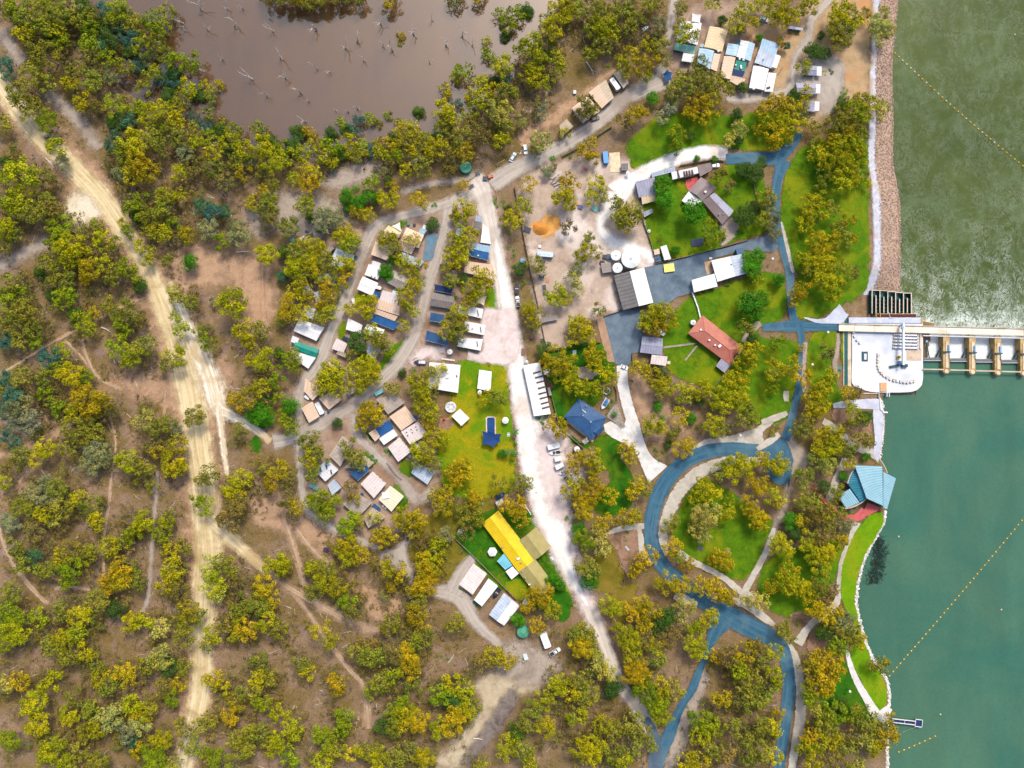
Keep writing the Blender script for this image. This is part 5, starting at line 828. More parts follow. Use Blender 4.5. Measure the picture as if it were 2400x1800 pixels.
SHRUBS = {   # garden shrubs, hedge plants and low bushes
(1,0): "78 163 5 e;85 162 5 e", (2,0): "83 57 2.5 e;36 137 4 e;51 135 2.5 e", (3,0): "65 60 1.4 e;66 64 1.7 y;66 69 2 y;65 72 1.8 y;66 78 4 e;69 78 1.6 y;65 85 4.5 e;70 84 2 d;63 90 4 e;54 62 3.5 d;49 63 3 y;46 75 2 y;50 75 2 y;48 79 2.4 e;48 81 2 y;45 93 2 y;46 96 2 e;25 29 2.5 g;19 29 2.2 g",
(1,1): "154 12 3.5 e;127 27 4 e;150 33 4 d;112 28 2.5 g;207 12 3 e;207 8 3 e;206 5 2.5 k;213 8 2.5 e;214 13 2.5 e;219 35 2.6 e;219 48 2.4 e;173 92 3 e;135 154 3.2 e;68 139 0.1 e;54 128 1.6 e;179 136 3 e;175 135 2.2 e;200 149 3 g",
(2,1): "1 50 2 e;2 55 2.2 e;10 78 3 e;9 82 2.6 d;12 89 2.2 g;15 85 2 g;20 120 2 e;17 119 1.6 e;22 121 1.8 e;26 128 3 d;134 113 2.6 e;186 28 2.2 e;190 31 2.8 e;184 37 1.8 e;188 36 1.6 e;194 36 3.5 e;198 34 3 e;204 36 3.2 g;190 40 2.6 g;186 79 3.5 e;190 77 3 e;162 86 2.5 g;168 85 2.5 g;174 84 2 g;158 51 2.6 y;164 49 2.8 g;170 47 2.6 y;176 45 2.4 g;154 53 2.4 e;128 43 3 k;150 2 2 e;200 125 3 d;55 158 3 d;61 152 2.5 e",
(3,1): "12 73 4 e;44 9 3 o", (1,2): "70 34 3.4 e;113 56 4 e;116 61 3.5 e;100 63 2.6 e;103 66 2.6 e;109 142 2.6 e;122 98 3 e;126 108 3 e;190 137 3 e;197 140 2.6 e;200 133 2.4 e;194 146 2.4 g",
(2,2): "88 27 2 e;92 33 1.8 g;84 29 1.2 e;90 22 1.2 d;95 36 1.2 e;22 29 3.5 e;27 32 4 e;30 28 3 g;28 38 3 k;47 117 3.4 e;52 118 3 e;88 26 3.2 e;94 33 2 g;85 8 3 e;87 15 3 e;83 20 3 e;130 30 4.5 e;125 18 4 e;152 31 4 e;160 38 3.4 d;150 27 2 g;116 44 2.5 e;125 57 3.2 d;134 63 2 g;124 61 3 o;119 53 3 k;128 66 3 g;132 58 3 g;100 128 3 e;98 134 2.6 e;104 138 2 e;100 145 2 e;23 145 4 e;28 150 4 e;30 156 3.6 e;33 160 3 e;24 152 3 d;106 105 2 e;2 60 3.4 e;1 68 3.4 e;2 52 3 e",
(3,2): "84 63 3 e;82 67 2 e;94 69 2 g;66 105 2.2 e;70 112 3 e;76 112 2.6 g;61 109 2.2 e;68 116 2 e;76 108 2 e;63 76 3 e;63 82 3 e;3 42 5 o;6 37 4 o;10 36 3 g",
(2,3): "49 25 3.6 e;41 7 3.6 e;38 3 3 e;5 39 5 e;85 104 5 e;35 -4 3.4 e", (3,3): "25 42 2.6 e;31 48 2.2 g;35 36 2 e;39 59 2.4 d;34 55 1.8 k;48 48 4 k;38 47 2.5 g;30 33 2.4 e", (0,1): "", (1,3): "156 69 2 e;165 72 2.2 e;160 70 1.6 e"}
CC = {'y': (172, 166, 12), 'o': (140, 140, 42), 'g': (138, 152, 14), 'a': (178, 156, 16), 's': (142, 144, 98), 'd': (78, 106, 38), 'b': (72, 118, 92), 'e': (78, 142, 20), 'w': (184, 176, 84), 'k': (134, 118, 54)}
CN = {'y': 'golden-green', 'o': 'olive', 'g': 'bright green', 'a': 'amber-tipped', 's': 'grey-sage', 'd': 'dark green', 'b': 'blue-green', 'e': 'lush green', 'w': 'pale straw-green', 'k': 'brownish'}
m, n, b = nodes('foliage')
oi = N(n, 'ShaderNodeObjectInfo'); v = attr(n, 'v')
def foliage(n, b, base):
    vv = v_.outputs['Fac']
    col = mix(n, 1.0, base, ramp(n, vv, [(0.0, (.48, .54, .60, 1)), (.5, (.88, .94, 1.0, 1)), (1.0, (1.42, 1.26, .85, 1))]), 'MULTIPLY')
    n.links.new(col, b.inputs['Base Color']); b.inputs['Roughness'].default_value = .75; b.inputs['Specular IOR Level'].default_value = .15
    tr = N(n, 'ShaderNodeBsdfTranslucent'); n.links.new(col, tr.inputs[0]); mx = N(n, 'ShaderNodeMixShader'); mx.inputs[0].default_value = .28
    n.links.new(b.outputs[0], mx.inputs[1]); n.links.new(tr.outputs[0], mx.inputs[2]); n.links.new(mx.outputs[0], n.nodes['Material Output'].inputs['Surface'])
v_ = v; foliage(n, b, oi.outputs['Color']); FOL = m
m, n, b = nodes('foliage_mass'); v_ = attr(n, 'v'); foliage(n, b, attr(n, 'col').outputs['Color']); FOLM = m
BARK = mk('pale_bark', A(196, 182, 160), A(150, 130, 104), 1.5, rough=.9)
BARKD = mk('dead_wood', A(232, 224, 214), A(196, 184, 172), 1.2, rough=.9)

def leafset(rg, nclump, leaves, kind, big=1.0):
    """leaf quads for a crown of radius 1; returns verts (n,4,3) and a value per leaf"""
    V = []; W = []
    for i in range(nclump):
        if kind == 'gum':
            rho = math.sqrt(rg.uniform(0, 1))*.82; an = rg.uniform(0, 6.283)
            c = np.array((rho*math.cos(an), rho*math.sin(an), 1.18+.42*(1-rho**2)*rg.uniform(.3, 1.1)-.25*rg.uniform(0, 1))); r = rg.uniform(.13, .29)
        else:
            rho = math.sqrt(rg.uniform(0, 1))*.66; an = rg.uniform(0, 6.283)
            c = np.array((rho*math.cos(an), rho*math.sin(an), .62+.55*(1-rho**2)*rg.uniform(.6, 1.0))); r = rg.uniform(.24, .36)
        k = int(leaves*(r/.28)**2)
        dv = rg.normal(size=(k, 3)); dv[:, 2] = np.abs(dv[:, 2])*1.1-.45; dv /= np.linalg.norm(dv, axis=1)[:, None]
        pos = c+dv*r*rg.uniform(.55, 1.08, (k, 1))*np.array((1, 1, .72))
        nor = dv+rg.normal(size=(k, 3))*.55+np.array((0, 0, .35)); nor /= np.linalg.norm(nor, axis=1)[:, None]
        a = np.cross(nor, rg.normal(size=(k, 3))); a /= np.linalg.norm(a, axis=1)[:, None]; bb = np.cross(nor, a)
        s = rg.uniform(.032, .06, (k, 1))*big; s2 = s*rg.uniform(.5, .9, (k, 1))
        V.append(np.stack([pos-a*s, pos-bb*s2, pos+a*s, pos+bb*s2], 1))
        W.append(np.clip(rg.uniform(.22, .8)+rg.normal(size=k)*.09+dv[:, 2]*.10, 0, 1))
    return np.concatenate(V), np.concatenate(W)
def leafmesh(name, V, W, mat, col=None):
    k = len(V); me = bpy.data.meshes.new(name)
    me.vertices.add(k*4); me.vertices.foreach_set('co', V.reshape(-1).astype(np.float32))
    me.loops.add(k*4); me.loops.foreach_set('vertex_index', np.arange(k*4, dtype=np.int32))
    me.polygons.add(k); me.polygons.foreach_set('loop_start', np.arange(0, k*4, 4, dtype=np.int32)); me.polygons.foreach_set('loop_total', np.full(k, 4, dtype=np.int32))
    me.update(calc_edges=True); me.materials.append(mat)
    set_attr(me, 'v', np.repeat(W, 4))
    if col is not None: set_attr(me, 'col', np.repeat(col, 4, axis=0), 'FLOAT_COLOR')
    return me
def trunkmesh(seed, limbs=5, top=1.15):
    rg = random.Random(seed); mb = MB()
    ln = (rg.uniform(-.12, .12), rg.uniform(-.12, .12))
    mb.tube([(0, 0, -.05), (ln[0]*.4, ln[1]*.4, .4), (ln[0], ln[1], .8)], [.06, .045, .036], 6)
    for k in range(limbs):
        a = 6.283*k/limbs+rg.uniform(-.4, .4); r = rg.uniform(.35, .7)
        mb.tube([(ln[0]*.8, ln[1]*.8, .65), (ln[0]+r*.5*math.cos(a), ln[1]+r*.5*math.sin(a), .95), (ln[0]+r*math.cos(a+.2), ln[1]+r*math.sin(a+.2), top+rg.uniform(0, .25))], [.03, .022, .009], 4)
    return mb.mesh('trunk', BARK, True)
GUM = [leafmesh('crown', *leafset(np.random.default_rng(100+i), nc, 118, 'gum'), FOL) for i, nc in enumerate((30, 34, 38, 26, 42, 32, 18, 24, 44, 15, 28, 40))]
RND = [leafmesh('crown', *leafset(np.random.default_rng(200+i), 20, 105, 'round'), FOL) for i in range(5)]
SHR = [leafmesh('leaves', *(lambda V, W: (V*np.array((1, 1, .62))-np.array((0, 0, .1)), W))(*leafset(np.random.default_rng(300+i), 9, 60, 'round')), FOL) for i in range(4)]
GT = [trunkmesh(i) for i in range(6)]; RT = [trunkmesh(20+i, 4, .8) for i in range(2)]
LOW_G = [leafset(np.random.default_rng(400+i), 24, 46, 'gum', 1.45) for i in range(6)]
stem = MB().tube([(0, 0, -.05), (.05, .02, .2), (.1, .05, .45)], [.08, .06, .03], 5).mesh('stem', BARK)

LM = [((120, 60), 'the top left corner of the bush'), ((60, 150), 'the left end of the dirt road'), ((150, 240), 'the twin tracks by the top left road'), ((60, 420), 'the left edge below the dirt road'), ((240, 465), 'the upper bend of the dirt road'),
      ((340, 60), 'the flooded left end of the pond'), ((470, 150), 'the left shore of the brown pond'), ((560, 400), 'the lower left shore of the pond'), ((760, 340), 'the lower shore of the pond'), ((936, 85), 'the lone flooded tree in the pond'), ((1060, 250), 'the pond corner by the turquoise tank'),
      ((1092, 390), 'the turquoise water tank'), ((1250, 110), 'the right shore of the pond'), ((1330, 30), 'the top road by the pond'), ((1410, 215), 'the peach cabins by the upper road'), ((1590, 75), 'the white shade sail'), ((1680, 90), 'the cream gabled cabin'), ((1780, 180), 'the white-roofed cabin block'),
      ((1840, 40), 'the top right camp'), ((1905, 210), 'the three small river cabins'), ((2060, 60), 'the upper rock bank'), ((1960, 300), 'the river lawn top'), ((1920, 420), 'the river lawn'), ((1960, 560), 'the middle of the river lawn'), ((1930, 680), 'the weir end of the river lawn'),
      ((1580, 320), 'the top lawn'), ((1690, 260), 'the grove above the top lawn'), ((1420, 370), 'the blue container'), ((1300, 400), 'the timber heap'), ((1640, 490), 'the grey house with white patio roof'), ((1790, 480), 'the garden hedge by the road'), ((1475, 605), 'the three white tanks'), ((1360, 680), 'the long two-tone shed'),
      ((1250, 500), 'the orange sand heap'), ((1260, 690), 'the dark paling fence'), ((1340, 790), 'the brown mulch strip'), ((1790, 620), 'the shed with white and silver roof'), ((1680, 810), 'the red-roofed house'), ((1520, 830), 'the lilac shed'), ((1530, 740), 'the asphalt work yard'), ((1770, 900), 'the park above the loop road'),
      ((1620, 950), 'the mulch slope right of the driveway'), ((1370, 980), 'the blue-roofed house'), ((1340, 1090), 'the row of parked caravans and boats'), ((1430, 1110), 'the deep green lawn'), ((1250, 1140), 'the white gravel road bend'), ((1200, 1310), 'the yellow-roofed house'), ((1260, 1420), 'the green round tank'),
      ((1640, 1100), 'the top of the loop road'), ((1650, 1250), 'the loop lawn'), ((1800, 1090), 'the roundabout'), ((1930, 1060), 'the path above the river pavilion'), ((1960, 1150), 'the blue river pavilion'), ((1880, 1200), 'the path beside the loop lawn'), ((1880, 1330), 'the small lawn by the river path'), ((1960, 1460), 'the river path'),
      ((1900, 1560), 'the asphalt road by the river'), ((2030, 1620), 'the square picnic slab'), ((2060, 1720), 'the jetty'), ((1960, 1760), 'the bottom right corner'), ((1740, 1560), 'the fork of the asphalt roads'), ((1720, 1700), 'the bush inside the asphalt fork'), ((1560, 1480), 'the hollow below the loop road'), ((1500, 1560), 'the lower end of the gravel road'),
      ((1430, 1420), 'the power line clearing'), ((1330, 1560), 'the dark bush by the gravel road'), ((1330, 1720), 'the bottom middle of the picture'), ((1210, 1680), 'the pale burnt clearing'), ((1050, 1620), 'the bush left of the burnt clearing'), ((960, 1480), 'the diagonal lower track'), ((850, 1700), 'the bottom edge left of centre'), ((760, 1420), 'the end of the pale branch track'),
      ((650, 1300), 'the two pale tracks below the camp'), ((640, 1600), 'the bush right of the dirt road'), ((540, 1450), 'the dirt road in the lower bush'), ((480, 1750), 'the bottom end of the dirt road'), ((330, 1600), 'the lower left bush'), ((150, 1500), 'the left lower bush'), ((80, 1700), 'the bottom left corner'), ((280, 1750), 'the bottom left edge'),
      ((250, 1250), 'the two thin parallel tracks'), ((360, 1080), 'the bush left of the long dirt road'), ((100, 1150), 'the left edge of the bush'), ((60, 950), 'the left middle edge'), ((220, 950), 'the amber grove in the left bush'), ((250, 830), 'the forked thin track'), ((100, 720), 'the slanting thin track'), ((220, 640), 'the bush below the dirt road bend'),
      ((440, 720), 'the bright dirt road fork'), ((560, 760), 'the pink bare ground'), ((520, 520), 'the grey-blue scrub'), ((700, 480), 'the open ground above the camp'), ((830, 480), 'the lush green bush row'), ((980, 520), 'the peach-roofed cabins'), ((1090, 560), 'the blue-and-white cabins'), ((1120, 660), 'the tan cabin beside the white road'),
      ((1080, 760), 'the three white cabins by the car park'), ((960, 700), 'the middle camp road'), ((870, 700), 'the peach twin-roofed cabin'), ((760, 640), 'the camp edge grove'), ((740, 720), 'the half-hidden left cabins'), ((690, 860), 'the green-roofed cabin'), ((840, 840), 'the camp road fork'), ((1020, 890), 'the white amenities block'),
      ((760, 910), 'the cabins at the lower road junction'), ((900, 990), 'the cabins by the lower camp road'), ((800, 1080), 'the striped white cabin'), ((1010, 1060), 'the yellow lawn edge'), ((1000, 1180), 'the amber trees below the camp'), ((780, 1200), 'the bottom of the camp'), ((880, 1290), 'the gravel loop below the camp'), ((1050, 1320), 'the white cabins by the yellow house'),
      ((560, 1010), 'the end of the bright dirt branch'), ((650, 1150), 'the brown trees left of the camp'), ((1180, 1000), 'the swimming pool')]
LMA = np.array([q[0] for q in LM], float)
def where(dx, dy):
    a = math.degrees(math.atan2(dy, dx)) % 360
    return ['right of', 'below right of', 'below', 'below left of', 'left of', 'above left of', 'above', 'above right of'][int((a+22.5)//45) % 8]
def autolabel(items, noun):
    """items: (px, py, words) -> one label each, unlike any other: look, direction and nearest landmark, rank by distance where needed"""
    g = {}; out = [None]*len(items)
    for i, (x, y, wd) in enumerate(items):
        dd = np.hypot(*(LMA-np.array((x, y))).T); k = int(dd.argmin())
        g.setdefault((wd, where(x-LM[k][0][0], y-LM[k][0][1]), k), []).append((dd[k], i))
    for (wd, dr_, k), l in g.items():
        l.sort()
        for j, (_, i) in enumerate(l):
            q_ = f'{wd} {noun} {dr_} {LM[k][1]}'; e_ = (f', {ORD[min(j, 11)]} of them' if len(l) > 1 else '')
            if len((q_+e_).split()) > 16: e_ = e_.replace(' of them', '')
            if len((q_+e_).split()) > 16: q_ = q_.replace('mid-sized ', '').replace('garden shrub', 'shrub').replace(' leafy tree', ' tree')
            out[i] = q_+e_
    return out
def parse(D):
    o = []
    for (c_, r_), s_ in D.items():
        f = tl(c_, r_)
        for q_ in s_.split(';'):
            if not q_.strip(): continue
            a_ = q_.split(); x, y = f(float(a_[0])*10, float(a_[1])*10)
            o.append((x, y, float(a_[2])*10*K, a_[3]))
    return o
ra_ = np.array(ROADS); rm_ = ra_[ra_[:, 3] != 0]
def onroad(t): return bool((np.hypot(rm_[:, 0]-t[0], rm_[:, 1]-t[1]) < rm_[:, 2]*.5+3*rm_[:, 3]).any())
allt = sorted(parse(TREES), key=lambda t: -t[2]); kept = []
for t in allt:                                   # one crown per tree: drop marks that fall well inside a larger crown
    if not onroad(t) and all(math.hypot(t[0]-q[0], t[1]-q[1]) > .5*max(q[2], 14) for q in kept): kept.append(t)
def col4(c, rg):
    j = rg.uniform(1.15, 1.65); k = A(*CC[c]); hs = rg.uniform(.86, 1.08)
    return (k[0]*j*hs, k[1]*j, k[2]*j*rg.uniform(.7, 1.3), 1)
print('TREES', len(kept)); rg = random.Random(5)
gums = [t for t in kept if t[3] in 'yogawk']; rounds = [t for t in kept if t[3] in 'ed']; boxes = [t for t in kept if t[3] in 'sb']
big, rest = gums[:300], gums[300:]
def bushy(t): return t[0] < 620 or t[1] > 1420 or (t[1] < 400 and t[0] < 1350)
def sized(r): return 'large' if r > 25 else 'mid-sized' if r > 20 else 'small'
def plant(lst, name, noun, cat, group, meshes, trunks, ht=1.15):
    lab = autolabel([(t[0], t[1], f'{sized(t[2])} {CN[t[3]]}') for t in lst], noun)
    for t, lb in zip(lst, lab):
        r = t[2]*S*(1.3 if bushy(t) else 1.22); h = r*ht*rg.uniform(.8, 1.05); p = P(t[0], t[1], h*1.0)
        o = thing(name, lb, cat, (p.x, p.y, hz(p.x, p.y)), rg.uniform(0, 6.28), group); o.scale = (r, r*rg.uniform(.88, 1.12), h/1.0)
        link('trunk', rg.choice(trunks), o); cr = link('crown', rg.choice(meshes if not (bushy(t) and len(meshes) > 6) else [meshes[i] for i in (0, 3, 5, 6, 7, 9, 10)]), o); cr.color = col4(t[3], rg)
plant(big, 'gum_tree', 'gum tree', 'gum tree', 'gum trees', GUM, GT)
plant(boxes, 'box_tree', 'box tree', 'box tree', 'grey-leaved box trees', GUM, GT, 1.0)
plant(rounds, 'leafy_tree', 'leafy tree', 'leafy tree', 'leafy green trees', RND, RT, 1.15)
sh = parse(SHRUBS); sh = [t for t in sh if t[2] > 2]
for t, lb in zip(sh, autolabel([(t[0], t[1], f'{"low" if t[2] < 8 else "rounded"} {CN[t[3]]}') for t in sh], 'garden shrub')):
    r = t[2]*S*1.1; p = P(t[0], t[1], r*.5); o = thing('shrub', lb, 'shrub', (p.x, p.y, hz(p.x, p.y)), rg.uniform(0, 6.28), 'garden shrubs and hedge plants'); o.scale = (r, r, r*.9)
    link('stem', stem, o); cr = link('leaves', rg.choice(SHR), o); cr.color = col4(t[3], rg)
# the smaller gum crowns beyond the three hundred largest, as one mass; and the dry scrub under the bush
def mass(name, lst, label, cat, mat=FOLM):
    VV = []; WW = []; QQ = []
    for (x, y, z, r, h, cl, ls) in lst:
        V, W = ls; a = rg.uniform(0, 6.28); ca, sa = math.cos(a), math.sin(a)
        M_ = np.array(((ca*r, sa*r, 0), (-sa*r, ca*r, 0), (0, 0, h)))
        VV.append(V@M_+np.array((x, y, z))); WW.append(W); QQ.append(np.tile(np.array(cl), (len(W), 1)))
    return tag(link(name, leafmesh(name, np.concatenate(VV), np.concatenate(WW), mat, np.concatenate(QQ))), label, cat, kind='stuff')
l = []
for t in rest:
    r = t[2]*S*(1.3 if bushy(t) else 1.22); h = r*1.1*rg.uniform(.9, 1.2); p = P(t[0], t[1], h); l.append((p.x, p.y, hz(p.x, p.y), r, h, col4(t[3], rg), rg.choice(LOW_G)))
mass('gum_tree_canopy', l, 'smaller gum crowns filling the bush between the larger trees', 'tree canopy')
def clear(x, y, m=0.0):
    return bool((np.hypot(ra_[:, 0]-x, ra_[:, 1]-y) > ra_[:, 2]*.5+m).all())
def inbush(x, y):
    return (x < 640 or (y > 1470 and x < 1400 and not (1060 < x < 1260 and 1560 < y)) or (y < 400 and 640 < x < 1300 and y > 60+.0*x) or (x < 1100 and y > 1240) or (y < 130 and 1300 < x < 1560) or (1400 < x < 1820 and y > 1560)) and not (560 < x < 900 and 380 < y < 640 and (x+y) % 7 > 3) and not (470 < x < 640 and 560 < y < 760)
UND = [leafset(np.random.default_rng(600+i), 15, 30, 'gum', 1.6) for i in range(6)]
l = []
ka = np.array([(t[0], t[1], t[2]) for t in kept if t[3] not in 'e']); k_ = 0
while len(l) < 1250 and k_ < 16000:
    k_ += 1; q_ = ka[rg.randrange(len(ka))]; a = rg.uniform(0, 6.28); dd = q_[2]*rg.uniform(.8, 2.3); x, y = q_[0]+math.cos(a)*dd, q_[1]+math.sin(a)*dd
    if not (-30 < x < 2430 and -30 < y < 1830) or not inbush(x, y) or not clear(x, y, 9): continue
    r = rg.uniform(2.4, 4.8); h = r*rg.uniform(.7, 1.0); p = P(x, y, h); z = hz(p.x, p.y)
    if z < -.7: continue
    l.append((p.x, p.y, z-.2, r, h, A(*rg.choice(((156, 140, 66), (148, 132, 70), (164, 148, 62), (142, 138, 70), (166, 142, 80), (150, 150, 70), (150, 128, 84)))), rg.choice(UND)))
mass('understorey_canopy', l, 'dull olive understorey crowns below the taller gum trees', 'understorey')
SCR = [(V*np.array((1, 1, .5)), W) for V, W in (leafset(np.random.default_rng(500+i), 4, 6, 'round', 3.2) for i in range(6))]
l = []
for i in range(26000):
    if len(l) > 9500: break
    q_ = ka[rg.randrange(len(ka))]; a = rg.uniform(0, 6.28); dd = q_[2]*rg.uniform(.4, 3.2)
    x, y = q_[0]+math.cos(a)*dd, q_[1]+math.sin(a)*dd
    if not inbush(x, y) or not clear(x, y, 2): continue
    p = P(x, y); z = hz(p.x, p.y)
    if z < -.9: continue
    r = rg.uniform(.7, 2.1); l.append((p.x, p.y, z-.1, r, r*.8, A(*rg.choice(((150, 136, 72), (140, 128, 72), (160, 146, 74), (134, 130, 66), (164, 144, 98), (150, 136, 106), (128, 116, 70), (176, 158, 110), (110, 100, 62)))), rg.choice(SCR)))
V = []; F = []; Q = []; i = 0
while i < 5200:
    q_ = ka[rg.randrange(len(ka))]; x, y = q_[0]+rg.gauss(0, 45), q_[1]+rg.gauss(0, 45); i += 1
    if not inbush(x, y) or not clear(x, y, 1): continue
    p = P(x, y); z = hz(p.x, p.y)
    if z < -.9: continue
    a = rg.uniform(0, 6.28); L = rg.uniform(.6, 2.6); w_ = rg.uniform(.05, .13); dx, dy = math.cos(a), math.sin(a); o = len(V); cl = A(*rg.choice(((216, 204, 186), (196, 176, 150), (96, 80, 66), (70, 60, 56), (230, 222, 210))))
    for u, k in ((-1, 1), (0, 1), (1, .5)):
        for s_ in (-1, 1): V.append((p.x+dx*L*u-dy*w_*s_*k+(.15*L*dy if u == 0 else 0), p.y+dy*L*u+dx*w_*s_*k, z+.16)); Q.append(cl)
    F += [(o, o+2, o+3, o+1), (o+2, o+4, o+5, o+3)]
me = bpy.data.meshes.new('fallen_sticks'); me.from_pydata(V, [], F); m, n, b = nodes('stick'); n.links.new(attr(n, 'col').outputs['Color'], b.inputs['Base Color']); me.materials.append(m); set_attr(me, 'col', Q, 'FLOAT_COLOR')
tag(link('fallen_sticks', me), 'fallen sticks and bark strewn over the bush floor', 'sticks', kind='stuff')
mass('dry_scrub', l, 'low dry scrub and litter on the bush floor', 'scrub')
# ------------------------------------------------------------------ rock banks
def rocks(name, spots, label, cols, rg=random.Random(3)):
    V = []; F = []; Q = []
    base = [(-1, -1, -1), (1, -1, -1), (1, 1, -1), (-1, 1, -1), (-1, -1, 1), (1, -1, 1), (1, 1, 1), (-1, 1, 1)]
    ff = [(3, 2, 1, 0), (4, 5, 6, 7), (0, 1, 5, 4), (1, 2, 6, 5), (2, 3, 7, 6), (3, 0, 4, 7)]
    for x, y, z, s in spots:
        o = len(V); a = rg.uniform(0, 6.28); ca, sa = math.cos(a), math.sin(a); c_ = A(*rg.choice(cols)); k = rg.uniform(.8, 1.1)
        for bx_, by_, bz_ in base:
            tz = .62 if bz_ > 0 else 1
            px_, py_, pz_ = bx_*s*rg.uniform(.35, .62)*tz, by_*s*rg.uniform(.35, .62)*tz, bz_*s*rg.uniform(.25, .42)
            V.append((x+px_*ca-py_*sa, y+px_*sa+py_*ca, z+pz_)); Q.append((c_[0]*k, c_[1]*k, c_[2]*k, 1))
        F += [tuple(i+o for i in q) for q in ff]
    me = bpy.data.meshes.new(name); me.from_pydata(V, [], F); me.materials.append(MATS['rock']); set_attr(me, 'col', Q, 'FLOAT_COLOR')
    return tag(link(name, me), label, 'rocks', kind='stuff')
m, n, b = nodes('rock'); n.links.new(attr(n, 'col').outputs['Color'], b.inputs['Base Color']); b.inputs['Roughness'].default_value = .95
land = crom([(2046, -60), (2042, 0), (2040, 100), (2036, 190), (2035, 271), (2032, 380), (2040, 440), (2042, 500), (2044, 590), (2036, 650), (2024, 694)], False, 8)
watr = [tuple(P(a, b_, ZU)[:2]) for a, b_ in crom(UP, False, 8)]
n_ = 90
def samp(lst, t):
    k = t*(len(lst)-1); i = min(int(k), len(lst)-2); f = k-i
    return lst[i][0]*(1-f)+lst[i+1][0]*f, lst[i][1]*(1-f)+lst[i+1][1]*f
landw = [tuple(P(a[0], a[1])[:2]) for a in land]
# pair by the same distance up the picture
ys = np.linspace(P(0, -50)[1], P(0, 690)[1], n_)
lx = np.interp(-ys, [-q[1] for q in landw], [q[0] for q in landw]); wx = np.interp(-ys, [-q[1] for q in watr], [q[0] for q in watr])
def bandmesh(name, u0, u1, mat, nu, dz, fe=False):
    v = []; f = []; e = []
    for i, y in enumerate(ys):
        for j in range(nu+1):
            u = u0+(u1-u0)*j/nu; x = lx[i]*(1-u)+wx[i]*u; v.append((x, y, hz(x, y)+dz)); e.append(0.0 if fe and j in (0, nu) else 1.0)
    for i in range(n_-1):
        for j in range(nu): f.append((i*(nu+1)+j, i*(nu+1)+j+1, (i+1)*(nu+1)+j+1, (i+1)*(nu+1)+j))
    me = bpy.data.meshes.new(name); me.from_pydata(v, [], f); me.materials.append(mat); set_attr(me, 'e', e); return structure(name, me)
revm = mk('rock_rubble', A(184, 154, 134), A(204, 174, 152), .8, A(164, 138, 124), .06, fine=.25, bump=.2)
bandmesh('rock_bank', .12, 1.03, revm, 10, .10)
bandmesh('gravel_crest', .0, .36, mk('crest_gravel', A(188, 192, 208), A(226, 226, 234), .5, A(206, 184, 166), .08, fine=.12, soft=(.9, .4, .1, .9)), 4, .17, True)
rg = random.Random(9); sp_ = []
for i in range(5200):
    k = rg.uniform(0, n_-1.01); i_ = int(k); y = ys[i_]+(ys[i_+1]-ys[i_])*(k-i_); u = rg.uniform(.26, 1.02) if rg.random() < .86 else rg.uniform(.93, 1.03)
    x = lx[i_]*(1-u)+wx[i_]*u; sp_.append((x, y, hz(x, y)+.16, rg.uniform(.25, .6)))
rocks('bank_rocks', sp_, 'pinkish rubble rocks covering the river bank above the weir', ((192, 160, 138), (206, 176, 152), (176, 146, 128), (160, 134, 120), (220, 200, 182), (150, 126, 114)))
sp_ = []
lw = crom([(2077, 1200), (2074, 1225), (2058, 1255), (2033, 1299), (2017, 1350), (2009, 1404), (2017, 1458), (2031, 1505), (2052, 1551), (2077, 1589), (2085, 1610), (2086, 1648), (2082, 1689), (2082, 1757), (2083, 1810)], False, 3)
for q in lw:
    for k in range(9):
        p = P(q[0]+rg.gauss(-2.2, 2.0), q[1]+rg.uniform(-2, 2), -.5); sp_.append((p.x, p.y, hz(p.x, p.y)+.15, rg.uniform(.4, 1.0)))
for q in crom([(2068, 940), (2072, 973), (2071, 1014), (2066, 1052), (2062, 1074)], False, 3):
    for k in range(12):
        p = P(q[0]+rg.gauss(-4, 3), q[1]+rg.uniform(-2, 2), -.5); sp_.append((p.x, p.y, hz(p.x, p.y)+.15, rg.uniform(.4, .9)))
rocks('shore_rocks', sp_, 'white rocks edging the river bank below the weir', ((250, 248, 246), (236, 230, 224), (216, 206, 196), (255, 255, 255), (196, 182, 168)))

# ------------------------------------------------------------------ weir
CONC = mk('white_concrete', A(226, 232, 244), A(250, 250, 252), .12, A(206, 214, 232), .06, fine=.07)
TANC = mk('tan_concrete', A(226, 206, 176), A(240, 226, 204), .4, A(204, 180, 146), .15, fine=.08)
PIERC = mk('stained_concrete', A(196, 160, 100), A(218, 188, 132), .5, A(170, 130, 74), .2, fine=.1)
DECK = mk('bridge_concrete', A(248, 236, 216), A(255, 248, 236), .4, A(234, 214, 190), .15, fine=.04)
RUST = mk('rusty_grating', A(92, 44, 34), A(112, 58, 44), .8, fine=.2)
STEEL = mk('dark_green_steel', A(46, 84, 92), A(60, 102, 108), .8, rough=.5)
WHST = mk('white_steel_beam', A(246, 246, 250), A(255, 255, 255), .8, rough=.5)
BLST = mk('blue_grey_steel', A(140, 178, 214), A(170, 200, 230), .8, rough=.5)
TEALW = mk('channel_water', A(22, 92, 96), A(30, 106, 108), .2, rough=.12, spec=.5)
FOAM = mk('white_foam', A(236, 250, 255), A(255, 255, 255), .6, A(196, 222, 230), .35, fine=.1, bump=.25, t3=(.58, .75))
def poly(px, z): return [tuple(P(a, b_, z)[:2]) for a, b_ in px]
def pbox(t, name, x0, y0, x1, y1, z0, z1, mat):
    q = poly([(x0, y0), (x1, y0), (x1, y1), (x0, y1)], z1); o = t.location
    return part(name, MB().prism([(a-o.x, b_-o.y) for a, b_ in reversed(q)], z0, z1), mat, t)
o = P(2075, 830)
t = thing('weir_abutment', 'white concrete weir abutment platform on the river bank', 'weir abutment', (o.x, o.y, 0))
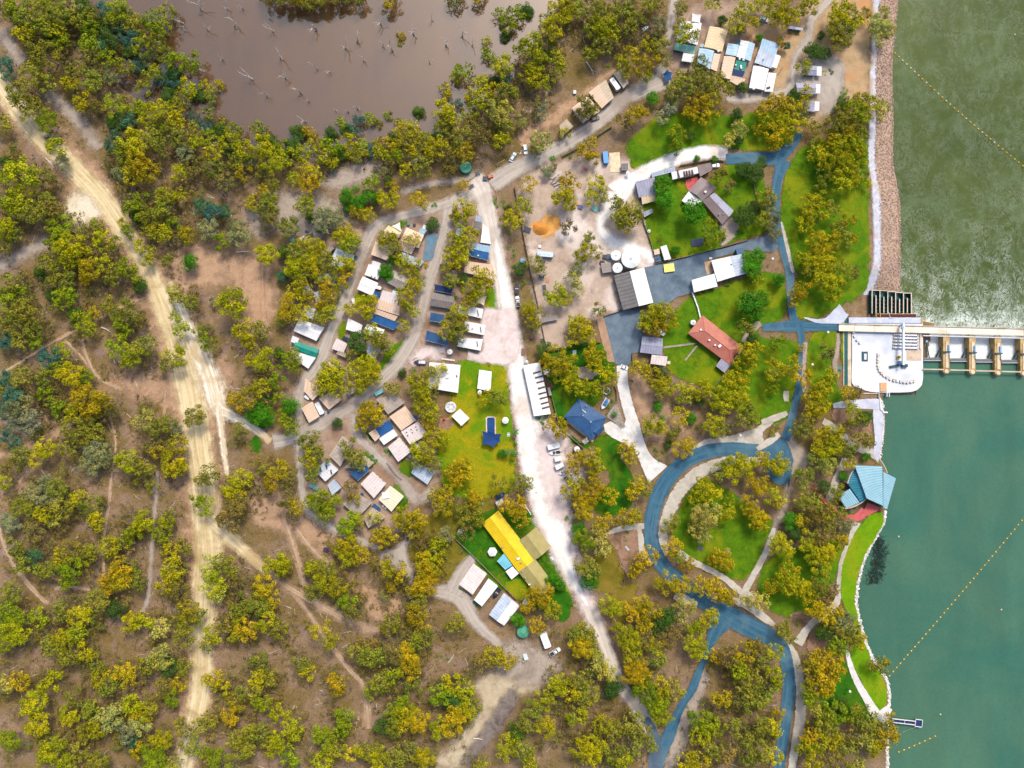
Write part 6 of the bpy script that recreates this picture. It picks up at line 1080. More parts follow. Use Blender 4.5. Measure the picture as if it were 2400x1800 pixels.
pl = poly(crom([(1997, 770), (1997, 840), (1997, 898), (2012, 908), (2040, 918), (2090, 920), (2138, 918), (2156, 908), (2163, 890), (2163, 830), (2163, 768)], False, 8)+[(2163, 745), (1990, 745), (1990, 764)], .5)
part('platform', MB().prism([(a-o.x, b_-o.y) for a, b_ in reversed(pl)], -7, .5), CONC, t)
pbox(t, 'top_slab', 1989.5, 744, 2158, 757, .52, .85, mk('lilac_concrete', A(196, 208, 236), A(222, 230, 248), .4, A(180, 190, 216), .15, fine=.1))
pbox(t, 'edge_kerb', 2158.6, 745, 2163.5, 757, .52, .95, PIERC)
for i, (x, y) in enumerate(crom([(2060, 830), (2059, 848), (2060, 862), (2067, 874), (2080, 884), (2096, 891), (2112, 894), (2128, 896), (2143, 893)], False, 6)):
    p = P(x, y, 1.2); part('kerb_block', MB().box(p.x-o.x, p.y-o.y, .85, 1.15, 1.15, .8, i*.25), TANC if i % 2 else CONC, t)
for i, (x, y) in enumerate(crom([(2001, 778), (2004, 788), (2010, 797), (2016, 803)], False, 6)):
    p = P(x, y, 1.2); part('kerb_block', MB().box(p.x-o.x, p.y-o.y, .85, 1.0, 1.0, .7, i*.3), CONC, t)
pbox(t, 'pit_frame', 2019.5, 824, 2034, 847, .5, .62, STEEL); pbox(t, 'pit_cover', 2025.5, 829, 2031, 843, .62, .75, CONC)
pbox(t, 'hoist_bay', 2125, 820, 2160, 845, .52, .6, mk('worn_concrete', A(214, 190, 164), A(228, 208, 184), .5, A(190, 164, 138), .2, fine=.1))
pbox(t, 'rest_frame', 2155.5, 783, 2160, 818, .52, 1.0, TANC)
pbox(t, 'terracotta_hatch', 2063, 897, 2078, 917, .52, .9, mk('terracotta', A(226, 172, 124), A(236, 188, 142), .6, fine=.08))
for i, y in enumerate((784.5, 791.8, 799.4, 807.2, 814.6)):
    p0, p1 = P(2096-.4*i, y-.5, 1.6), P(2154, y+1.2, 1.6); tt = thing('stop_log', f'{ORDN[i]} white stop-log beam from the top, stacked on the weir platform', 'beam', ((p0.x+p1.x)/2, (p0.y+p1.y)/2, .5), math.atan2(p1.y-p0.y, p1.x-p0.x), 'white stop-log beams')
    L = (p1-p0).length; part('beam', MB().box(0, 0, .62, L, .66, .7), WHST, tt)
    for s_ in (-1, 1): part('lifting_lug', MB().box(s_*L*.46, 0, 1.05, .35, .5, .25), PIERC, tt); part('bearer', MB().box(s_*L*.3, 0, .14, .3, .8, .27), DARKM, tt)
p = P(2117, 806, 4)
t = thing('gantry_crane', 'white gantry crane boom standing across the stop-log beams', 'crane', (p.x, p.y, .5))
part('boom', MB().box(0, 0, 3.6, .8, 19.5, .8), WHST, t); part('boom_rail', MB().box(-.55, 0, 3.7, .25, 19, .5), BLST, t)
for y in (-8.8, 8.8): part('leg', MB().tube([(0, y, 0), (0, y, 3.3)], [.3, .22], 6), BLST, t)
part('base_truss', MB().box(-2.6, -10.2, .5, 4.2, .9, .9, .18).box(2.2, -10.0, .6, 2.6, 1.5, 1.1), STEEL, t); part('cab', MB().box(.3, -8.6, 1.0, 2.2, 1.6, 1.6), BLST, t); part('winch', MB().cyl(-.9, 7.4, 3.9, 4.9, .6, .6, 10), BLST, t)
p = P(2107, 837, 1.2); t = thing('yellow_skip', 'yellow oval skip beside the crane boom', 'skip', (p.x, p.y, .5), .2)
part('tub', MB().prism([(.95*math.cos(a), .6*math.sin(a)) for a in np.linspace(0, 6.283, 14)[:-1]], 0, .8, [(1.1*math.cos(a), .75*math.sin(a)) for a in np.linspace(0, 6.283, 14)[:-1]]), mk('yellow_paint', A(240, 200, 20), A(250, 214, 40), 1), t); part('rim', MB().box(0, 0, .83, 1.5, .5, .06), DARKM, t)
# side channel
o = P(1982.5, 822); t = thing('concrete_channel', 'long narrow concrete channel with dark water left of the weir platform', 'channel', (o.x, o.y, 0))
pbox(t, 'water', 1978.5, 736, 1986.8, 903, -.05, .14, TEALW); pbox(t, 'wall', 1976.8, 736, 1978.4, 905, -.3, .45, TANC); pbox(t, 'wall', 1987, 760, 1995, 905, -.3, .4, TANC)
TEALC = mk('dark_teal_concrete', A(28, 84, 88), A(40, 98, 98), .5, fine=.1)  # pen walls are dark teal below their tan caps
# fish ladder pens
o = P(2090, 708, 0); t = thing('fish_ladder', 'stepped concrete fish ladder pens beside the weir', 'fish ladder', (o.x, o.y, 0))
tops = (680, 680.5, 683, 685, 686.5)
for i in range(5):
    x0 = 2044+i*18.4; pbox(t, 'divider_wall', x0-.6, tops[i], x0+.8, 735, -6, -.25, TEALC); pbox(t, 'wall_cap', x0-.9, tops[i]-.5, x0+1.1, 735, -.25, .0+.01*i, TANC); pbox(t, 'end_wall', x0+1.2, tops[i]-.4, x0+17.4, tops[i]+1.0, -6, -.25, TEALC); pbox(t, 'wall_cap', x0+1.2, tops[i]-.6, x0+17.4, tops[i]+1.3, -.25, .03, TANC)
    pbox(t, 'baffle', x0+8.3, tops[i]+12+3*(i % 2), x0+10.2, 733, -6, -.5, TEALC); pbox(t, 'baffle_cap', x0+8.2, tops[i]+12+3*(i % 2), x0+10.3, 733, -.5, -.2, TANC)
    pbox(t, 'pen_water', x0+1.2, tops[i]+1.4, x0+17.4, 735, -4.6, -1.9-.1*i, TEALW)
    for k in range(4 if i < 4 else 1):
        y = 700+k*8.5+2*(i % 2); pbox(t, 'strut', x0+1.4, y, x0+7.9, y+.9, -1.4, -1.2, STEEL); pbox(t, 'strut', x0+10.5, y+2, x0+17.2, y+2.8, -1.4, -1.2, METAL)
pbox(t, 'divider_wall', 2135.4, 686.2, 2137, 737, -6, -.25, TEALC); pbox(t, 'wall_cap', 2135.2, 686, 2137.2, 737, -.25, .06, TANC)
o = P(2100, 740); t = thing('grating_deck', 'rust-brown grating deck between fish ladder and weir platform', 'grating', (o.x, o.y, 0))
pbox(t, 'grating', 2052, 735.5, 2147, 743.5, -.4, .2, RUST); pbox(t, 'rail', 2052, 735, 2147, 736, .2, .35, TANC)
for x in (2053, 2063): pbox(t, 'ladder_rail', x, 733, x+1.2, 744, .2, 1.1, mk('yellow_rail', A(226, 170, 60), A(236, 184, 80), 1) if x == 2053 else MATS['yellow_rail'])
part('brace', MB().tube([(-3.6, 1.6, .3), (-3.6, -1, 1.6), (-.4, -1.0, .4)], [.16, .16, .16], 5), WHST, t)
# bridge
bx = [1966, 2003, 2050, 2105, 2161, 2218, 2279, 2339, 2399, 2470]
def by_(x): return 767+(x-1966)*.0262
o = P(2200, 772); t = thing('weir_bridge', 'long pale concrete road bridge across the weir piers', 'bridge', (o.x, o.y, 0))
for a, b_ in zip(bx, bx[1:]):
    for nm, d0, d1, z0, z1, mt in (('deck_panel', -8.4, 8.4, .75, 1.3, DECK), ('kerb', -9.0, -7.6, 1.3, 1.75, TANC), ('kerb', 7.6, 9.0, 1.3, 1.75, TANC)):
        q = poly([(a+.25, by_(a)+d0), (b_-.25, by_(b_)+d0), (b_-.25, by_(b_)+d1), (a+.25, by_(a)+d1)], z1)
        part(nm, MB().prism([(x-o.x, y-o.y) for x, y in reversed(q)], z0, z1), mt, t)
part('pipe', MB().tube([P(2163, by_(2163)+14.5, 1.0)-Vector((o.x, o.y, 0)), P(2465, by_(2465)+14.5, 1.0)-Vector((o.x, o.y, 0))], [.32, .32], 8), WHST, t)
part('handrail', MB().tube([P(1968, by_(1968)+8.6, 2.4)-Vector((o.x, o.y, 0)), P(2465, by_(2465)+8.6, 2.4)-Vector((o.x, o.y, 0))], [.06, .06], 5), METAL, t)
pw = ['first', 'second', 'third', 'fourth']
for k, cx in enumerate((2218, 2279, 2339, 2399)):
    dy = k*1.8; o = P(cx, 830+dy, 1.0)
    t = thing('weir_pier', f'{pw[k]} tan concrete weir pier from the abutment', 'weir pier', (o.x, o.y, 0), 0, 'weir piers')
    nose = [(cx+7.3*math.cos(a), 869+dy+7.5*math.sin(a)) for a in np.linspace(0, math.pi, 9)]
    q = poly([(cx-7.3, 784+dy), (cx+7.3, 784+dy)]+nose, 1.0)
    part('shaft', MB().prism([(x-o.x, y-o.y) for x, y in reversed(q)], -7, 1.0), PIERC, t)
    for nm, x0, y0, x1, y1, z1, mt in (('cap', cx-1.5, 800, cx+5, 862, 1.25, TANC), ('hoist', cx+5.2, 808, cx+9, 822, 1.9, BLST), ('control_box', cx+8, 829, cx+13, 838, 2.0, WHST), ('winch', cx-5, 823, cx+11, 826.5, 1.7, STEEL)):
        pbox(t, nm, x0, y0+dy, x1, y1+dy, 1.02, z1, mt)
    p = P(cx+1, 870+dy, 1.3); part('bollard', MB().cyl(p.x-o.x, p.y-o.y, 1.0, 1.35, 1.0, .9, 16), TANC, t)
    # gate in the bay left of this pier
    xl = (2163, 2225.5, 2286.5, 2346.5)[k]; xr = cx-7.3; g0 = P(xl, 842+dy, -.6); g1 = P(xr, 842+dy, -.6); o = (g0+g1)/2
    t = thing('radial_gate', f'{pw[k]} dark steel radial gate from the abutment', 'weir gate', (o.x, o.y, 0), 0, 'radial gates'); Lg = (g1-g0).length
    mb = MB(); rows = [(-.9*(1-math.cos(a)), -3.6+a*3.4) for a in np.linspace(0, 1, 6)]
    for (y0, z0), (y1, z1) in zip(rows, rows[1:]): mb.quad((-Lg/2, y0, z0), (Lg/2, y0, z0), (Lg/2, y1, z1), (-Lg/2, y1, z1)); mb.quad((-Lg/2, y1+.15, z1), (Lg/2, y1+.15, z1), (Lg/2, y0+.15, z0), (-Lg/2, y0+.15, z0))
    part('skin_plate', mb, STEEL, t); part('top_beam', MB().box(0, -.6, -.25, Lg, .5, .3), METAL, t); part('walkway', MB().box(0, .35, -.6, Lg, 1.0, .12), mk('walkway_grey', A(120, 120, 118), A(140, 140, 136), 1) if k == 0 else MATS['walkway_grey'], t)
    for s_ in ((1,) if k else (1, -1)):
        x = s_*(Lg/2-.9); tr = (x+s_*.2+.9, 8.4, -.5)
        for xa, za in ((x-2.6*s_, -1.0), (x-1.0*s_, -1.0), (x-2.2*s_, -2.6)): part('arm', MB().tube([(xa, -.1, za), tr], [.20, .16], 5), STEEL, t)
        part('brace', MB().tube([(x-2.3*s_, .9, -1.0), (x-.6*s_, 2.2, -.9), (x-1.5*s_, 3.4, -.8)], [.1, .1, .1], 4), METAL, t); part('trunnion', MB().box(tr[0], tr[1], tr[2], 1.0, .9, .9), BLST, t)
    # water pouring under the gate
    q = [P(a, b_+dy, -2.3) for a, b_ in ((xl, 780), (xr, 780), (xr, 838), (xl, 838))]
    mb = MB(); nn = 10; mm = 12
    for j in range(mm+1):
        for i in range(nn+1):
            u, v = i/nn, j/mm; p = q[0].lerp(q[1], u).lerp(q[3].lerp(q[2], u), v); mb.v.append((p.x, p.y, p.z+rg.uniform(-.2, .3)-.9*(1-v)))
    for j in range(mm):
        for i in range(nn): mb.f.append((j*(nn+1)+i, (j+1)*(nn+1)+i, (j+1)*(nn+1)+i+1, j*(nn+1)+i+1))
    tag(link('pouring_water', mb.mesh('pouring_water', FOAM, True)), f'white water boiling out below the {pw[k]} gate', 'white water', kind='stuff')
    p0, p1 = P(xl, 866+dy-.9, 1.0), P(xr, 866+dy, 1.0); c_ = (p0+p1)/2
    tt = thing('service_beam', f'thin tan service beam across the {pw[k]} weir bay', 'beam', (c_.x, c_.y, 0), math.atan2(p1.y-p0.y, p1.x-p0.x), 'service beams'); part('beam', MB().box(0, 0, 1.15, (p1-p0).length, .6, .35), TANC, tt); part('rail', MB().box(0, .28, 1.5, (p1-p0).length, .06, .06), METAL, tt)
# landing below the platform
o = P(2075, 926, 0); t = thing('boat_landing', 'small steel boat landing below the weir platform', 'landing', (o.x, o.y, 0))
pbox(t, 'frame', 2059, 919, 2062, 932, -2, .6, METAL); pbox(t, 'deck', 2062, 920, 2076, 930, -.8, -.6, TEALW); pbox(t, 'frame', 2076, 919.5, 2085, 921, -.6, .5, WHST); pbox(t, 'frame', 2084, 921, 2085.5, 930, -.6, .5, WHST); pbox(t, 'post', 2078.5, 912, 2080, 930, -.6, .7, WHST)
pbox(t, 'channel_wall', 2018, 921, 2058, 923, -2, .3, TANC)
o = P(2070, 950); t = thing('white_handrail', 'bent white handrail running down to the river', 'handrail', (o.x, o.y, 0))
part('rail', MB().tube([P(a, b_, 1.0)-Vector((o.x, o.y, 0)) for a, b_ in ((2062, 932), (2064, 960), (2070, 966), (2080, 967))], [.38]*4, 6), WHST, t)
for a, b_ in ((2062, 934), (2064, 958), (2078, 967)):
    p = P(a, b_, .5); part('post', MB().cyl(p.x-o.x, p.y-o.y, -2, 1.0, .1, .1, 6), METAL, t)

# ------------------------------------------------------------------ river pavilion
zp_ = Z(1940, 1070, 10.37)
AQ1 = mk('pavilion_roof', A(112, 178, 204), A(130, 192, 216), .4, fine=.04, rough=.5); AQ2 = mk('pavilion_rib_light', A(178, 222, 236), A(196, 232, 242), .4, fine=.04, rough=.5); AQ3 = mk('pavilion_roof_teal', A(60, 150, 170), A(86, 170, 188), .3, fine=.05, rough=.5)  # alternating pale tone paints the ribs' light and dark into the sheet colour
o = P(*zp_(950, 740), 3); t = thing('river_pavilion', 'blue ribbed-roof pavilion with curved walls over the river edge', 'pavilion', (o.x, o.y, 0))
def lp(a, b_, u): return (a[0]+(b_[0]-a[0])*u, a[1]+(b_[1]-a[1])*u, a[2]+(b_[2]-a[2])*u)
def pp(q): return P(*zp_(q[0], q[1]), q[2])-Vector((o.x, o.y, 0))
def along(l, u):
    k = u*(len(l)-1); i = min(int(k), len(l)-2); return lp(l[i], l[i+1], k-i)
def striped(e0, e1, n, m1, m2, par):
    for i in range(n):
        u0, u1 = i/n, (i+.94)/n; um = (u0+u1)/2
        a, b_, c_, d_ = pp(along(e0, u0)), pp(along(e1, u0)), pp(along(e1, u1)), pp(along(e0, u1)); rib = Vector((0, 0, .16 if i % 2 else 0))
        mb = MB(); mb.quad(d_+rib, c_+rib, b_+rib, a+rib); dn = Vector((0, 0, -.18))
        for x, y in ((a, b_), (b_, c_), (c_, d_), (d_, a)): mb.quad(y+rib, x+rib, x+dn, y+dn)
        mb.quad(a+dn, b_+dn, c_+dn, d_+dn); part('roof_sheet', mb, m2 if i % 2 else m1, par)
ra = MB(); ra.tube([pp((1325, 235, 5.0)), pp((1345, 1200, 5.0))], [.16, .16], 6); roofA = part('ridge_gutter', ra, AQ3, t)
striped([(655, 215, 6.6), (945, 1020, 6.6)], [(1322, 238, 5.0), (1342, 1200, 5.0)], 45, AQ1, AQ2, t)
striped([(1350, 370, 4.6), (1350, 1245, 4.6)], [(1655, 525, 3.8), (1440, 1282, 3.8)], 41, AQ1, AQ2, t)
striped([(672, 300, 4.4), (560, 430, 4.4), (492, 655, 4.4), (645, 885, 4.4), (800, 1115, 4.4)], [(682, 305, 5.6), (748, 480, 5.6), (815, 650, 5.6), (880, 830, 5.6), (942, 1008, 5.6)], 30, AQ3, MATS['teal_steel'] if 'teal_steel' in MATS else AQ3, t)
striped([(255, 970, 3.6), (540, 780, 3.9)], [(450, 1260, 3.6), (790, 1112, 3.9)], 15, AQ1, AQ2, t)
part('wall', MB().prism([tuple(pp((x, y, 3.6))[:2]) for x, y in ((920, 1010), (1330, 1170), (1420, 1230), (1600, 560), (1350, 400), (1310, 260), (720, 260), (520, 640), (760, 1000))], -2, 3.5), WALL['cream'], t)
part('wall', MB().prism([tuple(pp((x, y, 3))[:2]) for x, y in ((460, 1230), (770, 1100), (545, 810), (280, 980))], -.2, 3.4), WALL['cream'], t)
for arc, z, w_ in (([(672, 285), (600, 370), (545, 470), (505, 580), (486, 655)], 5.0, .3), ([(365, 1248), (450, 1266), (560, 1248), (700, 1195), (830, 1120), (945, 1028)], 4.2, .3)):
    p3 = [pp((x, y, z)) for x, y in arc]; mb = MB()
    for a, b_ in zip(p3, p3[1:]):
        d_ = (b_-a).normalized(); nn = Vector((-d_.y, d_.x, 0))*w_/2
        mb.add([Vector((q.x, q.y, zz))+s*nn for q in (a, b_) for zz in (-.2, z) for s in (-1, 1)], [(0, 1, 3, 2), (4, 6, 7, 5), (0, 2, 6, 4), (1, 5, 7, 3), (2, 3, 7, 6)])
    part('curved_wall', mb, TANC, t)
part('timber_deck', MB().prism([tuple(pp((x, y, .4))[:2]) for x, y in ((480, 660), (600, 380), (660, 285), (590, 225), (450, 470), (375, 640))], -.2, .4), mk('pink_decking', A(226, 178, 150), A(238, 196, 168), .6, fine=.1), t)
part('window', MB().quad(*[pp(q) for q in ((960, 1060, 1.0), (1330, 1225, 1.0), (1330, 1225, 3.4), (960, 1060, 3.4))]), GLASS, t)
part('balcony_rail', MB().tube([pp((x, y, 1.0)) for x, y in ((1260, 60), (1340, 160), (1410, 290), (1450, 400))], [.12]*4, 5), WHST, t)
p = P(*zp_(790, 1345), .5); t = thing('park_bench', 'small blue-grey bench on the red brick terrace edge', 'bench', (p.x, p.y, .05), R(32)); part('seat', MB().box(0, 0, .45, 1.8, .5, .08), BLST, t); part('backrest', MB().box(0, .25, .75, 1.8, .08, .45), BLST, t)
for s_ in (-.7, .7): part('leg', MB().box(s_, 0, .2, .1, .45, .42), DARKM, t)

# ------------------------------------------------------------------ buoys, jetty, bank things
BY = mk('buoy_yellow', A(250, 190, 20), A(255, 204, 40), 1, rough=.5); BW = mk('buoy_pale', A(240, 232, 150), A(246, 240, 176), 1, rough=.5); ROPE = mk('rope', A(190, 180, 130), A(206, 196, 150), 2)
def buoymesh(mt):
    mb = MB(); rr = [(.08, -.25), (.30, -.13), (.40, .04), (.32, .2), (.1, .32)]
    for (r0, z0), (r1, z1) in zip(rr, rr[1:]): mb.cyl(0, 0, z0, z1, r0, r1, 10, False)
    return mb.mesh('float', mt, True)
bm = [buoymesh(BY), buoymesh(BW)]; pin = MB().cyl(0, 0, .28, .46, .05, .05, 6).mesh('eye', DARKM)
def buoyline(p0, p1, n, z, what, group, pale=()):
    pr = None
    for i in range(n):
        u = i/(n-1) if n > 1 else 0; sag = math.sin(u*math.pi)*(5 if n > 20 else 1)
        p = P(p0[0]+(p1[0]-p0[0])*u-sag*.3, p0[1]+(p1[1]-p0[1])*u+sag, z); t = thing('buoy', f'{ORDN[i]} {"pale" if i in pale else "yellow"} buoy from the bank on the {what}', 'buoy', (p.x, p.y, z+.1), i, group)
        link('float', bm[1 if i in pale else 0], t); link('eye', pin, t)
        if pr is not None:
            d_ = pr-p; q = MB().tube([(0, 0, .1), tuple(d_*.5+Vector((0, 0, -.02))), tuple(Vector((d_.x, d_.y, .1)))], [.03]*3, 4); rp = link('rope', q.mesh('rope', ROPE), t); rp.rotation_euler = (0, 0, -i)
        pr = p
buoyline(tl(3, 0)(1095, 460), tl(3, 0)(2235, 1462), 34, ZU, 'upper buoy line', 'buoys above the weir', {2, 3, 4, 5, 6, 8, 11, 13, 14, 18, 22, 25})
buoyline(tl(3, 3)(1048, 862), tl(3, 2)(2225, 1140), 38, ZL, 'long lower buoy line', 'buoys below the weir')
buoyline(tl(3, 3)(1128, 1520), tl(3, 3)(1443, 1383), 8, ZL, 'short buoy line by the jetty', 'buoys by the jetty')
for (c_, r_, X, Y, lb) in ((3, 3, 2015, 290, 'lone white marker buoy off the lower river bank'), (3, 3, 1488, 1195, 'pale sunken marker buoy above the jetty'), (3, 0, 2130, 300, 'lone white marker buoy at the upper right'), (3, 2, 1128, 1318, 'tiny white float off the river lawn')):
    z = ZU if r_ == 0 else ZL; p = P(*tl(c_, r_)(X, Y), z); t = thing('marker_buoy', lb, 'buoy', (p.x, p.y, z+.1)); link('float', bm[1], t); link('eye', pin, t)
NAVY = mk('navy_decking', A(24, 52, 104), A(34, 64, 116), .6, rough=.6)
q0, q1, q2 = P(*tl(3, 3)(1070, 1245), 0), P(*tl(3, 3)(1270, 1268), 0), P(*tl(3, 3)(1330, 1275), 0); o = (q0+q2)/2; an = math.atan2(q2.y-q0.y, q2.x-q0.x)
t = thing('jetty', 'navy-decked jetty with white rails and a square end', 'jetty', (o.x, o.y, 0), an); L = (q2-q0).length
part('gangway', MB().box(-1.6, 0, -.15, L-3.2, 1.6, .2), NAVY, t); part('pontoon', MB().box(L/2-1.7, .1, -.2, 3.2, 3.2, .35), NAVY, t)
for y in (-.85, .85): part('rail', MB().box(-1.6, y, .35, L-3.2, .16, .7), WHST, t)
for x in (-L/2+.1, -1.0): part('cross_rail', MB().box(x, 0, .0, .16, 1.7, .16), WHST, t)
for x, y, sx, sy in ((L/2-1.7, 1.75, 3.4, .18), (L/2-1.7, -1.55, 3.4, .18), (L/2-.05, .1, .18, 3.4), (L/2-3.3, .1, .18, 3.4)): part('edge_rail', MB().box(x, y, .2, sx, sy, .5), WHST, t)
part('mooring_rope', MB().tube([(L/2-2, -1.6, 0), (L/2-8, -5.5, -.9)], [.06, .06], 4), ROPE, t)
for x in (-L/2+2, 2, L/2-.3): part('pile', MB().cyl(x, -1.0, -4, .3, .15, .15, 8), DARKM, t)
p = P(*tl(3, 3)(910, 1010)); t = thing('picnic_slab', 'square tan-edged paved slab on the river bank lawn', 'paved slab', (p.x, p.y, .05), R(28))
part('paving', MB().box(0, 0, .06, 4.0, 4.0, .14), mk('slab_grey', A(150, 140, 140), A(178, 166, 160), .8, fine=.2), t)
for x, y, sx, sy in ((0, 2.2, 4.8, .4), (0, -2.2, 4.8, .4), (2.2, 0, .4, 4.0), (-2.2, 0, .4, 4.0)): part('edging', MB().box(x, y, .12, sx, sy, .28), TANC, t)
l = []
for i in range(700):
    x, y = rg.gauss(2046, 9), rg.uniform(1258, 1368); c0 = 2046+8*math.sin((y-1258)/110*3.1); x = c0+4+rg.gauss(0, 9)+(y-1310)*-.12
    p = P(x, y, ZL-.2); l.append((p.x, p.y, ZL-.25, rg.uniform(.7, 1.5), .5, A(*rg.choice(((26, 62, 60), (34, 58, 46), (20, 52, 62), (60, 62, 36)))), rg.choice(SCR)))
mass('dark_water_clumps', l, 'dark leafy clumps in the water beside the river bank lawn', 'water weed')  # dark leafy clumps scattered in a curved band at the waterline
# ------------------------------------------------------------------ vehicles and boats
PAINT = {}
def paint(c):
    if c not in PAINT: PAINT[c] = mk('paint_%d_%d_%d' % c, A(*c), A(*[min(255, x+6) for x in c]), 1, rough=.3, spec=.5)
    return PAINT[c]
TYRE = mk('tyre', A(34, 34, 36), A(44, 44, 46), 2); LAMP = mk('lamp_glass', A(240, 240, 220), A(250, 250, 236), 2, rough=.2); TAIL = mk('tail_light', A(170, 20, 16), A(190, 30, 24), 2, rough=.2)
def outline(L, W, nose=.22, tail=.12):
    h = W/2
    return [(-L/2, -h+tail), (-L/2+tail, -h), (L/2-nose*2, -h), (L/2-.1, -h+nose), (L/2, -h*.4), (L/2, h*.4), (L/2-.1, h-nose), (L/2-nose*2, h), (-L/2+tail, h), (-L/2, h-tail)]
def wheels(t, L, W, r=.34, xs=(.31, -.31)):
    for x in xs:
        for s_ in (-1, 1):
            mb = MB(); mb.cyl(0, 0, -.11, .11, r, r, 12); me = mb.mesh('wheel', TYRE); o = link('wheel', me, t, (x*L, s_*(W/2-.12), r)); o.rotation_euler = (R(90), 0, 0)
            link('rim', MB().cyl(0, 0, -.12, .12, r*.55, r*.55, 10).mesh('rim', METAL), o)
def car(label, fn, X, Y, deg, col, L=4.6, W=1.85, kind='car', group='parked vehicles'):
    p = P(*fn(X, Y), .8); t = thing({'car': 'parked_car', 'ute': 'utility_truck'}[kind], label, {'car': 'car', 'ute': 'ute'}[kind], (p.x, p.y, .08), R(-deg), group); pm = paint(col)
    o1 = outline(L, W); o2 = [(x*.97, y*.93) for x, y in o1]
    part('body', MB().prism(o1, .28, .72).prism(o1, .72, .95, o2), pm, t)
    x0, x1 = (-.36*L, .22*L) if kind == 'car' else (-.08*L, .24*L); h = W/2*.9
    base = [(x0, -h), (x1, -h), (x1, h), (x0, h)]; top = [(x0+.25, -h*.78), (x1-.55, -h*.78), (x1-.55, h*.78), (x0+.25, h*.78)]
    part('glasshouse', MB().prism(base, .95, 1.4, top), GLASS, t); part('roof', MB().prism(top, 1.4, 1.47, [(x*.98, y*.95) for x, y in top]), pm, t)
    if kind == 'ute':
        part('tray_floor', MB().box(-.31*L, 0, .97, .36*L, W*.92, .05), DARKM, t)
        for y in (-1, 1): part('tray_side', MB().box(-.31*L, y*W*.46, 1.12, .37*L, .07, .34), pm, t)
        part('tailgate', MB().box(-.49*L, 0, 1.12, .07, W*.92, .34), pm, t)
    for s_ in (-1, 1):
        part('headlight', MB().box(L/2-.06, s_*W*.33, .68, .1, .34, .16), LAMP, t); part('tail_light', MB().box(-L/2+.02, s_*W*.38, .75, .06, .2, .22), TAIL, t); part('mirror', MB().box(x1-.4, s_*(W/2+.08), 1.02, .14, .16, .14), pm, t)
    wheels(t, L, W); return t
def caravan(label, fn, X, Y, deg, L=5.6, W=2.3, col=(248, 248, 250), name='caravan', trim=(150, 180, 210), bits=2, group='caravans and trailers'):
    p = P(*fn(X, Y), 2.4); t = thing(name, label, name.replace('_', ' '), (p.x, p.y, .08), R(-deg), group)
    o1 = outline(L, W, .2, .2); o2 = [(x*.97, y*.95) for x, y in o1]
    part('body', MB().prism(o1, .5, 2.35).prism(o1, 2.35, 2.6, o2), paint(col), t)
    for i in range(bits): part('roof_hatch', MB().box(-L*.3+i*L*.55/max(1, bits-1) if bits > 1 else 0, .1, 2.68, .7, .7, .18), paint((226, 230, 236)), t)
    part('stripe', MB().box(0, -W/2-.01, 1.2, L*.8, .03, .25), paint(trim), t)
    for s_ in (-1, 1): part('window', MB().box(L*.1, s_*(W/2+.01), 1.75, L*.35, .04, .6), GLASS, t)
    part('door', MB().box(-L*.25, W/2+.01, 1.35, .7, .05, 1.6), paint((230, 230, 230)), t)
    part('drawbar', MB().tube([(L/2-.1, -.5, .5), (L/2+1.1, 0, .5), (L/2-.1, .5, .5)], [.06]*3, 5), DARKM, t); wheels(t, L, W, .33, (-.05,))
    return t
def boat(label, fn, X, Y, deg, L=5.4, W=2.0, hull=(246, 246, 248), inner=(60, 70, 84), canopy=None, trailer=True, name='boat', group='boats on trailers', zb_=.45):
    p = P(*fn(X, Y), 1.0); t = thing(name, label, name, (p.x, p.y, .08), R(-deg), group); h = W/2
    def ring(k, n=8): return [(-L/2, -h*k), (-L*.1, -h*k), (L*.18, -h*k*.92), (L*.36, -h*k*.6), (L/2*(.9+.1*k), 0), (L*.36, h*k*.6), (L*.18, h*k*.92), (-L*.1, h*k), (-L/2, h*k)]
    part('hull', MB().prism(ring(.55), zb_, zb_+.35, ring(.95)).prism(ring(.95), zb_+.35, zb_+.75, ring(1.0)), paint(hull), t)
    part('cockpit', MB().prism([(x*.8-L*.07, y*.72) for x, y in ring(.95)], zb_+.75, zb_+.77), paint(inner), t)
    part('foredeck', MB().prism([(L*.12, -h*.8), (L*.34, -h*.5), (L*.46, 0), (L*.34, h*.5), (L*.12, h*.8)], zb_+.76, zb_+.86), paint(hull), t)
    part('windscreen', MB().prism([(L*.08, -h*.7), (L*.14, -h*.7), (L*.14, h*.7), (L*.08, h*.7)], zb_+.78, zb_+1.15), GLASS, t)
    for s_ in (-1, 1): part('seat', MB().box(-L*.08, s_*h*.38, zb_+.92, .5, .5, .3), paint((220, 220, 216)), t)
    part('outboard_motor', MB().box(-L/2-.2, 0, zb_+.75, .45, .4, .7), DARKM, t)
    if canopy: part('canopy', MB().prism([(-L*.3, -h*.75), (L*.08, -h*.75), (L*.08, h*.75), (-L*.3, h*.75)], zb_+1.6, zb_+1.68), paint(canopy), t)
    if trailer:
        part('trailer_frame', MB().box(0, -.35, .36, L*.95, .1, .1).box(0, .35, .36, L*.95, .1, .1).box(L*.55, 0, .36, 1.0, .1, .1), METAL, t); wheels(t, L, W*.95, .28, (-.15,))
    return t
def kayak(label, fn, X, Y, deg, col, L=3.4, W=.8):
    p = P(*fn(X, Y), .4); t = thing('kayak', label, 'kayak', (p.x, p.y, .1), R(-deg)); n = 12
    def ring(k): return [(L/2*k*math.cos(a), W/2*k*math.sin(a)*(1-.35*abs(math.cos(a)))) for a in np.linspace(0, 6.283, n+1)[:-1]]
    part('hull', MB().prism(ring(.8), 0, .2, ring(1)).prism(ring(1), .2, .36, ring(.85)), paint(col), t); part('seat_well', MB().prism([(x*.3, y*.55) for x, y in ring(1)], .36, .38), DARKM, t)
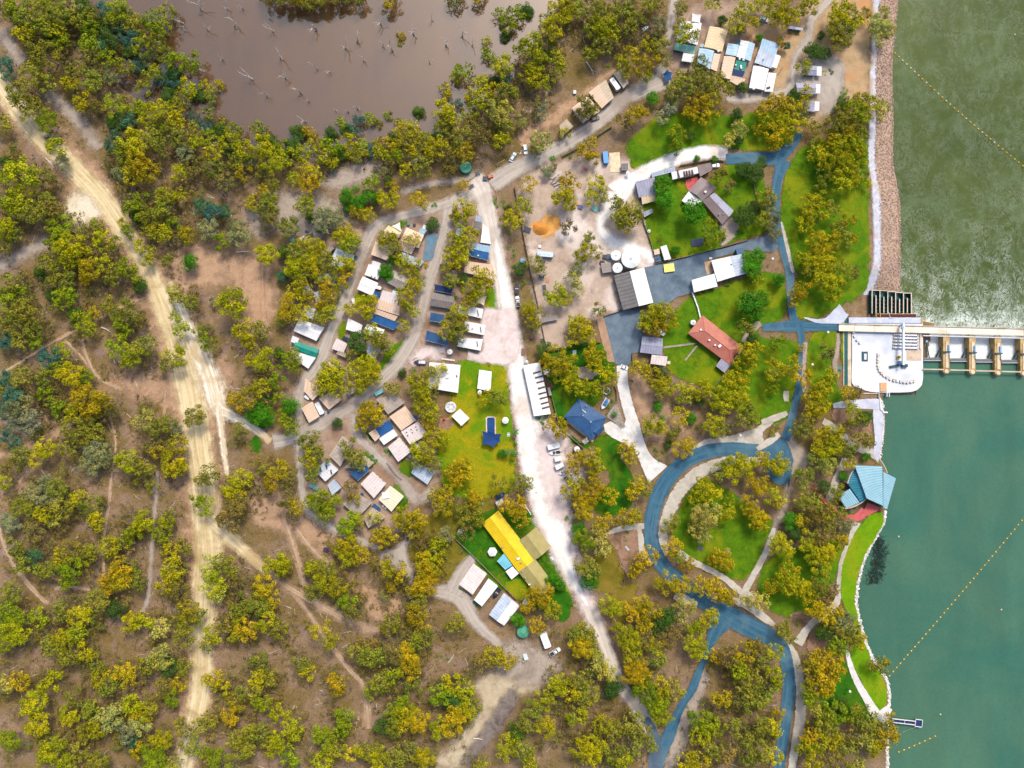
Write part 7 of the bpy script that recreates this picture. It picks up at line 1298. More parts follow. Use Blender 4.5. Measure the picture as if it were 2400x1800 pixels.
def trailer(label, fn, X, Y, deg, L=2.6, W=1.6, col=(236, 238, 242), load=(70, 74, 84)):
    p = P(*fn(X, Y), .8); t = thing('box_trailer', label, 'trailer', (p.x, p.y, .08), R(-deg), 'small trailers')
    part('floor', MB().box(0, 0, .5, L, W, .08), DARKM, t)
    for x, y, sx, sy in ((0, W/2, L, .06), (0, -W/2, L, .06), (L/2, 0, .06, W), (-L/2, 0, .06, W)): part('side', MB().box(x, y, .75, sx, sy, .5), paint(col), t)
    part('load', MB().box(-.1, 0, .85, L*.7, W*.75, .5, .1), paint(load), t); part('drawbar', MB().box(L/2+.5, 0, .5, 1.1, .09, .09), DARKM, t); wheels(t, L, W+.3, .28, (0,))
car('white ute parked on the white gravel road by the dark boat', t21, 50, 945, -98, (244, 246, 250), 5.0, 1.9, 'ute'); car('white ute parked above the lilac shed', t21, 1280, 1207, 36, (248, 250, 252), 5.2, 1.9, 'ute')
car('white car on the driveway beside the grey carport', zh, 1350, 130, -12, (240, 246, 252)); car('white car near the pond road by the turquoise tank', t20, 115, 1292, 82, (236, 244, 250)); car('pale silver car on the pond road beside the white car', t20, 8, 1358, -62, (206, 220, 234), 4.8)
car('black car parked by the peach cabins on the pond road', t20, 716, 1028, -20, (26, 28, 34)); car('dark blue car in the shelter near the yellow house', t12, 2112, 965, -30, (24, 42, 84)); car('blue car beside the square white cabin on the lower lane', t12, 1042, 1070, 40, (40, 90, 150), 4.4)
car('white car under trees at the top right camp', a20, 1942, 250, 20, (226, 240, 250), 4.2); car('navy car beside the cream and white cabin', t11, 785, 1272, 25, (26, 44, 84), 4.2)
car('white ute and tray below the green round tank', t23, 372, 655, -32, (246, 248, 250), 5.6, 2.0, 'ute'); car('white car at the gate of the lower asphalt yard', t21, 970, 1515, 20, (244, 246, 248), 3.6, 2.0); car('white ute with canopy, lowest in the parked caravan row', zb, 985, 1600, -28, (246, 246, 248), 5.2, 2.0, 'ute')
caravan('long white caravan at the head of the parked row', zb, 720, 1075, -14, 5.9, 2.5, bits=1); caravan('short white trailer van below the white boat', zb, 795, 1295, -14, 3.3, 2.1, bits=0); caravan('white van under leaves in the parked row', zb, 822, 1420, -26, 4.2, 2.2, bits=1)
caravan('white caravan with dark roof panel by the pond road cabins', t20, 890, 725, 55, 6.2, 2.3); caravan('white and blue caravan at the lower road junction', t12, 548, 212, 63, 6.0, 2.4, bits=2); caravan('white motorhome with teal roof well below the green tank', t23, 290, 560, 70, 7.2, 3.4, name='motorhome', bits=3)
caravan('long blue-white bus parked in the sandy yard', t21, 287, 537, 5, 7.6, 2.5, (206, 226, 244), 'bus', bits=3); caravan('small pale caravan beside the dark blue car', t12, 2105, 1025, -30, 3.6, 2.0, (190, 220, 240), bits=1); caravan('white van in the roof gap beside the square white cabin', zc1, 1675, 1285, 15, 2.6, 1.6, bits=1)
caravan('white box van under the tree below the yellow house', zy, 955, 1275, -60, 3.2, 2.2, bits=0); caravan('bright blue shipping container beside the beige slab', t20, 810, 1360, 84, 5.6, 2.5, (60, 150, 225), 'container', (30, 90, 160), 0); caravan('pale blue van annex at the cabin by the silver end', zc1, 1960, 1370, 16, 2.6, 1.8, (200, 226, 246), bits=0)
boat('dark covered boat on the gravel road behind the white ute', t21, 42, 828, -90, 5.6, 2.1, (26, 36, 52), (30, 40, 56)); boat('white boat with black motor in the parked caravan row', zb, 735, 1188, 172, 5.6, 2.2, inner=(40, 40, 46)); boat('small white boat near the bottom of the parked row', zb, 872, 1532, 160, 3.6, 2.0, inner=(120, 150, 170))
boat('blue and white runabout beside the blue-roofed house', zb, 1602, 345, 120, 5.6, 2.3, (226, 240, 250), (90, 140, 190), (60, 110, 180)); boat('black boat between the white cabins by the yellow house', zy, 572, 1165, 122, 5.2, 2.2, (18, 24, 34), (40, 46, 56)); boat('navy and white boat near the white amenities block', t11, 1415, 1470, 180, 5.6, 2.2, (40, 50, 80), (240, 240, 240))
boat('blue dinghy in the bush left of the top road', a20, 405, 368, -35, 3.4, 1.5, (90, 160, 200), (40, 80, 120), trailer=False); kayak('yellow kayak lying on the white gravel road', zb, 262, 835, 80, (246, 214, 10), 3.6, 1.2); kayak('teal kayak on the ground near the dark blue car', t12, 1952, 1045, -52, (60, 180, 190), 3.2)
for lb, X, Y, d_ in (('white trailer just below the long bus', 265, 600, 20), ('white trailer with a dark load left of the rusty drum', 254, 738, 10), ('upper white trailer by the yard tree', 280, 825, 80), ('lower white trailer by the yard tree', 292, 870, 5)): trailer(lb, t21, X, Y, d_)
trailer('dark box trailer on the pond road', t10, 1980, 1545, 5, 2.2, 2.0, (60, 66, 90), (36, 44, 76)); trailer('white car trailer at the pond road edge', t10, 1862, 1610, -30, 2.6, 1.7, (240, 242, 244), (50, 60, 100)); trailer('white frame trailer by the turquoise tank', t10, 1918, 1492, 70, 2.4, 1.4)
p = P(*t10(2027, 1528), .8); t = thing('orange_tractor', 'small orange tractor on the pond road', 'tractor', (p.x, p.y, .08), .3); part('body', MB().box(.2, 0, .75, 1.9, .9, .6).box(.9, 0, .6, .8, .7, .5), paint((236, 90, 40)), t); part('canopy', MB().box(-.4, 0, 1.9, 1.2, 1.3, .1), paint((240, 110, 50)), t)
for x in (-.9, .1):
    for y in (-.55, .55): part('canopy_post', MB().cyl(x, y, .9, 1.9, .04, .04, 5), DARKM, t)
wheels(t, 2.4, 1.5, .42)
p = P(*t21(525, 132), .8); t = thing('red_trailer', 'red box trailer in the sandy yard beside the blue drum', 'trailer', (p.x, p.y, .08), .2); part('tub', MB().box(0, 0, .7, 2.2, 1.6, .6), paint((226, 30, 36)), t); part('rim', MB().box(0, 0, 1.02, 2.0, 1.4, .04), paint((236, 70, 70)), t); wheels(t, 2.2, 1.8, .3, (0,))
def crate(label, fn, X, Y, deg, sx, sy, sz, col, name='storage_box', cat='box', slats=3):
    p = P(*fn(X, Y), sz); t = thing(name, label, cat, (p.x, p.y, .06), R(-deg)); part('body', MB().box(0, 0, sz/2, sx, sy, sz), paint(col), t)
    part('lid', MB().box(0, 0, sz+.05, sx*1.05, sy*1.05, .08), paint(tuple(min(255, int(x*1.06)) for x in col)), t)
    for i in range(slats): part('rib', MB().box(-sx*.35+i*sx*.7/max(1, slats-1), 0, sz+.11, .08, sy, .04), paint(tuple(int(x*.85) for x in col)), t)
    return t
crate('blue drum stack beside the red trailer', t21, 592, 130, 20, 2.0, 1.6, .9, (40, 90, 170)); crate('orange pallet box above the blue drum stack', t21, 575, 104, 10, 1.8, 1.0, .6, (230, 150, 60)); crate('yellow covered load standing on the asphalt yard', t21, 1357, 655, -8, 4.6, 3.6, 1.4, (236, 230, 110), 'covered_load', 'covered load')
crate('dark bin left of the upper small white tank', t21, 803, 558, 0, 1.8, 1.7, 1.3, (40, 46, 56), 'bin', 'bin'); crate('teal bin beside the upper small white tank', t21, 832, 560, 0, 1.5, 2.4, 1.2, (40, 90, 100), 'bin', 'bin'); crate('dark box at the pump house corner', t21, 780, 608, 10, 2.2, 1.4, 1.2, (28, 34, 50))
crate('blue shed box at the end of the asphalt yard shed', t21, 1972, 520, -15, 3.2, 3.4, 2.4, (40, 84, 130), 'storage_container', 'container'); crate('white box on the asphalt yard by the shed', t21, 1716, 572, 0, 1.4, 1.0, .8, (246, 246, 246)); crate('blue pallet box by the paling fence', t21, 90, 592, 10, 1.8, 1.9, .9, (110, 170, 210)); crate('blue bin at the corner of the peach square cabin', t12, 1374, 285, 30, 1.8, 1.4, 1.3, (30, 80, 150), 'bin', 'bin')
crate('white cooling unit right of the unit block', t21, 300, 1548, -8, 3.0, 3.0, 1.8, (236, 232, 226)); crate('grey box beside the unit block fence', zb, 648, 128, -14, 1.2, 3.6, 1.6, (176, 166, 166)); crate('white freezer box by the corner peach cabin', t12, 440, 115, 35, 2.4, 1.4, 1.3, (236, 240, 246)); crate('white caravan step box by the road junction', t12, 625, 248, 0, 1, 1, .7, (30, 80, 150))
crate('rusty brown drum in the sandy yard', t21, 305, 768, 0, 1.6, 1.6, .5, (196, 130, 80), 'drum', 'drum'); crate('white bait box by the paling fence top', t21, 240, 470, 0, 1.3, 1.3, .8, (240, 242, 244)); crate('pale timber stack by the trailer near the green tank', t23, 118, 700, 70, 2.8, 1.8, .6, (210, 226, 226), 'timber_stack', 'timber')
for i, (X, Y) in enumerate(((200, 870), (213, 930))): crate(('large' if i == 0 else 'small')+' white concrete block at the left edge of the white road', t22, X, Y, 20, 1.6-.7*i, 2.6-1.7*i, .8, (244, 238, 230), 'concrete_block', 'block')
# timber heap
p = P(*t20(400, 1572)); t = thing('timber_heap', 'untidy heap of dark and pale timber in the yard', 'timber heap', (p.x, p.y, .05))
for i in range(34):
    a = rg.gauss(.45, .35); part('plank', MB().box(rg.gauss(0, 1.6), rg.gauss(0, 1.3), .2+i*.03, rg.uniform(2.5, 5.5), .28, .16, a), paint(rg.choice(((206, 196, 190), (120, 96, 80), (88, 70, 66), (176, 150, 130)))), t)
p = P(*t21(245, 318)); t = thing('sand_heap', 'orange heap of sand in the yard', 'sand heap', (p.x, p.y, .03)); mb = MB(); nr = 18
for k, (r, z) in enumerate(((4.6, 0), (3.4, .6), (2.2, 1.3), (1.0, 1.9), (.2, 2.1))):
    for i in range(nr): a = 6.283*i/nr; q = r*rg.uniform(.88, 1.12); mb.v.append((q*math.cos(a), q*math.sin(a)*.8, z))
for k in range(4):
    for i in range(nr): mb.f.append((k*nr+i, k*nr+(i+1) % nr, (k+1)*nr+(i+1) % nr, (k+1)*nr+i))
part('sand', mb, mk('heap_sand', A(208, 134, 52), A(224, 154, 74), .6, fine=.15), t, True)
# ------------------------------------------------------------------ pool, play and garden things
p = P(*t12(2025, 330)); t = thing('swimming_pool', 'navy swimming pool in white paving on the yellow lawn', 'swimming pool', (p.x, p.y, 0))
def lq(fn, s_, z): return [((P(*q, z)-p).x, (P(*q, z)-p).y) for q in corners(fn, s_)][::-1]
part('paving', MB().prism(lq(t12, '1945 235,2085 222,2102 432,1955 440', .2), -.1, .2), mk('pool_paving', A(250, 246, 240), A(255, 255, 255), .4, A(236, 222, 206), .2, fine=.04), t)
part('coping', MB().prism(lq(t12, '1985 292,2000 280,2060 280,2072 292,2074 462,1988 462', .3), .2, .32), TANC, t)
part('water', MB().prism(lq(t12, '1996 300,2004 290,2052 290,2062 300,2064 458,1998 458', .36), .32, .36), mk('pool_water', A(24, 66, 128), A(34, 82, 146), .3, rough=.06, spec=.5), t)
for i in range(3): part('step', MB().prism(lq(t12, f'{1960+i*6} 255,{2072-i*4} 246,{2072-i*4} 249,{1960+i*6} 258', .24), .2, .25), PIERC, t)
def umbrella(label, fn, X, Y, r, n, col=(255, 255, 255), h=2.6):
    p = P(*fn(X, Y), h); t = thing('sun_umbrella', label, 'umbrella', (p.x, p.y, .05)); part('canopy', MB().cyl(0, 0, h, h+r*.28, r, .05, n, False).cyl(0, 0, h-.12, h, r, r, n, False), paint(col), t); part('pole', MB().cyl(0, 0, 0, h+r*.28+.1, .05, .05, 7), METAL, t); part('base', MB().cyl(0, 0, 0, .12, .4, .3, 12), DARKM, t)
    rb = MB(); [rb.tube([(0, 0, h+r*.28), (r*math.cos(6.283*i/n), r*math.sin(6.283*i/n), h)], [.03, .03], 4) for i in range(n)]; part('rib', rb, METAL, t)
umbrella('white hexagonal gazebo umbrella in the yellow house garden', zy, 520, 628, 2.3, 6); umbrella('round white umbrella beside the swimming pool', t12, 2155, 315, 1.55, 12); umbrella('round white umbrella near the car park cabins', t11, 1675, 1380, 1.3, 12); umbrella('white round umbrella at the kitchen shelter end', t12, 1933, 72, 1.0, 10); umbrella('white round table umbrella beside the grey box shed', t20, 1000, 1497, .9, 10); umbrella('green round umbrella in the open ground above the camp', t11, 313, 416, 1.1, 10, (40, 165, 140))
p = P(*t12(1682, 200), 2.2); t = thing('net_trampoline', 'round netted trampoline beside the white diamond shelter', 'trampoline', (p.x, p.y, .05)); part('mat', MB().cyl(0, 0, .8, .84, 2.3, 2.3, 24), paint((232, 236, 240)), t)
rg_ = MB(); [rg_.tube([(2.45*math.cos(a), 2.45*math.sin(a), z), (2.45*math.cos(a+.2618), 2.45*math.sin(a+.2618), z)], [.1, .1], 5) for a in np.linspace(0, 6.283, 25)[:-1] for z in (.85, 2.2)]; part('frame', rg_, WHST, t)
for i in range(6): a = 6.283*i/6; part('pole', MB().cyl(2.45*math.cos(a), 2.45*math.sin(a), 0, 2.3, .06, .06, 6), METAL, t); part('mat_patch', MB().cyl(1.3*math.cos(a), 1.3*math.sin(a), .85, .87, .5, .5, 9), paint((196, 186, 178)), t)
p = P(*zh(1068, 1368), .8); t = thing('trampoline', 'navy oblong trampoline on the garden lawn', 'trampoline', (p.x, p.y, .05), .12); part('mat', MB().box(0, 0, .8, 4.8, 2.7, .06), paint((16, 36, 86)), t)
for x, y, sx, sy in ((0, 1.5, 5.4, .3), (0, -1.5, 5.4, .3), (2.6, 0, .3, 2.7), (-2.6, 0, .3, 2.7)): part('pad', MB().box(x, y, .84, sx, sy, .1), paint((28, 60, 116)), t)
for x in (-2.4, 2.4):
    for y in (-1.4, 1.4): part('leg', MB().cyl(x, y, 0, .8, .05, .05, 6), METAL, t)
p = P(*t12(1620, 315)); t = thing('play_slide', 'red slide and frame in the mulch playground', 'slide', (p.x, p.y, .05), 1.0); part('slide_chute', MB().add([(-1.6, -.35, .1), (-1.6, .35, .1), (-.4, .35, .5), (-.4, -.35, .5), (1.0, .35, 1.6), (1.0, -.35, 1.6)], [(0, 3, 2, 1), (3, 5, 4, 2)]).box(-.2, .4, .95, 2.6, .1, .3).box(-.2, -.4, .95, 2.6, .1, .3), paint((226, 30, 50)), t); part('ladder', MB().box(1.3, 0, .8, .12, .7, 1.6), paint((60, 120, 180)), t); part('platform', MB().box(1.1, 0, 1.6, .7, .8, .1), paint((230, 60, 60)), t)
p = P(*zb(1635, 120)); t = thing('garden_ring', 'white round ring bed in the blue house garden', 'garden bed', (p.x, p.y, .05)); rr = MB(); [rr.box(1.45*math.cos(a), 1.45*math.sin(a), .3, .42, .8, .6, a) for a in np.linspace(0, 6.283, 13)[:-1]]; part('ring', rr, CONC, t); part('soil', MB().cyl(0, 0, 0, .3, 1.2, 1.2, 16), litter2, t)
p = P(*zb(1270, 985), 2); t = thing('pergola', 'small white slatted pergola at the blue house corner', 'pergola', (p.x, p.y, .05), R(35))
for i in range(8): part('slat', MB().box(-1.2+i*.34, 0, 2.1, .1, 2.2, .12), WHST, t)
for x in (-1.2, 1.2):
    for y in (-.9, .9): part('post', MB().cyl(x, y, 0, 2.05, .06, .06, 6), WHST, t)
t = None
for nm, s_, z1, mt in (('verandah_paving', '1145 203,1222 262,905 602,848 575', .25, TANC), ('verandah_paving', '905 560,1410 965,1385 1008,850 578', .27, TANC)):
    q = [P(*a, z1) for a in corners(zb, s_)]; c_ = sum(q, Vector())/4
    if t is None: t = thing('house_verandah', 'cream verandah paving along the blue-roofed house', 'verandah', (c_.x, c_.y, 0)); oo = c_
    part(nm, MB().prism([(a.x-oo.x, a.y-oo.y) for a in q][::-1], -.1, z1), mt, t)
def table(label, fn, X, Y, deg, col=(70, 110, 70), L=1.8):
    p = P(*fn(X, Y), .7); t = thing('picnic_table', label, 'picnic table', (p.x, p.y, .05), R(-deg), 'picnic tables'); part('table_top', MB().box(0, 0, .74, L, .8, .07), paint(col), t)
    for s_ in (-1, 1): part('bench', MB().box(0, s_*.75, .44, L, .32, .06), paint(col), t); part('leg', MB().box(s_*L*.36, 0, .37, .08, 1.5, .08).box(s_*L*.36, 0, .37, .1, .5, .7), DARKM, t)
for a in (('green picnic table beside the peach flat cabin by the yellow house', zy, 125, 1115, 30, (96, 96, 40), 3.4), ('dark green picnic table at the end of the white long cabin', zy, 305, 1300, 30, (26, 90, 66), 3.2), ('green ground table above the camp by the green umbrella', t11, 465, 375, -20, (60, 76, 30), 3.4), ('white garden table by the yellow house fence', zy, 105, 365, 20, (206, 206, 210), 2.4),
          ('dark picnic table on the loop lawn', t22, 1628, 1422, 25, (88, 92, 110), 2.6), ('pale park table on the right of the loop lawn', t22, 1868, 1440, 20, (150, 160, 170), 1.8), ('blue-grey picnic table under the trees left of the loop road', t22, 995, 1420, 50, (190, 214, 226), 2.4), ('teal park table at the park path by the weir', tl(3, 1), 612, 1520, 10, (70, 150, 140), 2.6),
          ('pale picnic table under trees right of the parked boats', t22, 602, 965, 60, (206, 226, 232), 2.8), ('pale seat beside the swimming pool', t12, 2182, 438, 0, (230, 234, 236), 1.4), ('white seat by the yellow house verge', zy, 1295, 708, 60, (236, 240, 242), 1.8)): table(*a)
for c_, r_, X, Y, lb in ((3, 1, 383, 1492, 'white globe lamp post on the park lawn by the weir'), (3, 1, 40, 578, 'white globe lamp post at the asphalt driveway mouth'), (3, 1, 518, 1213, 'white ring lamp post beside the weir road'), (3, 3, 707, 998, 'white globe lamp post on the lower park lawn'), (2, 2, 1972, 445, 'white globe lamp post at the top of the loop road')):
    p = P(*tl(c_, r_)(X, Y), 3.6); t = thing('lamp_post', lb, 'lamp post', (p.x, p.y, .05), 0, 'park lamp posts'); part('post', MB().cyl(0, 0, 0, 3.3, .09, .06, 8), DARKM, t); mb = MB(); rr = [(.15, -.45), (.5, -.2), (.6, .1), (.45, .4), (.1, .55)]
    for (r0, q0), (r1, q1) in zip(rr, rr[1:]): mb.cyl(0, 0, 3.6+q0, 3.6+q1, r0, r1, 12, False)
    part('globe', mb, paint((250, 250, 250)), t, True)
p = P(*t11(700, 1402), .1); t = thing('green_mat', 'green mat beside the cream and white cabin', 'mat', (p.x, p.y, .06), R(-22)); part('turf', MB().box(0, 0, .1, 3.2, 2.0, .06), paint((10, 96, 44)), t); part('edge', MB().box(0, 1.02, .11, 3.2, .06, .08), DARKM, t)
p = P(*t12(1108, 798), .1); t = thing('green_mat', 'large green turf mat beside the square pale cabin', 'mat', (p.x, p.y, .06), R(-40)); part('turf', MB().box(0, 0, .1, 5.4, 3.4, .06), paint((20, 130, 70)), t); part('edge', MB().box(0, -1.72, .11, 5.4, .08, .08), DARKM, t)
sheet('grey_patio', z2_ := [zc2(*q) for q in ((590, 770), (760, 700), (790, 540), (830, 540), (800, 760), (760, 900), (690, 1190), (540, 1180), (560, 950))], mk('blue_gravel', A(96, 132, 156), A(120, 150, 168), .5, A(150, 130, 110), .2, fine=.12, soft=(.8, .4)), .8)
# ------------------------------------------------------------------ fences and walls
FW = {'dark': mk('dark_paling', A(92, 74, 62), A(116, 94, 78), 1), 'grey': mk('weathered_paling', A(146, 128, 112), A(168, 148, 130), 1), 'white': WHST, 'green': mk('green_paling', A(60, 110, 100), A(80, 130, 116), 1)}
def fence(label, fn, s_, kind='grey', h=1.6, gap=2.4, th=.12):
    q = [P(*a) for a in corners(fn, s_)]; t = thing('paling_fence', label, 'fence', (q[0].x, q[0].y, 0)); cache = {}
    for a, b_ in zip(q, q[1:]):
        L = (b_-a).length; n = max(1, round(L/gap)); d_ = (b_-a)/n; an = math.atan2(d_.y, d_.x); l1 = d_.length
        pm = MB().box(0, 0, h/2+.05, l1-.14, th, h-.1).box(0, th*.8, h*.75, l1-.14, .06, .1).mesh('panel', FW[kind]); po = MB().box(0, 0, h/2+.05, .16, .16, h+.2).mesh('post', FW[kind])
        for i in range(n):
            c_ = a+d_*(i+.5)-q[0]; link('panel', pm, t, (c_.x, c_.y, 0), an); c_ = a+d_*i-q[0]; link('post', po, t, (c_.x, c_.y, 0), an)
    return t
fence('dark paling fence along the left side of the sandy yard', t21, '20 -40,60 180,100 390,150 650,230 1010', 'dark'); fence('grey fence between the sandy yard and the garden', t21, '1085 30,1130 260,1190 420,1240 612', 'grey'); fence('grey fence along the asphalt driveway below the garden', t21, '1245 622,1500 562,1800 482,2040 418', 'grey')
fence('white wall from the machinery shed to the red house', t21, '1552 872,1600 1000,1622 1092', 'white', 1.4, 2.4, .5); fence('long grey fence below the red house', t21, '1990 1380,1860 1540,1700 1740,1630 1850', 'grey'); fence('grey fence around the yellow house yard', zy, '50 460,420 820,590 1000,840 1240', 'grey'); fence('grey fence right of the unit block', zb, '590 -40,680 200,800 670', 'grey', 1.5); fence('grey fence below the blue house', zb, '890 815,1060 960,1235 1112', 'grey', 1.5)
fence('dark fence around the garden above the blue house', t21, '252 1140,300 1382,520 1350,765 1300', 'dark', 1.4); fence('curved fence of the blue house drive', zb, '1770 20,1805 130,1805 300,1620 510', 'grey', 1.3); fence('grey fence at the lower asphalt yard', t21, '790 1078,960 1022', 'dark', 1.5); fence('grey courtyard wall below the lilac shed', t21, '1036 1388,1040 1490', 'grey', 1.5)
fence('teal fence along the upper pond road', t20, '430 1360,560 1290,720 1190,860 1100', 'green', 1.3); fence('grey garden fence beside the top driveway', zh, '780 130,1000 90,1300 40,1500 60', 'grey', 1.2); fence('grey fence right of the garden hedge', zh, '1960 340,1990 560,2050 760,2090 880', 'grey', 1.3); fence('timber log edge beside the upper track', t30, '120 590,80 650', 'grey', .5, 1.5, .4); fence('white rail at the car park corner', t11, '1840 1370,1830 1450,1880 1456', 'white', .6, 1.5, .2); fence('low white rail beside the white road above the yellow house', zy, '925 -10,1020 145', 'white', .7, 2, .25)
# ------------------------------------------------------------------ dead trees, logs, palms
def deadmesh(seed):
    r_ = random.Random(seed); mb = MB(); tops = []
    def grow(p, d_, L, r, dep):
        q = p+d_*L*.5+Vector((r_.uniform(-.1, .1), r_.uniform(-.1, .1), 0))*L; e = p+d_*L
        mb.tube([p, q, e], [r, r*.75, r*.4], 5)
        if dep:
            for k in range(r_.choice((2, 3))):
                nd = (d_+Vector((r_.gauss(0, .6), r_.gauss(0, .6), r_.uniform(-.1, .4)))).normalized(); grow(p+d_*L*r_.uniform(.5, 1.0), nd, L*r_.uniform(.45, .7), r*.5, dep-1)
    grow(Vector((0, 0, -.6)), Vector((r_.uniform(-.2, .2), r_.uniform(-.2, .2), 1)).normalized(), 3.2, .2, 2)
    return mb.mesh('branches', BARKD)
DM = [deadmesh(i) for i in range(7)]; stump = MB().tube([(0, 0, -1.6), (.05, .03, 0), (.1, 0, .7)], [.42, .32, .24], 8).mesh('trunk', BARKD)
dead = [tl(1, 0)(x*10, y*10) for x, y in ((15, 27), (22, 51), (26, 68), (39, 81), (46, 88), (10, 84), (53, 60), (64, 62), (78, 42), (93, 53), (88, 37), (110, 41), (118, 43), (150, 55), (178, 32), (187, 40), (164, 40), (69, 96), (80, 97), (88, 95), (43, 105), (108, 21), (152, 18), (136, 30), (52, 26), (12, 17), (174, 5))] + \
       [tl(0, 0)(x*10, y*10) for x, y in ((158, 20), (174, 9), (197, 8), (160, 27), (180, 26), (204, 24), (192, 52), (176, 62), (218, 68), (97, 66), (210, 8))]
dlm = [((a+.0, b_), c_) for a, b_, c_ in ()]
order = sorted(range(len(dead)), key=lambda i: dead[i][0])
for k, i in enumerate(order):
    x, y = dead[i]; s_ = rg.uniform(1.0, 2.0); p = P(x, y, ZP); row = 'upper' if y < 90 else 'middle' if y < 160 else 'lower'
    same = [j for j in order if ('upper' if dead[j][1] < 90 else 'middle' if dead[j][1] < 160 else 'lower') == row]
    t = thing('dead_tree', f'bare drowned tree, {ORDN[same.index(i)]} from the left in the {row} part of the pond', 'dead tree', (p.x, p.y, ZP-.3), rg.uniform(0, 6.28), 'drowned trees in the pond'); t.scale = (s_,)*3
    link('trunk', stump, t); link('branches', DM[i % 7], t)
for (c_, r_, X, Y, a, L, lb) in ((0, 1, 2110, 1045//1, 0, 7, 'pale fallen log at the grey-blue scrub'), (0, 1, 915, 1190, 25, 5, 'dark fallen log by the thin slanting track'), (0, 0, 430, 1410, 50, 6, 'pale fallen branch by the dirt road'), (0, 1, 440, 225, -10, 4, 'grey fallen branch in the upper left bush'), (0, 3, 1310, 515, -25, 6, 'dark fallen log in the lower left bush'), (1, 3, 1920, 1410, 5, 4.5, 'white log in the burnt clearing'), (1, 3, 1120, 885, 10, 6, 'pale forked branch in the lower bush'), (2, 3, 890, 390, 65, 4, 'pale log under the power line clearing'), (2, 0, 675, 590, 60, 7, 'white fallen limb above the upper pond road')):
    Y = Y if not (c_ == 0 and r_ == 1 and X == 2110) else 520
    p = P(*tl(c_, r_)(X, Y), .3); t = thing('fallen_log', lb, 'log', (p.x, p.y, .2), R(-a), 'fallen logs'); part('stem', MB().tube([(-L/2, 0, 0), (0, .25, .08), (L/2, -.1, .1)], [.34, .27, .14], 7), BARKD, t); part('branch', MB().tube([(L*.1, .1, .1), (L*.3, .8, .3), (L*.42, 1.6, .3)], [.14, .1, .04], 5), BARKD, t)
PALM = paint((70, 120, 30))
def palm(label, fn, X, Y, r=2.6, h=5):
    p = P(*fn(X, Y), h); t = thing('palm_tree', label, 'palm', (p.x, p.y, .05)); part('trunk', MB().tube([(0, 0, 0), (.1, 0, h*.5), (0, 0, h)], [.26, .2, .18], 8), BARK, t)
    for i in range(16):
        a = 6.283*i/16+rg.uniform(-.15, .15); rr = r*rg.uniform(.8, 1.1); mb = MB(); dx, dy = math.cos(a), math.sin(a); pr = None
        for j in range(6):
            u = j/5; w_ = .26*(1-u*.85)*(.4+u if u < .5 else 1); z = h+.9*u-1.6*u*u; c_ = (dx*rr*u, dy*rr*u, z); l1 = (c_[0]-dy*w_, c_[1]+dx*w_, z-.1); r1 = (c_[0]+dy*w_, c_[1]-dx*w_, z-.1)
            if pr: mb.quad(pr[0], c_, l1, pr[1]); mb.quad(pr[0], pr[2], r1, c_)
            pr = (c_, l1, r1)
        part('frond', mb, PALM, t)
palm('spiky palm at the left edge of the white road', zb, 55, 830); palm('palm beside the navy pool sail', t12, 2175, 590, 2.8); palm('small palm in the mulch bed by the blue house drive', zb, 1775, 520, 1.8, 3); palm('dark palm on the white road edge below the first palm', zb, 30, 1190, 2.4)
# ------------------------------------------------------------------ power line
for i, (x, y) in enumerate(((1060, 1240), (1165, 1240), (1455, 1366), (1450, 1270))): pass
poles = [(1003, 1262), (1148, 1372), (1290, 1480)]
WIRE = mk('wire', A(230, 220, 190), A(236, 226, 200), 1)
def pole(x, y, lb):
    p = P(x, y); t = thing('power_pole', lb, 'power pole', (p.x, p.y, 0), 0, 'power poles'); part('pole', MB().cyl(0, 0, 0, 9, .18, .13, 8), BARK, t); part('cross_arm', MB().box(0, 0, 8.6, .14, 2.2, .16, R(50)), BARK, t)
    for s_ in (-.9, .9): part('insulator', MB().cyl(-s_*math.sin(R(50)), s_*math.cos(R(50)), 8.7, 9.0, .09, .07, 7), paint((250, 250, 250)), t)
    return p
pp_ = [pole(972, 1240, 'power pole in the amber trees below the camp'), pole(1025, 1282, 'power pole beside the olive lawn'), pole(1452, 1318, 'power pole at the clearing left of the loop road')]

p = P(1363, 872); t = thing('fire_pit', 'small dark fire pit in the beige garden circle', 'fire pit', (p.x, p.y, .1)); part('pit', MB().cyl(0, 0, 0, .35, .8, .7, 14), DARKM, t); part('ash', MB().cyl(0, 0, .35, .37, .55, .55, 12), paint((120, 116, 110)), t)

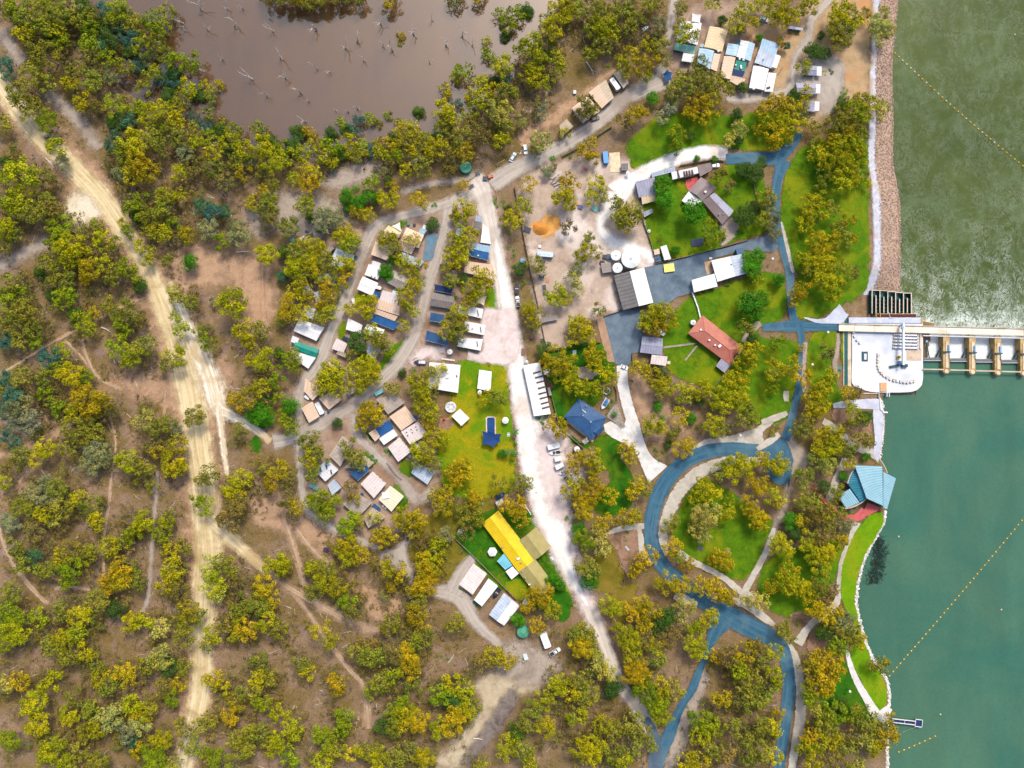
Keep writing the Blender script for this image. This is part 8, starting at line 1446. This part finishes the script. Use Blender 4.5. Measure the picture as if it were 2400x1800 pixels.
for lb, fn, X, Y, d_, sx, sy, sz, cl, nm in (
 ('teal bin in the leafy yard by the sail cabin', zc2, 272, 552, 0, 1.2, 1.2, 1.0, (60, 130, 150), 'bin'), ('dark bin in the leafy yard by the sail cabin', zc2, 376, 567, 0, 1.1, 1.0, 1.0, (34, 44, 70), 'bin'), ('white cooler box by the small blue annex', zc2, 562, 612, 20, 2.0, 1.8, 1.6, (246, 246, 240), 'storage_box'),
 ('silver tent box under the tan cabin trees', zc2, 1242, 1540, 10, 1.8, 2.4, 1.6, (206, 228, 240), 'tent_box'), ('grey heater box at the pale ribbed cabin corner', t12, 1332, 625, 40, 1.6, 1.2, 1.2, (150, 160, 170), 'storage_box'), ('pale annex box right of the pinkish white cabin', t12, 1388, 542, 40, 2.2, 1.4, 1.4, (206, 204, 206), 'storage_box'),
 ('blue bin between the grey cabins of the lower cluster', t12, 915, 952, 30, 1.3, 1.0, 1.1, (40, 80, 140), 'bin'), ('white gas box by the square pale cabin', t12, 802, 872, 30, 1.8, 1.2, 1.0, (206, 212, 220), 'storage_box'), ('first white locker below the square white lower lane cabin', t12, 1100, 1052, 40, 1.0, 1.0, 1.0, (226, 234, 240), 'locker'), ('second white locker below the square white lower lane cabin', t12, 1122, 1070, 40, 1.0, 1.0, 1.0, (226, 234, 240), 'locker'),
 ('teal trailer box under trees left of the lower cluster', t12, 500, 890, 30, 4.2, 1.8, 1.6, (120, 180, 190), 'trailer_box'), ('teal camper box at the worn tan cabin', t12, 1062, 72, -30, 4.0, 1.8, 1.6, (120, 196, 200), 'trailer_box'), ('dark quad bike box in the scrub below the camp', t12, 605, 1432, 20, 2.2, 1.4, 1.0, (70, 56, 92), 'storage_box'), ('blue ute canopy beside the cabin under the golden tree', zc1, 1255, 790, -60, 3.4, 1.4, 1.4, (30, 84, 130), 'canopy_box'),
 ('white fridge by the white cabin with two roof boxes', zc1, 1240, 1512, 80, 2.2, 1.2, 1.5, (226, 224, 246), 'storage_box'), ('white washing box above the left camp lawn', t11, 842, 945, 70, 2.2, 1.2, 1.4, (226, 220, 240), 'storage_box'), ('blue tarp stack below the open ground above the camp', t11, 442, 340, 10, 1.8, .8, .6, (60, 76, 110), 'storage_box'), ('pale timber pallet by the green umbrella', t11, 395, 396, -30, 2.4, .9, .5, (220, 216, 222), 'pallet'),
 ('white bench box beside the amenities block', t11, 1660, 1448, 8, 6.0, .7, .6, (222, 216, 208), 'storage_box'), ('teal gate box at the garden fire pit', t21, 540, 1385, 0, 1.6, 1.8, 1.0, (190, 206, 206), 'storage_box'), ('rusty pen box at the roadside above the unit block', t21, 100, 1385, 8, 2.0, 3.4, .6, (128, 90, 78), 'storage_box'), ('maroon drum by the roadside fence', t21, 172, 1258, 0, 1.4, 1.3, .9, (110, 60, 70), 'drum'),
 ('dark tyre pile at the end of the orange sand heap', t21, 132, 325, 20, 3.2, 2.2, .7, (26, 36, 56), 'tyre_pile'), ('teal scrap heap near the top of the sandy yard', t21, 716, 145, 30, 3.4, 2.4, .6, (90, 160, 160), 'scrap_heap'), ('grey stump box by the drowned road edge', t20, 542, 795, 0, 1.3, 1.6, .9, (200, 200, 206), 'storage_box'), ('white planter box beside the lilac shed lean-to', t21, 1352, 1475, 0, 1.6, 1.4, .9, (226, 200, 170), 'planter_box')):
    crate(lb, fn, X, Y, d_, sx, sy, sz, cl, nm, nm.replace('_', ' '), 2)
